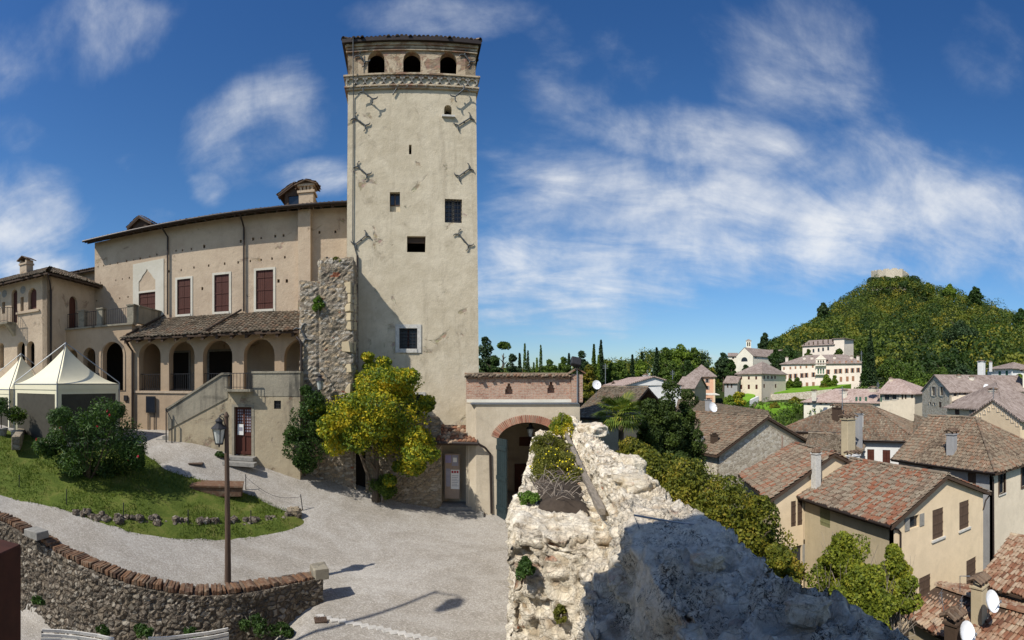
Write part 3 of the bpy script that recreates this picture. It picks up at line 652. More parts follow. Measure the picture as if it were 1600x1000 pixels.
def crown_pts(rs, c, rx, ry, rz, nb, rb, per, bottom=-.6, flat=.8, cone=0.):
    cs = [np.array(c) + (0, 0, rz - rb * .62), np.array(c) + (rb * .3, 0, rz - rb * 1.25), np.array(c) + (-rb * .5, 0, rz * .62 - rb * .3), np.array(c) + (rb * .4, rb * .3, rz * .45)]; rr = [rb * .75, rb, rb * 1.1, rb * 1.2]
    for k in range(5): a_ = k * 1.257 + c[0]; z_ = (rs.rand() - .3) * .7; w_ = math.sqrt(1 - z_ * z_) * (1 - cone * (z_ + 1) / 2); cs.append(np.array(c) + (math.cos(a_) * (rx - rb * .85) * w_, math.sin(a_) * (ry - rb * .85) * w_, z_ * rz * .8)); rr.append(rb)
    while len(cs) < nb + 9:
        d = rs.randn(3); d /= np.linalg.norm(d); 
        if d[2] < bottom: continue
        k = rs.rand() ** .45 * .86; p = d * k; sc_ = 1 - cone * (p[2] + 1) / 2
        cs.append(np.array(c) + p * (rx * sc_, ry * sc_, rz)); rr.append(rb * (.65 + .6 * rs.rand()) * (sc_ * .7 + .3))
    return blobcloud(rs, np.array(cs), np.array(rr), per, flat)
def branchy(mb, base, top, r0, rs, n=6, spread=1.5, h0=.35, m=0, mid=None):
    base = np.array(base, float); top = np.array(top, float); mdp = (base + top) / 2 + (rs.rand(3) - .5) * .12 * np.linalg.norm(top - base)
    mb.tube([base, base * .75 + mdp * .25 + (0, 0, 0), mdp, top], [r0 * 1.25, r0, r0 * .7, r0 * .25], 8, m)
    for i in range(n):
        k = h0 + (1 - h0) * rs.rand(); s_ = base + (mdp - base) * min(1, 2 * k) if k < .5 else mdp + (top - mdp) * (2 * k - 1)
        a = rs.rand() * 6.28; e = s_ + np.array((math.cos(a), math.sin(a), .55 + .5 * rs.rand())) * spread * (.6 + .6 * rs.rand())
        mb.tube([s_, (s_ + e) / 2 + (rs.rand(3) - .5) * .2 * spread, e], [r0 * .45, r0 * .3, r0 * .08], 6, m)
def tree(name, label, base, h, rx, rz, mat, leaf=.3, nb=26, rb=None, per=260, group=None, cat='tree', seed=0, trunk=.0, cone=0., ry=None, zc=None, bottom=-.6, kind='round', jitter=.9, asp=.6, fr=.3):
    rs = np.random.RandomState(seed + 11); t = thing(name, label, cat, base, 0, group); base = np.array(base, float)
    zc = h - rz if zc is None else zc; trunk = trunk or max(.12, h * .022)
    tb = MB(); branchy(tb, base - (0, 0, .3), base + (0, 0, h * .86), trunk, rs, 7 if kind == 'round' else 0, rx * .7, fr); tb.build('trunk', M['bark'], t)
    mb = MB()
    if kind == 'round':
        C, Nn = crown_pts(rs, base + (0, 0, zc), rx, ry or rx, rz, nb, rb or rx * .42, per, bottom, cone=cone)
    elif kind == 'cypress':
        k = nb * per; u = rs.rand(k); prof = np.sin(np.clip(u, .02, 1) ** .7 * math.pi * .97) ** .7 * (1 - .25 * u); a = rs.rand(k) * 6.28
        r = rx * prof * (.72 + .36 * vnoise(np.c_[np.cos(a) * 2.2, np.sin(a) * 2.2, u * h * .7], seed)) * (.8 + .25 * rs.rand(k))
        C = base + np.c_[np.cos(a) * r, np.sin(a) * r, .06 * h + u * h * .95]; Nn = np.c_[np.cos(a), np.sin(a), .4 + 0 * a]
    else:   # conifer with whorled boughs
        k = nb * per; lay = int(max(7, h / .9)); L = rs.randint(0, lay, k); u = (L + .85 * rs.rand(k)) / lay; a = rs.rand(k) * 6.28
        arms = 7; aa = np.round(a / 6.28 * arms + L * .37) / arms * 6.28 - L * .37 / arms * 6.28 + rs.randn(k) * .34
        rr = rs.rand(k) ** .6; r = rx * (1 - u) ** .85 * rr * (.75 + .5 * _h(L, np.round(aa * 3).astype(int), L * 0, seed))
        C = base + np.c_[np.cos(aa) * r, np.sin(aa) * r, .12 * h + u * h * .88 - rr * .09 * h * (1 - u) + .03 * h]; Nn = np.c_[np.cos(aa) * .3, np.sin(aa) * .3, 1 + 0 * a]
    leaves(mb, C, leaf, Nn, asp, jitter, rs); mb.build('crown', M[mat], t); return t

# ------------------------------------------------------------------ barrel tile roofs
def tile_surface(mb, poly, e0, e1, tw=.21, th=.36, seg=4, amp=.065, m=0, seed=0, uv_off=(0, 0)):
    """poly: planar 3-D polygon, eave runs e0 -> e1 (as seen from outside, left to right)"""
    p = np.array(poly, float); e0 = np.array(e0, float); u = np.array(e1, float) - e0; L = np.linalg.norm(u); u /= L
    nr = None; best = 0
    for i in range(len(p)):
        c = np.cross(p[(i + 1) % len(p)] - p[i], p[(i + 2) % len(p)] - p[i])
        if np.linalg.norm(c) > best: best = np.linalg.norm(c); nr = c / best
    if nr[2] < 0: nr = -nr
    v = np.cross(nr, u); 
    if v[2] < 0: v = -v
    U = (p - e0) @ u; V_ = (p - e0) @ v; P2 = np.c_[U, V_]
    u0, u1 = math.floor(U.min() / tw), math.ceil(U.max() / tw); v0, v1 = math.floor(V_.min() / th + .001), math.ceil(V_.max() / th)
    us = np.arange(u0 * seg, u1 * seg + 1) / seg * tw; rows = np.arange(v0, v1)
    ph = np.abs(np.sin(us / tw * math.pi)); rs = np.random.RandomState(seed + 3)
    ridge = ph ** .8 * amp
    allV = []; allF = []; allU = []; off = 0
    colj = rs.randn(u1 - u0 + 1) * .05; ci = np.clip((np.arange(len(us)) // seg), 0, len(colj) - 1)
    for r in rows:
        jit = rs.randn(u1 - u0 + 1) * .012
        a = np.c_[us, r * th + colj[ci] - .03 + jit[ci], ridge + .045 + jit[ci] * .6]; b = np.c_[us, (r + 1) * th + colj[ci], ridge * .86 + .0 * us]
        lip = np.c_[us, r * th + colj[ci] - .03 + jit[ci], ridge * .86]
        allV += [lip, a, b]; k = len(us); i = np.arange(k - 1)
        cen = np.c_[(us[:-1] + us[1:]) / 2, np.full(k - 1, (r + .5) * th)]
        ok = inside([tuple(x) for x in P2], cen); i = i[ok]
        cuv = np.c_[(np.floor((us[i] + us[i + 1]) / 2 / tw) + .5) * .21, np.full(len(i), (r + .5) * .4)] + (round(uv_off[0] / .21) * .21, round(uv_off[1] / .4) * .4)
        for lo in (0, 1):
            allF.append(np.stack([off + lo * k + i, off + lo * k + i + 1, off + (lo + 1) * k + i + 1, off + (lo + 1) * k + i], 1)); allU.append(np.repeat(cuv[:, None], 4, 1))
        off += 3 * k
    X = np.concatenate(allV)
    # keep overhanging corners inside the outline's bounding range
    W3 = e0 + X[:, :1] * u + X[:, 1:2] * v + X[:, 2:3] * nr; F_ = np.concatenate(allF); U_ = np.concatenate(allU)
    c = np.cross(W3[F_[0, 1]] - W3[F_[0, 0]], W3[F_[0, 2]] - W3[F_[0, 0]])
    used = np.unique(F_); rm = np.zeros(len(W3), int); rm[used] = np.arange(len(used))
    mb.add(W3[used], rm[F_], m, U_); return nr
def ridge_tiles(mb, a, b, r=.12, m=0, step=.42):
    a, b = np.array(a, float), np.array(b, float); L = np.linalg.norm(b - a); n = max(1, int(L / step)); d = (b - a) / n
    s_ = np.cross(d / np.linalg.norm(d), (0, 0, 1.)); s_ /= np.linalg.norm(s_); up = np.cross(s_, d / np.linalg.norm(d))
    for i in range(n):
        p0, p1 = a + d * i - d * .06, a + d * (i + 1); V = []
        for p, k in ((p0, 1.12), (p1, .95)):
            for j in range(6): q = math.pi * j / 5; V.append(p + s_ * r * k * math.cos(q) + up * r * k * math.sin(q) * .9)
        mb.add(V, np.array([(j, j + 1, 7 + j, 6 + j) for j in range(5)]), m, np.tile(np.array([[i * .42 + .2, a[0] * 3.]]), (5, 4, 1)))
def roof_part(parent, planes, mat, ridges=(), deck='rafter', thick=.1, tw=.21, th=.36, seg=4, name='roof', far=False, seed=0, amp=.065):
    """planes: list of (polygon, eave0, eave1)"""
    mb = MB()
    for i, (poly, e0, e1) in enumerate(planes):
        if far:
            p = np.array(poly, float); nr = np.cross(p[1] - p[0], p[2] - p[0]); nr = nr if nr[2] > 0 else -nr
            mb.prism([tuple(x + nr / np.linalg.norm(nr) * .06) for x in p], (0, 0, -thick), 0)
        else:
            tile_surface(mb, poly, e0, e1, tw, th, seg, amp, 0, seed + i, (i * 40.5, seed * 17.))
            p = np.array(poly, float); mb.prism([tuple(x - np.array((0, 0, .03))) for x in p], (0, 0, -thick), 1)
    for a, b in ridges: ridge_tiles(mb, np.array(a) + (0, 0, .05), np.array(b) + (0, 0, .05))
    return mb.build(name, [M[mat], M[deck]], parent)
# ------------------------------------------------------------------ rampart
def lerp(x, xp, fp): return float(np.interp(x, xp, fp))
def rampart():
    st = [(y, 0.) for y in np.arange(20.75, 9, -.055)] + [(y, 0.) for y in np.arange(9, 6.33, -.035)] + [(6.3 - .26 * s, s) for s in np.linspace(0, 1, 30)] + [(y, 1.) for y in np.arange(6.0, -.8, -.03)]
    rows = []; dk = []
    for Y, s in st:
        xl = lerp(Y, [6.3, 8, 10.8, 14.4, 18, 20.8], [-.02, -.03, .22, .49, .75, 1.0]); xn = max(.147 * Y, .35); XL = xl * (1 - s) + xn * s
        xi = lerp(Y, [2, 4.4, 6, 8.7, 14.8, 20.8], [.95, 1.14, 1.36, 1.55, 2.15, 2.35]); xo = lerp(Y, [2, 3.5, 6.1, 9, 12.6, 20.8], [2.12, 2.12, 2.16, 2.32, 2.52, 2.85])
        zt = lerp(Y, [3, 6, 9, 12.6, 19, 20.8], [-1.43, -1.46, -1.46, -1.55, -1.48, -1.35]); zb = -2.0 - .22 * s if s else lerp(Y, [6.3, 7.5, 18], [-2.08, -2.02, -2.0])
        kl = [(XL - .12, -6.9), (XL - .03, -4.5), (XL, zb - .12), (XL + .1, zb)]
        if xi - XL > .45: kl += [(XL + .35, zb - .02), (xi - .12, zb - .02)]
        kl += [(xi - .02, zt - .08), (xi + .1, zt), (xo - .08, zt), (xo, zt - .1), (xo + .25, -16)]
        cnt = [26, 64, 5, 5, 26, 18, 4, 30, 5, 30] if xi - XL > .45 else None
        kl = np.array(kl)
        if cnt is None: kl = np.insert(kl, 4, [(XL + .15, zb), (xi - .08, zb)], 0); cnt = [26, 64, 5, 5, 26, 18, 4, 30, 5, 30]
        pr = [kl[0]]
        for (a, b, n) in zip(kl[:-1], kl[1:], cnt): pr += [a + (b - a) * k / n for k in range(1, n + 1)]
        pr = np.array(pr); rows.append(np.c_[pr[:, 0], np.full(len(pr), Y), pr[:, 1]])
    A = np.array(rows); sh = A.shape
    du = np.gradient(A, axis=0); dv = np.gradient(A, axis=1); N = np.cross(dv, du); N /= np.linalg.norm(N, axis=2, keepdims=True) + 1e-9
    # front face stations: normal towards the viewer
    F_ = A.reshape(-1, 3); Nf = N.reshape(-1, 3)
    F_ = F_ + Nf * ((fbm(F_ * .9, 4, 7) - .5) * .2)[:, None]
    wob = np.stack([fbm(F_ * 1.6, 3, s) for s in (21, 22, 23)], 1) - .5
    q = (F_ + wob * .4) * (2.6, 2.6, 3.6); f1, f2, cid = worley(q, 4); j = f2 - f1
    q2 = (F_ + wob * .3) * 6.5; g1, g2, _ = worley(q2, 14)
    plaster_m = np.clip((fbm(F_ * 1.1, 4, 31) - .50) * 9, 0, 1); top = np.clip((F_[:, 2] + 2.4) * 2, 0, 1) * (F_[:, 0] < 1.2) * (F_[:, 1] > 6.4); plaster_m = np.maximum(plaster_m, top * .75)
    stone = (np.clip(j * 3.4, 0, 1) ** .7 * .08 + (cid - .5) * .10) * (1 - .8 * plaster_m) + np.clip((g2 - g1) * 2.5, 0, 1) * .022 * (1 - plaster_m * .6)
    F2 = F_ + Nf * (stone + (1 - np.abs(2 * fbm(F_ * 4.5, 5, 41) - 1) * 3) * .04 + (.5 - g1) * .045)[:, None]
    # a bed of soil in the hollow top
    grime = np.clip((6.6 - F_[:, 1] + (fbm(F_ * 1.2, 3, 50) - .5) * 2) / 1.2, 0, 1)  # near part in shade: mask for its albedo lift and black lichen
    mb = MB().grid(F2.reshape(sh), flip=True)
    V = F2.reshape(sh)
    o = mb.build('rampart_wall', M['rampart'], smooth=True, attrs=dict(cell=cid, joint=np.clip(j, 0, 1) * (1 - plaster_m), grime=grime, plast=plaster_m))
    tag(o, 'long pale crumbling rampart wall of rough rubble stone leading to the gatehouse', 'wall'); return F2
rampart()
rs = np.random.RandomState(8)
# loose stones bedded along the parapet top, each one liftable
def bigstone(name, label, c, sx, sy, sz, rot, mat='rampart', seed=0, group=None, cell=.1, grime=0):
    u, v = np.meshgrid(np.linspace(0, 2 * math.pi, 57), np.linspace(.001, math.pi - .001, 33)); d = np.stack([np.cos(u) * np.sin(v), np.sin(u) * np.sin(v), np.cos(v)], -1).reshape(-1, 3)
    e = np.sign(d) * np.abs(d) ** .62; e *= (.82 + .5 * (fbm(d * 1.8 + seed * 7, 4, seed) - .2))[:, None]; f1, f2, ci = worley(d * 1.6 + seed, seed); e *= (1 + np.clip(f2 - f1, 0, .6) * .30 + (fbm(d * 6 + seed, 5, seed + 1) - .5) * .12)[:, None]
    p = e * (sx / 2, sy / 2, sz / 2) @ ROT(rot).T + np.array(c); mb = MB().grid(p.reshape(33, 57, 3), flip=True); n = len(p)
    o = mb.build(name, M[mat], smooth=True, attrs=dict(cell=np.full(n, cell), joint=np.ones(n), grime=np.full(n, grime), plast=np.full(n, .5))); tag(o, label, 'stone', group); return o
bigstone('boulder', 'rounded white boulder on the parapet top beside the flower bed', P(985, 727, 9.2), .42, .6, .38, .3, seed=1, cell=.5)
bigstone('boulder', 'large white stone at the far parapet end near the gatehouse', P(925, 672, 15.5), .75, 1.1, .45, .3, seed=2, cell=.5)
bigstone('squared_stone', 'squared cream stone block on the parapet before its shaded part', (1.78, 6.75, -1.47), .56, .6, .26, .1, seed=3, cell=.3)
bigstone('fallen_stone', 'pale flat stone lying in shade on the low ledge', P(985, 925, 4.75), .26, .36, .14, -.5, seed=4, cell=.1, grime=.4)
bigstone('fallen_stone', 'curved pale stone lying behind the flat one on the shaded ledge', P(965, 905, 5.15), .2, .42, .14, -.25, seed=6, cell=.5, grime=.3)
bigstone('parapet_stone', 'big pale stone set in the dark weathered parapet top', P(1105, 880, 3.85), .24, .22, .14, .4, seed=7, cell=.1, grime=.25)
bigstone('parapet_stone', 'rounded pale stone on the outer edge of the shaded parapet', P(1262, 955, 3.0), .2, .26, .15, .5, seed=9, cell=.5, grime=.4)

# flower bed on the rampart
bed = MB(); gu, gv = np.meshgrid(np.linspace(0, 1, 26), np.linspace(7.4, 17.5, 90))
def bedx(Y, s): l = np.interp(Y, [6.3, 8, 10.8, 14.4, 18], [.25, .35, .42, .68, .9]); r = np.interp(Y, [6.3, 8.7, 14.8, 18], [1.2, 1.38, 1.95, 2.1]); return l + (r - l) * s
bx = bedx(gv, gu); bz = -2.22 + .30 * np.sin(gu * math.pi) ** .6 * np.clip((gv - 7.4) / .5, 0, 1) + (fbm(np.c_[bx.ravel() * 2, gv.ravel() * 2, 0 * bx.ravel()], 4, 3).reshape(bx.shape) - .5) * .22
bx2 = bx; bed.grid(np.dstack([bx2, gv, bz])).build('planting_soil', M['soil'], smooth=True, kind='structure')
def bush(name, label, c, rx, ry, rz, mat, leaf, nb, per, seed, cat='shrub', group=None, flowers=0, fm='flower_y', fs=.04, rb=None, bottom=-.3, twigs=0):
    rs = np.random.RandomState(seed); t = thing(name, label, cat, c, 0, group); mb = MB(); C, Nn = crown_pts(rs, c, rx, ry, rz, nb, rb or min(rx, rz) * .45, per, bottom)
    leaves(mb, C, leaf, Nn, .5, .9, rs); mb.build('foliage', M[mat], t)
    tb = MB()
    for i in range(5 + twigs):
        a = rs.rand() * 6.28; e = np.array(c) + (math.cos(a) * rx * .8 * rs.rand(), math.sin(a) * ry * .8 * rs.rand(), rz * (.5 + .6 * rs.rand())); tb.tube([np.array(c) - (0, 0, rz * .8), (np.array(c) + e) / 2 + rs.randn(3) * .04, e], [.02, .012, .004], 5)
    tb.build('stem', M['twig'], t)
    if flowers:
        fb = MB(); i = rs.randint(0, len(C), flowers); d = C[i] - c; k = (d[:, 2] > -.1 * rz); leaves(fb, C[i][k] + Nn[i][k] * fs * .8, fs, None, 1., 1., rs); fb.build('blossom', M[fm], t)
    return t
bush('flowering_shrub', 'low green shrub dotted with yellow flowers on the rampart bed', (.95, 10.6, -1.95), .55, 1.5, .42, 'lf_moss', .045, 26, 520, 1, flowers=520, fs=.035)
bush('flowering_shrub', 'rusty brown heathery shrub at the far half of the rampart bed', (1.15, 14.0, -1.9), .62, 1.7, .40, 'lf_moss', .05, 22, 420, 2, flowers=60, fs=.035)
bush('flowering_shrub', 'upright yellow flowering shrub before the gatehouse end of the bed', (1.85, 17.4, -1.7), .45, .5, .65, 'lf_gold', .07, 16, 200, 3)
bush('ground_plant', 'small green cushion plant at the near left rim of the bed', (.28, 8.2, -2.0), .2, .3, .14, 'lf_ivy', .04, 9, 160, 4, 'plant')
bush('ground_plant', 'green tuft growing from the sunlit end face of the rampart', (.17, 6.12, -2.42), .12, .12, .19, 'lf_olean', .04, 8, 150, 5, 'plant')
bush('ground_plant', 'thin yellowish weed lower down on the rampart end face', (.62, 6.08, -3.0), .09, .09, .16, 'lf_moss', .035, 6, 90, 6, 'plant')
tb = MB(); rs = np.random.RandomState(5)
for i in range(60):
    c = np.array((.45 + rs.rand() * .75, 7.9 + rs.rand() * 1.7, -1.95)); a = rs.rand() * 6.28; e = c + (math.cos(a) * .35, math.sin(a) * .4, .05 + .28 * rs.rand()); tb.tube([c, (c + e) / 2 + (0, 0, .06), e], [.008, .006, .002], 4)
tag(tb.build('dry_twigs', M['twig'], kind='stuff'), 'tangle of dry grey twigs over the dark soil of the bed', 'twigs')
mb = MB(); a, b = np.array((1.98, 17.2, -1.86)), np.array((1.30, 6.75, -1.90)); s_ = np.cross((b - a) / np.linalg.norm(b - a), (0, 0, 1)) * .055
n = 40
for side in range(1):
    V = []
    for i in range(n + 1):
        p = a + (b - a) * i / n + (0, 0, -.06 * math.sin(math.pi * i / n)); w = 1 + .12 * math.sin(i * 1.7)
        V += [p - s_ * w, p + s_ * w, p + s_ * w + (0, 0, .09), p - s_ * w + (0, 0, .09)]
    f = [(4 * i + k, 4 * i + (k + 1) % 4, 4 * i + 4 + (k + 1) % 4, 4 * i + 4 + k) for i in range(n) for k in range(4)] + [(3, 2, 1, 0), (4 * n, 4 * n + 1, 4 * n + 2, 4 * n + 3)]
    mb.add(V, f)
tag(mb.build('timber_beam', M['greywood']), 'long weathered grey beam lying along the foot of the parapet', 'beam')
cb = MB(); cb.tube([P(945, 815, 6.9), P(965, 838, 6.2), P(985, 846, 5.5), P(1003, 835, 4.9), (1.25, 4.75, -1.36), P(1070, 818, 4.95), P(1110, 822, 4.9), P(1165, 858, 4.45), P(1200, 886, 4.05)], .011, 6)
tag(cb.build('electric_cable', M['steel']), 'thin grey cable trailing over the parapet from the beam end', 'cable')

# ------------------------------------------------------------------ curved court wall
def courtwall():
    seg = np.hypot(*np.diff(CW[:, :2], axis=0).T); s = np.r_[0, np.cumsum(seg)]; L = s[-1]; S = np.arange(0, L + .01, .07)
    X = np.interp(S, s, CW[:, 0]); Yy = np.interp(S, s, CW[:, 1]); Z = np.interp(S, s, CW[:, 2])
    k = np.ones(15) / 15
    X[7:-7] = np.convolve(X, k, 'valid'); Yy[7:-7] = np.convolve(Yy, k, 'valid'); Z[7:-7] = np.convolve(Z, k, 'valid')
    T = np.stack([np.gradient(X), np.gradient(Yy)], 1); T /= np.linalg.norm(T, axis=1, keepdims=True); Nn = np.stack([T[:, 1], -T[:, 0]], 1)   # towards the viewer
    zz = np.r_[np.linspace(-7.6, 0, 36)]; rows = []
    for i in range(len(S)):
        base = -7.5; top = Z[i] - .15; h = np.linspace(base, top, 34)
        f = np.c_[X[i] + Nn[i, 0] * (.02 + (top - h) * .05), Yy[i] + Nn[i, 1] * (.02 + (top - h) * .05), h]
        bk = np.c_[np.full(8, X[i] - Nn[i, 0] * .5), np.full(8, Yy[i] - Nn[i, 1] * .5), np.linspace(top, base, 8)]
        rows.append(np.r_[f, bk])
    A = np.array(rows); sh = A.shape; F_ = A.reshape(-1, 3)
    NN = np.repeat(np.c_[Nn, np.zeros(len(Nn))][:, None], sh[1], 1); NN[:, 34:] *= -1; NN = NN.reshape(-1, 3)
    f1, f2, cid = worley((F_ + (np.stack([fbm(F_ * 2, 2, k) for k in (1, 2, 3)], 1) - .5) * .3) * (4.2, 4.2, 5.2), 8); d = np.clip((f2 - f1) * 2.5, 0, 1) ** .5 * .08 + (fbm(F_ * 1.1, 4, 3) - .5) * .14
    V = (F_ + NN * d[:, None]).reshape(sh); mb = MB().grid(V)
    for e in (0, -1): mb.add(V[e], [tuple(range(sh[1])) if e == -1 else tuple(reversed(range(sh[1])))])
    t = thing('court_wall', 'low curved rubble wall with brick coping along the near edge of the court', 'wall', (CW[8][0], CW[8][1], -6.4))
    mb.build('wall', M['rub_low'], t, smooth=False)
    cap = MB(); rs = np.random.RandomState(3); p = 0.
    while p < L - .05:
        i = min(int(p / .07), len(S) - 1); w = .072; gap = .012
        x, y, z = X[i], Yy[i], Z[i]; a = math.atan2(T[i, 1], T[i, 0]); far = x > -11.8
        hgt = .14 if rs.rand() > .08 else .10; lift = (fbm(np.array([[p * .8, 0, 0.]]), 2, 2)[0] - .5) * .1 - (.06 if fbm(np.array([[p * 1.3, 3, 0.]]), 2, 5)[0] > .60 else 0)
        if far or rs.rand() > .06: cap.bevbox((x - Nn[i, 0] * .2 + rs.randn() * .008, y - Nn[i, 1] * .2 + rs.randn() * .008, z - .07 + lift + rs.randn() * .008), w, .44 + rs.randn() * .015, hgt, a + rs.randn() * .03, .14, 0, (rs.randn() * .05, rs.randn() * .05), seed=int(p * 100))
        p += w + gap
    cap.build('coping', M['brick_cap'], t)
    b = MB(); b.bevbox(PZ(57, 833, -4.62), .62, .5, .22, .1, .08, seed=2); b.build('coping_stone', M['greystone'], t)
    b = MB(); b.bevbox(np.array(CW[-1]) + (-.12, .12, -.03), .42, .5, .28, .65, .08, seed=4); b.build('coping_stone', M['weathered'], t)
courtwall()

# ------------------------------------------------------------------ castle frame: t right along the fronts, n away
CF = Frame(0, 0, -.225)
def cloc(t, n, z): return CF.w(t, n, z)
def surround(mb, F, D, a, b, z0, z1, w=.13, proud=.035, m=0, sill=True, bottom=None):
    bw = w if bottom is None else bottom
    mb.box(F, a - w, a, D - proud, D + .12, z0 - bw, z1 + w, m); mb.box(F, b, b + w, D - proud, D + .12, z0 - bw, z1 + w, m)
    mb.box(F, a + .001, b - .001, D - proud, D + .12, z1, z1 + w, m); mb.box(F, a + .001, b - .001, D - proud - (.03 if sill else 0), D + .12, z0 - bw, z0, m)
def shutters(mb, F, D, a, b, z0, z1, n=2, m=0, inset=.05, boards=4):
    w = (b - a) / n
    for i in range(n):
        x0 = a + w * i + .01; x1 = a + w * (i + 1) - .01; k = boards
        for j in range(k):
            u0 = x0 + (x1 - x0) * j / k + .004; u1 = x0 + (x1 - x0) * (j + 1) / k - .004; mb.box(F, u0, u1, D + inset, D + inset + .04, z0 + .01, z1 - .01, m)
        for zz in (.18, .5, .82): z = z0 + (z1 - z0) * zz; mb.box(F, x0, x1, D + inset - .02, D + inset, z - .04, z + .04, m)
def bars(mb, F, D, a, b, z0, z1, nx, nz, r=.012, inset=.1, m=0):
    for i in range(nx): t = a + (b - a) * (i + .5) / nx; mb.box(F, t - r, t + r, D + inset, D + inset + 2 * r, z0, z1, m)
    for i in range(nz): z = z0 + (z1 - z0) * (i + .5) / nz; mb.box(F, a, b, D + inset - .003, D + inset + 2 * r + .004, z - r, z + r, m)
def pane(mb, F, D, a, b, z0, z1, inset=.2, m=0): mb.box(F, a - .02, b + .02, D + inset, D + inset + .02, z0 - .02, z1 + .02, m)
def railing(mb, F, t0, t1, n, z0, h=.95, step=.13, m=0):
    mb.box(F, t0, t1, n - .02, n + .02, z0 + h - .03, z0 + h, m); mb.box(F, t0, t1, n - .012, n + .012, z0 + .08, z0 + .105, m)
    k = max(2, int((t1 - t0) / step))
    for i in range(k + 1): t = t0 + (t1 - t0) * i / k; mb.box(F, t - .009, t + .009, n - .009, n + .009, z0, z0 + h - .03, m)
def railing_n(mb, F, t, n0, n1, z0, h=.95, step=.13, m=0):
    mb.box(F, t - .02, t + .02, n0, n1, z0 + h - .03, z0 + h, m); k = int((n1 - n0) / step)
    for i in range(k + 1): n = n0 + (n1 - n0) * i / k; mb.box(F, t - .009, t + .009, n - .009, n + .009, z0, z0 + h - .03, m)
def rafters(parent, F, t0, t1, n0, n1, z0, z1, step=.55, m=0, w=.09, h=.12):
    """rafter ends sloping from (n0, z0) at the eave up to (n1, z1) at the wall"""
    t = t0 + .2
    while t < t1 - .1:
        mb = MB()
        v = F.W([(t, n0, z0 - h), (t + w, n0, z0 - h), (t + w, n0, z0), (t, n0, z0), (t, n1, z1 - h), (t + w, n1, z1 - h), (t + w, n1, z1), (t, n1, z1)])
        mb.add(v, [(0, 1, 2, 3), (5, 4, 7, 6), (4, 0, 3, 7), (1, 5, 6, 2), (4, 5, 1, 0), (3, 2, 6, 7)], m); t += step; mb.build('rafter', M['rafter'], parent)
def pipe_px(F, D, pts, r=.05, off=.08):
    return [F.w(*( (lambda q: (q[0], D - off, q[1]))(F.px(x, y, D)))) for x, y in pts]

pal = thing('castle_palace', 'long plastered castle wing with arcaded loggia, red brown shutters and tiled roofs', 'castle', cloc(-8, 23, -4))
D0 = 26.0; zE = 9.78
tL = CF.px(148, 0, D0)[0]; tR = CF.px(556, 0, D0)[0]
holes = []; cut = MB(); px_sh = [(277, 436, 298, 491), (335, 429, 358, 487), (400, 422, 427, 483), (217, 457, 243, 491)]
rects = [CF.rect(*r, D0) for r in px_sh]
holes = [rct(*r) for r in rects]
# putlog holes
put = [(153, 417, .7), (162, 415, .8), (172, 413, .7), (184, 411, .8), (198, 408, .9), (209, 406, .7), (219, 404, .9), (234, 401, .7), (245, 398, .8), (275, 392, .8), (285, 391, .8), (299, 389, .9), (319, 385, 1.3), (376, 377, 1.1), (395, 374, .9),
       (264, 424, 1.), (283, 422, .8), (303, 418, .9), (326, 415, .9), (351, 412, .9), (372, 410, .9), (391, 408, .8), (408, 406, .8), (425, 404, .9), (445, 402, .9), (396, 373, .9), (408, 372, .8), (430, 369, 1.), (443, 368, 1.),
       (499, 363, 1.), (524, 362, 1.), (488, 387, 1.2), (151, 443, .7), (157, 442, .7), (181, 438, .7), (191, 436, .7), (202, 434, .8), (173, 468, .7), (187, 466, .7), (200, 464, .8), (151, 470, .7), (316, 451, 1.2), (435, 439, 1.3), (448, 439, 1.3)]
for x, y, k in put:
    t, z = CF.px(x, y, D0); w = .055 * k
    if abs(t - CF.px(475, 0, D0)[0]) < .5: continue
    holes.append([(t - w, z - w * 1.4), (t + w, z - w * 1.4), (t + w, z + w * 1.3), (t - w * .9, z + w * 1.5)])
wl = MB().wall(CF, D0, rct(tL, tR + 2, -5, zE), holes, .45, 0, 0)
wl.box(CF, tL, tL + .45, D0 + .45, D0 + 10, -5, zE, 0)
wl.box(CF, tL + .5, tR + 2, D0 + .46, D0 + .5, -5, zE - .05, 1)
wl.build('wall', [M['palace'], M['recess']], pal)
# pilaster and chimney
pa, pb = CF.px(465.5, 0, D0 - .35)[0], CF.px(485, 0, D0 - .35)[0]
cm = MB(); cm.box(CF, pa, pb, D0 - .35, D0 + .002, -1, zE - .1, 0)
zc_ = CF.px(477, 292, D0)[1]; cm.box(CF, pa - .02, pb + .1, D0 - .05, D0 + .75, zE - .3, zc_ - .35, 0); cm.box(CF, pa - .1, pb + .18, D0 - .12, D0 + .83, zc_ - .35, zc_ - .22, 0)
for k in range(4):
    for nn in (0, 1): cm.box(CF, pa + .03 + k * (pb - pa - .0) / 3.4, pa + .16 + k * (pb - pa) / 3.4, D0 - .03 + nn * .66, D0 + .1 + nn * .66, zc_ - .22, zc_ + .02, 0)
cm.box(CF, pa - .1, pb + .18, D0 - .12, D0 + .83, zc_ + .02, zc_ + .14, 0)
ch = cm.build('chimney', M['palace'], pal)
zt = CF.px(477, 282, D0)[1]; q = MB(); mid = (pa + pb + .08) / 2
for sgn in (-1, 1):
    e = mid + sgn * ((pb - pa) / 2 + .28); poly = [CF.w(mid, D0 - .25, zt), CF.w(mid, D0 + .95, zt), CF.w(e, D0 + .95, zc_ + .12), CF.w(e, D0 - .25, zc_ + .12)]
    if sgn > 0: tile_surface(q, poly, poly[3], poly[2], .18, .3, 4, .04)
    else: tile_surface(q, poly, poly[2], poly[3], .18, .3, 4, .04)
    q.prism([tuple(np.array(p) - (0, 0, .02)) for p in poly], (0, 0, -.06))
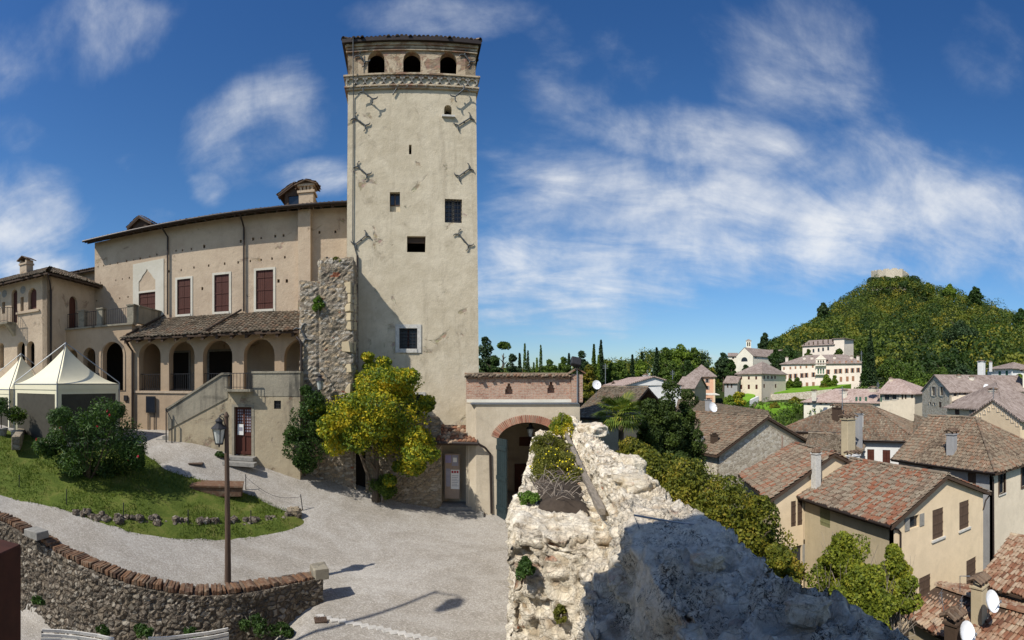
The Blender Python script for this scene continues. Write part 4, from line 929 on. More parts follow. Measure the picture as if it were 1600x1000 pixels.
q.prism([CF.w(mid - .45, D0 - .1, zc_ + .13), CF.w(mid + .45, D0 - .1, zc_ + .13), CF.w(mid, D0 - .1, zt - .05)], tuple(CF.w(0, .9, 0)))
q.build('chimney_cap', M['t_brown'], ch)
# main roof
ov = .75; zr = zE + 2.9; nR = D0 + 8
e0 = CF.w(tL - .3, D0 - ov, zE - .02); e1 = CF.w(tR + 2.2, D0 - ov, zE - .02); r0 = CF.w(tL - .3, nR, zr); r1 = CF.w(tR + 2.2, nR, zr)
b0 = CF.w(tL - .3, nR + 8, zE - .2); b1 = CF.w(tR + 2.2, nR + 8, zE - .2)
roof_part(pal, [([e0, e1, r1, r0], e0, e1), ([r0, r1, b1, b0], b1, b0)], 't_brown', [(r0, r1)], seed=1, tw=.24)
gb = MB(); gb.prism([CF.w(tL, D0 + .01, zE - .1), CF.w(tL, D0 + 15, zE - .1), CF.w(tL, nR, zr - .2)], tuple(CF.w(.3, 0, 0))); gb.build('gable_wall', M['palace'], pal)
rafters(pal, CF, tL - .3, tR - .6, D0 - ov + .05, D0 + .1, zE - .12, zE + .17, .62)
gt = MB(); gt.tube([CF.w(tL - .4, D0 - ov - .08, zE - .03), CF.w(tR + .6, D0 - ov - .08, zE - .03)], .075, 8); gt.build('gutter', M['pipe'], pal)
for x, y1, jog in ((262, 358, None), (381, 341, None)):
    t, _ = CF.px(x, 0, D0 - .1); top = zE - .1
    q = MB(); pts = [CF.w(t, D0 - ov - .05, top), CF.w(t, D0 - .35, top - .35), CF.w(t, D0 - .1, top - .6), CF.w(t, D0 - .1, CF.px(x, 487, D0)[1])]
    if x == 262: pts = [CF.w(t - .1, D0 - ov - .05, top), CF.w(t - .05, D0 - .35, top - .3), CF.w(t, D0 - .1, top - .5), CF.w(t, D0 - .1, CF.px(x, 492, D0)[1])]
    q.tube(pts, .055, 8); q.build('downpipe', M['pipe'], pal)
# tall shuttered windows
for i, r in enumerate(rects):
    w = MB()
    if i < 3: surround(w, CF, D0, *r, .13, .03)
    else:       # the white framed panel with a stepped gable-shaped cut
        a, b, z0, z1 = CF.rect(208, 407, 256, 499, D0); h0 = list(rct(*r)); n1, n2, z2, z3 = CF.rect(217, 423, 243, 454, D0); c = (n1 + n2) / 2
        za = CF.px(216, 412, D0)[1]; zb = CF.px(248, 405, D0)[1]
        out = [(a, z0), (b, z0), (b, zb), (a, za)]
        nic = [(n1, z2), (n2, z2), (n2, z2 + .62), (n2 - .18, z2 + .8), (n2 - .3, z2 + 1.0), (c + .1, z2 + 1.22), (c, z3 + .12), (c - .1, z2 + 1.22), (n1 + .3, z2 + 1.0), (n1 + .18, z2 + .8), (n1, z2 + .62)]
        w.wall(CF, D0 - .03, out, [h0, nic], .028)
    wo = w.build('window', M['white_plaster'], pal); s_ = MB(); shutters(s_, CF, D0, *r, 2, 0, .04); s_.build('shutter', M['shutter'], wo)
# dormers
def dormer(px0, px1, ybase, ytop, nfront, wood, label=None, glass=True):
    t0 = CF.px(px0, 0, nfront)[0]; t1 = CF.px(px1, 0, nfront)[0]; c = (t0 + t1) / 2; zp = CF.px((px0 + px1) / 2, ytop, nfront)[1]; zb = zE - .3; ze = zp - (t1 - t0) * .5 * .55
    w = MB(); h = (t1 - t0) * .5 * .62
    w.wall(CF, nfront + .25, [(c - h, zb), (c + h, zb), (c + h, ze + .05), (c, zp - .12), (c - h, ze + .05)], [rct(c - h * .62, c + h * .62, zb + .45, ze - .22)], .12)
    w.box(CF, c - h, c - h + .1, nfront + .37, nfront + 3.2, zb, ze, 0); w.box(CF, c + h - .1, c + h, nfront + .37, nfront + 3.2, zb, ze, 0)
    o = w.build('dormer', M[wood], pal); g_ = MB(); pane(g_, CF, nfront + .25, c - h * .62, c + h * .62, zb + .45, ze - .22, .06); g_.build('pane', M['glass'], o)
    q = MB(); 
    for sg in (-1, 1):
        e = c + sg * (t1 - t0) / 2; poly = [CF.w(c, nfront, zp), CF.w(c, nfront + 4, zp), CF.w(e, nfront + 4, ze - .1), CF.w(e, nfront, ze - .1)]
        tile_surface(q, poly, poly[3] if sg > 0 else poly[2], poly[2] if sg > 0 else poly[3], .2, .35, 4, .045); q.prism([tuple(np.array(p) - (0, 0, .03)) for p in poly], (0, 0, -.1), 1)
        q.add(CF.W([(c, nfront + .02, zp - .1), (e, nfront + .02, ze - .2), (e, nfront + .02, ze - .32), (c, nfront + .02, zp - .24), (c, nfront + .2, zp - .1), (e, nfront + .2, ze - .2), (e, nfront + .2, ze - .32), (c, nfront + .2, zp - .24)]), [(0, 1, 2, 3), (7, 6, 5, 4), (3, 2, 6, 7), (1, 5, 6, 2)], 1)
    q.build('dormer_roof', [M['t_brown'], M['oldwood']], o)
dormer(198, 236, 366, 335, D0 + .9, 'oldwood'); dormer(434, 484, 322, 283, D0 + .9, 'oldwood')

# loggia ---------------------------------------------------------------
D1 = 23.0
la, lb = CF.px(206, 0, D1)[0], CF.px(485, 0, D1)[0]; zA = CF.px(340, 520, D1)[1]; zFloor = CF.px(300, 611, D1)[1]
ar = [(217, 536, 251), (264, 533, 304), (317, 531, 363), (381, 529, 429), (444, 529, 500)]
ah = []
for x0, y, x1 in ar: a, b = CF.px(x0, 0, D1)[0], CF.px(x1, 0, D1)[0]; ah.append(archp(a, b, zFloor, CF.px((x0 + x1) / 2, y, D1)[1]))
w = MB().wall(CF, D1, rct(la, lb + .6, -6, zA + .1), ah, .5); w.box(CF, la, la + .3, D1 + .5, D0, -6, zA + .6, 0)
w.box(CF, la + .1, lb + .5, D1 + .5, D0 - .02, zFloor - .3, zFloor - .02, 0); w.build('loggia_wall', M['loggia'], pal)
c = MB(); c.box(CF, la - .02, lb, D1 - .06, D1 + .0, zFloor - .13, zFloor, 0); c.build('sill_course', M['palace'], pal)
# back doors inside the loggia
for x0, x1, y in ((221, 239, 552), (269, 295, 551), (327, 363, 549)):
    a, b, z0, z1 = CF.rect(x0, y, x1, 608, D0 - .03); w = MB(); surround(w, CF, D0 - .03, a, b, zFloor, z1, .12, .03, bottom=.01); o = w.build('doorway', M['greystone'], pal); p = MB(); p.box(CF, a, b, D0 - .03, D0 - .01, zFloor, z1, 0); p.build('door', M['recess'], o)
for k, (x0, y, x1) in enumerate(ar[:5]):
    a, b = CF.px(x0, 0, D1)[0], CF.px(x1, 0, D1)[0]; q = MB(); railing(q, CF, a, b, D1 + .2, zFloor, .95 if k != 3 else .95); q.build('railing', M['iron'], pal)
# lean-to roof
zT = CF.px(340, 492, D0)[1]; ov = .7; ep = (zT - zA) / (D0 - D1)
f0 = CF.w(la - .35, D1 - ov, zA - .1); f1 = CF.w(lb + .1, D1 - ov, zA - .1); g0 = CF.w(la - .35, D0 - .02, zT); g1 = CF.w(lb + .1, D0 - .02, zT)
roof_part(pal, [([f0, f1, g1, g0], f0, f1)], 't_grey', [], seed=4, tw=.22, name='loggia_roof')
rafters(pal, CF, la - .3, lb, D1 - ov + .05, D1 + .05, zA - .24, zA + .02, .8, h=.16, w=.14)
for x0, y0, x1, y1 in ((258, 497, 207, 522), (378, 488, 330, 513)):
    q = MB()
    a = CF.px(x0, y0, D0)[0]; b = CF.px(x1, y1, D1)[0]; q.tube([CF.w(a, D0 - .12, zT + .2), CF.w(a - .1, D0 - .3, zT + .08), CF.w(b, D1 - ov + .05, zA + .08)], .06, 8); q.build('roof_pipe', M['pipe'], pal)
q = MB(); t = CF.px(208.5, 0, D1)[0]; q.tube([CF.w(t - .15, D1 - ov - .03, zA - .1), CF.w(t - .1, D1 - .4, zA - .45), CF.w(t, D1 - .1, zA - .8), CF.w(t, D1 - .1, -3.6)], .07, 8); q.build('downpipe', M['pipe'], pal)
for x, y in ((153, 587), (197, 622)):
    t, z = CF.px(x, y, D1); q = MB(); q.box(CF, t - .12, t + .12, D1 - .08, D1 + .02, z - .16, z + .16); q.build('vent_box', M['iron'], pal)
# left arcade with terrace
ta, tb_ = tL, la; zP = CF.px(150, 512, D1)[1]; ah = []
for x0, y, x1 in ((160, 534, 193), (130, 543, 149), (104, 546, 121)):
    a, b = CF.px(x0, 0, D1)[0], CF.px(x1, 0, D1)[0]; ah.append(archp(a, b, zFloor if x0 == 160 else zFloor + .9, CF.px((x0 + x1) / 2, y, D1)[1]))
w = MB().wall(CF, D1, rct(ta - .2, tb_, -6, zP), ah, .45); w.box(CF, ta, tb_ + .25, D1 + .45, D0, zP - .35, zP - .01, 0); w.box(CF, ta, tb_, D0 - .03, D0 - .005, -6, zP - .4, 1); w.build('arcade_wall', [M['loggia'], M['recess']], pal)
a0, b0_ = CF.px(158, 0, D1)[0], CF.px(193, 0, D1)[0]
w = MB(); w.wall(CF, D1 - .04, archp(a0 - .13, b0_ + .13, zFloor, CF.px(176, 534, D1)[1] + .14), [archp(a0, b0_, zFloor + .001, CF.px(176, 534, D1)[1])], .05); w.build('arch_moulding', M['loggia'], pal)
w = MB(); w.box(CF, ta - .1, tb_ + .15, D1 - .15, D1 + .3, zP, zP + .1); w.build('cornice', M['weathered'], pal)
for x in (128, 157, 205):
    q = MB(); t = CF.px(x, 0, D1)[0]; q.box(CF, t - .25, t + .18, D1 - .05, D1 + .33, zP + .1, zP + 1.1); q.box(CF, t - .3, t + .23, D1 - .1, D1 + .38, zP + 1.1, zP + 1.18); q.build('balustrade_pier', M['weathered'], pal)
q = MB()
q.box(CF, la - .02, la + .25, D1 + .33, D0, zP + .1, zP + 1.08); q.box(CF, la - .07, la + .3, D1 + .38, D0, zP + 1.08, zP + 1.16)
q.build('balustrade_wall', M['weathered'], pal)
q = MB(); railing(q, CF, CF.px(101, 0, D1)[0], CF.px(125, 0, D1)[0], D1 + .12, zP + .1, .95); railing(q, CF, CF.px(130, 0, D1)[0], CF.px(153, 0, D1)[0], D1 + .12, zP + .1, .95); railing(q, CF, CF.px(159, 0, D1)[0], CF.px(200, 0, D1)[0], D1 + .12, zP + .1, .95); q.build('railing', M['iron'], pal)

# projecting left wing ---------------------------------------------------
wing = thing('castle_wing', 'projecting left wing of the castle with small arched windows and a balcony', 'building', cloc(-24, 21.5, -3))
D2 = CF.px(75, 0, 0)[0]; Dw = 21.2; tW = tL; zW = CF.px(73, 428, Dw)[1]
SF = Frame(*(CF.w(tW, Dw, 0)[:2]), CF.th - R(90))      # right side face, seen from the right
def spx(x, y): return SF.px(x, y, 0)
a1, a2, az0, az1 = SF.rect(108, 463, 121, 515, 0)
sl = math.hypot(0, D1 - Dw)
w = MB()
fh = []
for (x0, y0, x1, y1, kind) in ((18, 452, 27, 505, 'a'), (44, 450, 57, 483, 'a'), (-8, 452, 0, 480, 'a'), (42, 533, 54, 575, 'a'), (27, 534, 39, 575, 'a'), (-2, 536, 6, 575, 'a'), (32, 464, 37, 486, 'r'), (3, 472, 8, 490, 'r')):
    a, b, z0, z1 = CF.rect(x0, y0, x1, y1, Dw); fh.append(archp(a, b, z0, z1) if kind == 'a' else rct(a, b, z0, z1))
w.wall(CF, Dw, rct(tW - 16, tW, -6, zW), fh, .4)
w.wall(SF, 0, rct(0, D0 - Dw, -6, zW), [archp(a1, a2, az0, az1)], .4)
w.box(CF, tW - 15, tW - .45, Dw + 1.2, Dw + 1.25, -6, zW - .3, 1); w.build('wall', [M['palace'], M['recess']], wing)
for (x0, y0, x1, y1) in ((18, 456, 27, 505), (46, 453, 57, 483)):
    a, b, z0, z1 = CF.rect(x0, y0, x1, y1, Dw); q = MB(); q.wall(CF, Dw + .2, archp(a - .05, b + .05, z0, z1 + .05), [], .06); q.build('shutter', M['shutter'], wing)
q = MB(); q.wall(SF, .18, archp(a1 - .05, a2 + .05, az0, az1), [], .05); q.build('shutter', M['shutter'], wing)
q = MB(); a, b = CF.px(26, 0, Dw)[0], CF.px(62, 0, Dw)[0]; zz = CF.px(50, 485, Dw)[1]; q.box(CF, a, b, Dw - .1, Dw - .001, zz - .12, zz); q.build('sill', M['palace'], wing)
q = MB(); a, b = CF.px(-14, 0, Dw)[0], CF.px(25, 0, Dw)[0]; zz = CF.px(10, 506, Dw)[1]; q.box(CF, a, b, Dw - .8, Dw - .001, zz - .12, zz)
q.prism([CF.w(b - .35, Dw - .001, zz - .13), CF.w(b - .35, Dw - .7, zz - .13), CF.w(b - .35, Dw - .001, zz - .9)], tuple(CF.w(.3, 0, 0))); bl = q.build('balcony', M['weathered'], wing)
q = MB(); railing(q, CF, a, b, Dw - .75, zz, .95); railing_n(q, CF, b - .03, Dw - .75, Dw - .02, zz); q.build('railing', M['iron'], bl)
for x, y in ((7, 459), (36, 453)):
    t, z = CF.px(x, y, Dw); q = MB(); q.add(CF.W([(t + .26 * math.cos(k * .523), Dw - .012, z + .26 * math.sin(k * .523)) for k in range(12)]), [tuple(range(12))]); q.build('roundel', M['greystone'], wing)
ovw = .7
c0 = CF.w(tW + ovw, Dw - ovw, zW - .1); c1 = CF.w(tW - 16, Dw - ovw, zW - .1); hp = CF.w(tW - 3.6, Dw + 4.2, zW + 1.75); hq = CF.w(tW - 16, Dw + 4.2, zW + 1.75); c2 = CF.w(tW + ovw, D0 + 1, zW - .1); c3 = CF.w(tW - 3.6, D0 + 1, zW + 1.75)
roof_part(wing, [([c1, c0, hp, hq], c1, c0), ([c0, c2, c3, hp], c0, c2)], 't_grey', [(c0, hp)], seed=9, tw=.22)
rafters(wing, CF, tW - 6, tW, Dw - ovw + .05, Dw + .02, zW - .22, zW + .04, .6)
rafters(wing, SF, 0, D0 - Dw - .2, -ovw + .05, .02, zW - .22, zW + .04, .6)
q = MB(); q.tube([CF.w(tW + .5, Dw - .5, zW - .12), CF.w(tW + .15, Dw + .1, zW - .6), CF.w(tW + .1, Dw + .25, zW - 1), CF.w(tW + .1, Dw + .25, -3)], .06, 8); q.build('downpipe', M['pipe'], wing)
q = MB(); t, z = CF.px(36, 404, Dw + 3); zb = zW + .2; q.box(CF, t - .36, t + .36, Dw + 3, Dw + 3.7, zb, z - .45); q.box(CF, t - .42, t + .42, Dw + 2.94, Dw + 3.76, z - .45, z - .32)
for k in (-1, 1): q.box(CF, t + k * .3 - .08, t + k * .3 + .08, Dw + 3, Dw + 3.7, z - .32, z - .1)
ch = q.build('chimney', M['palace'], wing); q = MB()
for sg in (-1, 1): q.prism([CF.w(t, Dw + 2.85, z + .2), CF.w(t, Dw + 3.85, z + .2), CF.w(t + sg * .55, Dw + 3.85, z - .08), CF.w(t + sg * .55, Dw + 2.85, z - .08)], (0, 0, -.06))
q.build('chimney_cap', M['t_brown'], ch)
# lower block behind
rear = thing('low_building', 'low plastered block with tiled roof between the wing and the tall palace', 'building', cloc(-22.5, 28, 4))
Dr = 28.; a, b = CF.px(90, 0, Dr)[0], tL - .05; zz = CF.px(142, 424, Dr)[1]
q = MB(); q.box(CF, a, b, Dr, Dr + 4, 0, zz); q.build('wall', M['palace'], rear)
u0, u1, u2, u3 = CF.w(a, Dr - .6, zz), CF.w(b + .02, Dr - .6, zz), CF.w(b + .02, Dr + 4, zz + 1.3), CF.w(a, Dr + 4, zz + 1.3); roof_part(rear, [([u0, u1, u2, u3], u0, u1)], 't_brown', seed=3)
q = MB(); q.tube([CF.w(b - .3, Dr - .6, zz - .1), CF.w(b - .1, Dr - .2, zz - .5), CF.w(b - .1, Dr - .1, zz - 3)], .06, 8); q.build('downpipe', M['pipe'], rear)

# ------------------------------------------------------------------ stair and entrance block
ent = thing('entrance_block', 'stone stair and plastered entrance block with balcony in front of the loggia', 'building', cloc(-6, 20.5, -3.6))
Ds = 20.5; ba, bb = CF.px(356, 0, Ds)[0], CF.px(469, 0, Ds)[0]; zt = CF.px(430, 583, Ds)[1]; zS = CF.px(375, 610, Ds)[1]
t1, t2, z1, z2 = CF.rect(366, 636, 393, 712, Ds); w1 = CF.rect(428, 626, 439, 639, Ds)
bx0 = CF.px(395, 0, Ds)[0]
out = [(ba, -5.4), (bb, -5.4), (bb, zt), (bx0, zt), (bx0, zS + .05), (ba, zS + .05)]
w = MB().wall(CF, Ds, out, [rct(t1, t2, z1, z2), rct(*w1)], .4); w.box(CF, bb - .4, bb, Ds + .4, D1, -5.4, zt, 0); w.box(CF, ba, bb - .4, Ds + .4, D1, zS - .2, zS, 0); w.box(CF, ba + .2, bb - .5, Ds + 1, Ds + 1.05, -5, zS - .3, 1)
w.build('wall', [M['stairwall'], M['recess']], ent)
q = MB(); q.wall(CF, Ds - .02, rct(bx0, bb, CF.px(430, 619, Ds)[1], zt), [], .019); q.box(CF, bx0 - .05, bb + .03, Ds - .06, Ds + .42, zt, zt + .09); q.build('parapet', M['weathered'], ent)
q = MB(); surround(q, CF, Ds, t1, t2, z1, z2, .12, .02, bottom=.02); dr = q.build('door_frame', M['weathered'], ent)
q = MB(); q.box(CF, t1, t2, Ds + .2, Ds + .25, z1, z2); 
for k in range(3): u = t1 + (t2 - t1) * k / 2; q.box(CF, max(t1, u - .05), min(t2, u + .05), Ds + .16, Ds + .2, z1 + .001, z2 - .001)
for z in (z1 + .12, z1 + .95, z2 - .06): q.box(CF, t1, t2, Ds + .165, Ds + .2, z - .06, z + .06)

for i in range(6):
    for j in range(8):
        u = t1 + .08 + (t2 - t1 - .16) * (i + .5) / 6; z = z1 + 1.05 + (z2 - z1 - 1.15) * (j + .5) / 8
        if (i, j) != (0, 0): q.box(CF, u - .035, u + .035, Ds + .19, Ds + .198, z - .04, z + .04, 1)
q.build('door', [M['shutter'], M['poster_grey']], ent)
q = MB(); a, b, z0, z3 = CF.rect(370, 663, 379, 680, Ds); q.box(CF, a, b, Ds + .12, Ds + .13, z0, z3, 0); q.box(CF, a + .06, b - .05, Ds + .113, Ds + .121, (z0 + z3) / 2 - .06, z3 - .14, 1)
tag(q.build('notice', [M['paper'], M['poster_grey']]), 'white paper notice taped to the brown glazed door', 'poster')
q = MB(); pane(q, CF, Ds, *w1, .2); o = q.build('window', M['glass'], ent); q = MB(); bars(q, CF, Ds, *w1, 4, 3, .012, .06); q.build('bars', M['iron'], o)
q = MB(); q.box(CF, t1 - .2, t2 + .25, Ds - .55, Ds - .001, z1 - .14, z1); q.box(CF, t1 - .2, t2 + .45, Ds - 1.0, Ds - .55, z1 - .32, z1 - .16); q.build('door_step', M['greystone'], ent)
q = MB(); a, b = CF.px(355, 0, Ds)[0], CF.px(396, 0, Ds)[0]; q.box(CF, a, b, Ds - .45, Ds - .002, zS - .05, zS + .06); bo = q.build('balcony', M['weathered'], ent)
q = MB(); zr_ = CF.px(375, 583, Ds)[1]; railing(q, CF, a, b - .03, Ds - .4, zS + .06, zr_ - zS - .06, .15); q.build('railing', M['iron'], bo)
# sloped stair wall
s0, zs0 = CF.px(262, 640, Ds); s1, zs1 = CF.px(355, 584, Ds); g0_, zg0 = CF.px(262, 690, Ds)
w = MB().wall(CF, Ds + .02, [(s0, -4.6), (ba, -5.2), (ba, zs1 - .12), (s0 + .05, zs0 - .06)], [], .28); w.build('stair_wall', M['stairwall'], ent)
q = MB(); a = np.array((s0, zs0)); b = np.array((ba, zs1)); 
q.wall(CF, Ds - .02, [(s0, zs0 - 1.0), (ba, zs1 - 1.12), (ba, zs1 + .04), (ba - .25, zs1 + .04), (s0, zs0 + .05)], [], .038)
v = CF.W([(x, n, z) for x, z in ((s0 - .1, zs0 + .05), (ba - .3, zs1 + .05), (ba + .1, zs1 + .05)) for n in (Ds - .07, Ds + .33)] + [(x, n, z - .1) for x, z in ((s0 - .1, zs0 + .05), (ba - .3, zs1 + .05), (ba + .1, zs1 + .05)) for n in (Ds - .07, Ds + .33)])
q.add(v, [(0, 2, 3, 1), (2, 4, 5, 3), (0, 6, 8, 2), (2, 8, 10, 4), (1, 3, 9, 7), (3, 5, 11, 9), (0, 1, 7, 6), (4, 10, 11, 5)]); q.build('stair_parapet', M['weathered'], ent)
q = MB(); n_ = 16
for k in range(n_):
    u0 = s0 + .1 + (ba - s0) * k / n_; z = -2.75 + (zS + 2.75) * (k + 1) / n_; q.box(CF, u0, ba, Ds + .31 + k * .001, D1 - .05 - k * .001, z - .3, z)
for k in range(4): q.box(CF, s0 - 1.35 + k * .3, s0 + .35 - k * .001, Ds - .1 + k * .12, Ds + 2.2, -3.25 + k * .16, -3.11 + k * .165)
q.build('step', M['greystone'], ent)
q = MB()
for x, y in ((260, 638), (269, 655)): t, z = CF.px(x, y, Ds - .2); q.box(CF, t - .02, t + .02, Ds - .25, Ds - .2, -3.1, z)
a_, b_ = CF.px(260, 640, Ds - .2), CF.px(269, 657, Ds - .2); q.tube([CF.w(a_[0], Ds - .22, a_[1]), CF.w(b_[0], Ds - .22, b_[1])], .02, 6); q.build('handrail', M['iron'], ent)
# notice case on the loggia base wall
q = MB(); a, b, z0, z3 = CF.rect(231, 619, 243, 645, D1); q.box(CF, a - .05, b + .05, D1 - .14, D1 - .08, z0, z3, 0); q.box(CF, a, b, D1 - .15, D1 - .14, z0 + .05, z3 - .05, 1)
for u in (a + .05, b - .05): q.box(CF, u - .02, u + .02, D1 - .08, D1 - .04, -3.3, z3, 0)
tag(q.build('display_case', [M['iron'], M['glass']]), 'dark glazed display case on legs against the loggia base wall', 'display case')

# ------------------------------------------------------------------ rubble buttress
but = thing('stone_buttress', 'stepped rubble stone buttress of an older wall against the tower', 'wall', cloc(0, 21.3, -4.5))
Db = 21.3; x0, x1, x2 = CF.px(469, 0, Db)[0], CF.px(498, 0, Db)[0], CF.px(552, 0, Db)[0]; zl = CF.px(483, 440, Db)[1]; zh = CF.px(525, 404, Db)[1]
def roughblock(mb, t0, t1, n0, n1, z0, z1, st=.11, amp=.07, seed=0):
    """block faces front, right, top with stone relief"""
    def face(fn, a, b, nr):
        u, v = np.meshgrid(np.linspace(0, 1, max(2, int(a / st))), np.linspace(0, 1, max(2, int(b / st)))); p = fn(u, v).reshape(-1, 3); wp = CF.W(p)
        f1, f2, ci = worley(wp * (3.6, 3.6, 5.2), 3); 
        edge = np.minimum(np.minimum(u, 1 - u) * a, np.minimum(v, 1 - v) * b).ravel()
        d = (np.clip((f2 - f1) * 2.5, 0, 1) ** .5 * amp + (fbm(wp * 1.3, 4, seed) - .5) * amp * 2) * np.clip(edge / .05, 0, 1); p = p + np.array(nr) * d[:, None] * (1, 1, 1)
        mb.grid(CF.W(p).reshape(u.shape + (3,)))
    W_, H_, T_ = t1 - t0, z1 - z0, n1 - n0
    face(lambda u, v: np.dstack([t0 + u * W_, n0 + 0 * u, z0 + v * H_]), W_, H_, (0, -1, 0))
    face(lambda u, v: np.dstack([t1 + 0 * u, n0 + u * T_, z0 + v * H_]), T_, H_, (1, 0, 0))
    face(lambda u, v: np.dstack([t0 + u * W_, n0 + v * T_, z1 + 0 * u]), W_, T_, (0, 0, 1))
    face(lambda u, v: np.dstack([t0 + 0 * u, n1 - u * T_, z0 + v * H_]), T_, H_, (-1, 0, 0))
q = MB(); roughblock(q, x0, x1 + .02, Db, D1 + .4, -5.6, zl); roughblock(q, x1, x2, Db + .003, D1 + 2.2, -5.6, zh, seed=3)
rs = np.random.RandomState(7)
for k in range(34):
    t = x0 + (x2 - x0) * rs.rand(); zz = zl if t < x1 else zh; q.bevbox(CF.w(t, Db + .2 + rs.rand() * 1.2, zz + .03), .2 + .25 * rs.rand(), .2, .12 + .14 * rs.rand(), rs.rand() * 3, .2, 0, (0, 0), seed=k)
q.build('wall', M['rub_butt'], but)
z = -3.; k = 0
while z < zh - .6:
    q = MB(); h = .32 + .22 * rs.rand(); w_ = .35 + .35 * rs.rand(); q.bevbox(CF.w(x2 - w_ / 2 + .03, Db + .18, z + h / 2), w_, .5, h - .03, -CF.th * -1, .08, 0, (0, 0), seed=k + 50); q.build('quoin', M['h_ochre'], but); z += h if rs.rand() > .3 else h + .5; k += 1
tag(bush('climbing_plant', 'green creeper hanging from the rubble buttress wall', CF.w(CF.px(498, 0, Db)[0], Db - .12, CF.px(498, 480, Db)[1]), .3, .18, .5, 'lf_ivy', .13, 8, 60, 9, 'climber'), 'green creeper hanging from the rubble buttress wall', 'climber')
bush('ground_plant', 'small weed tuft on top of the rubble buttress', CF.w(CF.px(524, 0, Db)[0], Db + .1, zh - .1), .35, .2, .22, 'lf_moss', .07, 8, 60, 10, 'plant')
# drain pipe at x=472
q = MB(); q.tube([CF.w(CF.px(464, 0, Db)[0], Db - .1, CF.px(464, 527, Db)[1]), CF.w(CF.px(470, 0, Db)[0], Db - .15, CF.px(470, 533, Db)[1]), CF.w(CF.px(472, 0, Db)[0], Db - .15, CF.px(472, 540, Db)[1]), CF.w(CF.px(472, 0, Db)[0], Db - .15, CF.px(472, 748, Db)[1])], .065, 8); q.build('downpipe', M['pipe'], but)
def anchor(F, D, px, py, ang, L, r=.028, cur=.24, name='wall_anchor', parent=None):
    """iron tie with forked curled ends"""
    t, z = F.px(px, py, D); q = MB(); d = np.array((math.cos(ang), math.sin(ang))); nn = np.array((-d[1], d[0])); n0 = D - .05
    def w3(a, b): p = np.array((t, z)) + d * a + nn * b; return F.w(p[0], n0, p[1])
    r *= 1.15; cur *= 1.0; q.tube([w3(-L / 2, 0), w3(L / 2, 0)], r, 6)
    for s in (-1, 1):
        for k in (-1, 1): q.tube([w3(s * L / 2, 0), w3(s * (L / 2 + cur * .16), k * cur * .22), w3(s * (L / 2 + cur * .42), k * cur * .50), w3(s * (L / 2 + cur * .52), k * cur * .85), w3(s * (L / 2 + cur * .40), k * cur * 1.1)], [r, r * 1.05, r, r * .8, r * .5], 6)
    q.tube([F.w(t, D - .06, z), F.w(t, D + .01, z)], r * 1.5, 8)
    return q.build(name, M['anchor'], parent)
anchor(CF, Db - .06, 474, 522, R(115), .5, .03, .3, parent=but)

# ------------------------------------------------------------------ tower
tow = thing('tower', 'tall square medieval tower of pale patched plaster with arched belfry openings', 'tower', cloc(.3, 24, -5.5))
Dt = D1; TL, TR = CF.px(540, 0, Dt)[0], CF.px(748.5, 0, Dt)[0]; TLt, TRt = CF.px(543.5, 0, Dt)[0], CF.px(743, 0, Dt)[0]
zL1 = CF.px(643, 140, Dt)[1]; zTop = CF.px(643, 70, Dt)[1]; dep = TR - TL
wins = {k: CF.rect(*v, Dt) for k, v in dict(a=(609, 300, 625, 331), b=(695, 311, 722, 348), c=(636, 369, 665, 394), d=(694, 164, 706, 181), e=(639, 226, 643, 241), f=(624, 513, 652, 545), g=(638, 616, 661, 650)).items()}
def tsurf(px_, y): return CF.px(px_, y, Dt)
hs = [rct(*wins[k]) if k != 'd' else archp(*wins[k], n=8) for k in wins]
out = [(TL, -6.5), (TR, -6.5), (TR, -1), (TRt + .03, zL1), (TLt, zL1), (TL, -1)]
w = MB().wall(CF, Dt, out, hs, .6)
# right, left and rear faces
for (ta_, tb2) in ((TR, TRt + .03), (TL, TLt)):
    sgn = 1 if ta_ > 0 else -1
    v = CF.W([(ta_, Dt, -6.5), (ta_, Dt + dep, -6.5), (tb2, Dt + dep, zL1), (tb2, Dt, zL1), (ta_, Dt, -1)]); w.add(v, [(0, 1, 2, 3, 4)] if sgn > 0 else [(4, 3, 2, 1, 0)])
w.box(CF, TL + .3, TR - .3, Dt + dep - .3, Dt + dep, -6, zL1, 0); w.box(CF, TL + .05, TR - .05, Dt + 1.5, Dt + 1.55, -6, zL1 - .2, 1)
w.build('wall', [M['tower'], M['recess']], tow)
# belfry stage
bz0 = CF.px(643, 119, Dt)[1]; zE_ = CF.px(643, 66, Dt)[1]; bl0, br0 = CF.px(543.5, 0, Dt)[0], CF.px(743, 0, Dt)[0]
ho = [archp(CF.px(a, 0, Dt)[0], CF.px(b, 0, Dt)[0], CF.px((a + b) / 2, y1, Dt)[1] - .02, CF.px((a + b) / 2, y0, Dt)[1]) for a, b, y0, y1 in ((574.5, 601, 80, 115), (630, 657.5, 80, 114.5), (687.5, 714, 82, 116))]
w = MB().wall(CF, Dt, rct(bl0, br0, zL1, zE_ + .1), ho, .32)
sd_h = [archp(1.2, 2.1, ho[0][0][1], ho[0][3][1]), archp(3.0, 3.9, ho[0][0][1], ho[0][3][1])]
RFt = Frame(*CF.w(br0, Dt, 0)[:2], CF.th - R(90)); LFt = Frame(*CF.w(bl0, Dt + dep, 0)[:2], CF.th + R(90)); BFt = Frame(*CF.w(br0, Dt + dep, 0)[:2], CF.th + R(180))
w.wall(RFt, 0, rct(0, dep, zL1, zE_ + .1), sd_h, .5); w.wall(LFt, 0, rct(0, dep, zL1, zE_ + .1), sd_h, .5); w.wall(BFt, 0, rct(0, br0 - bl0, zL1, zE_ + .1), [], .5)
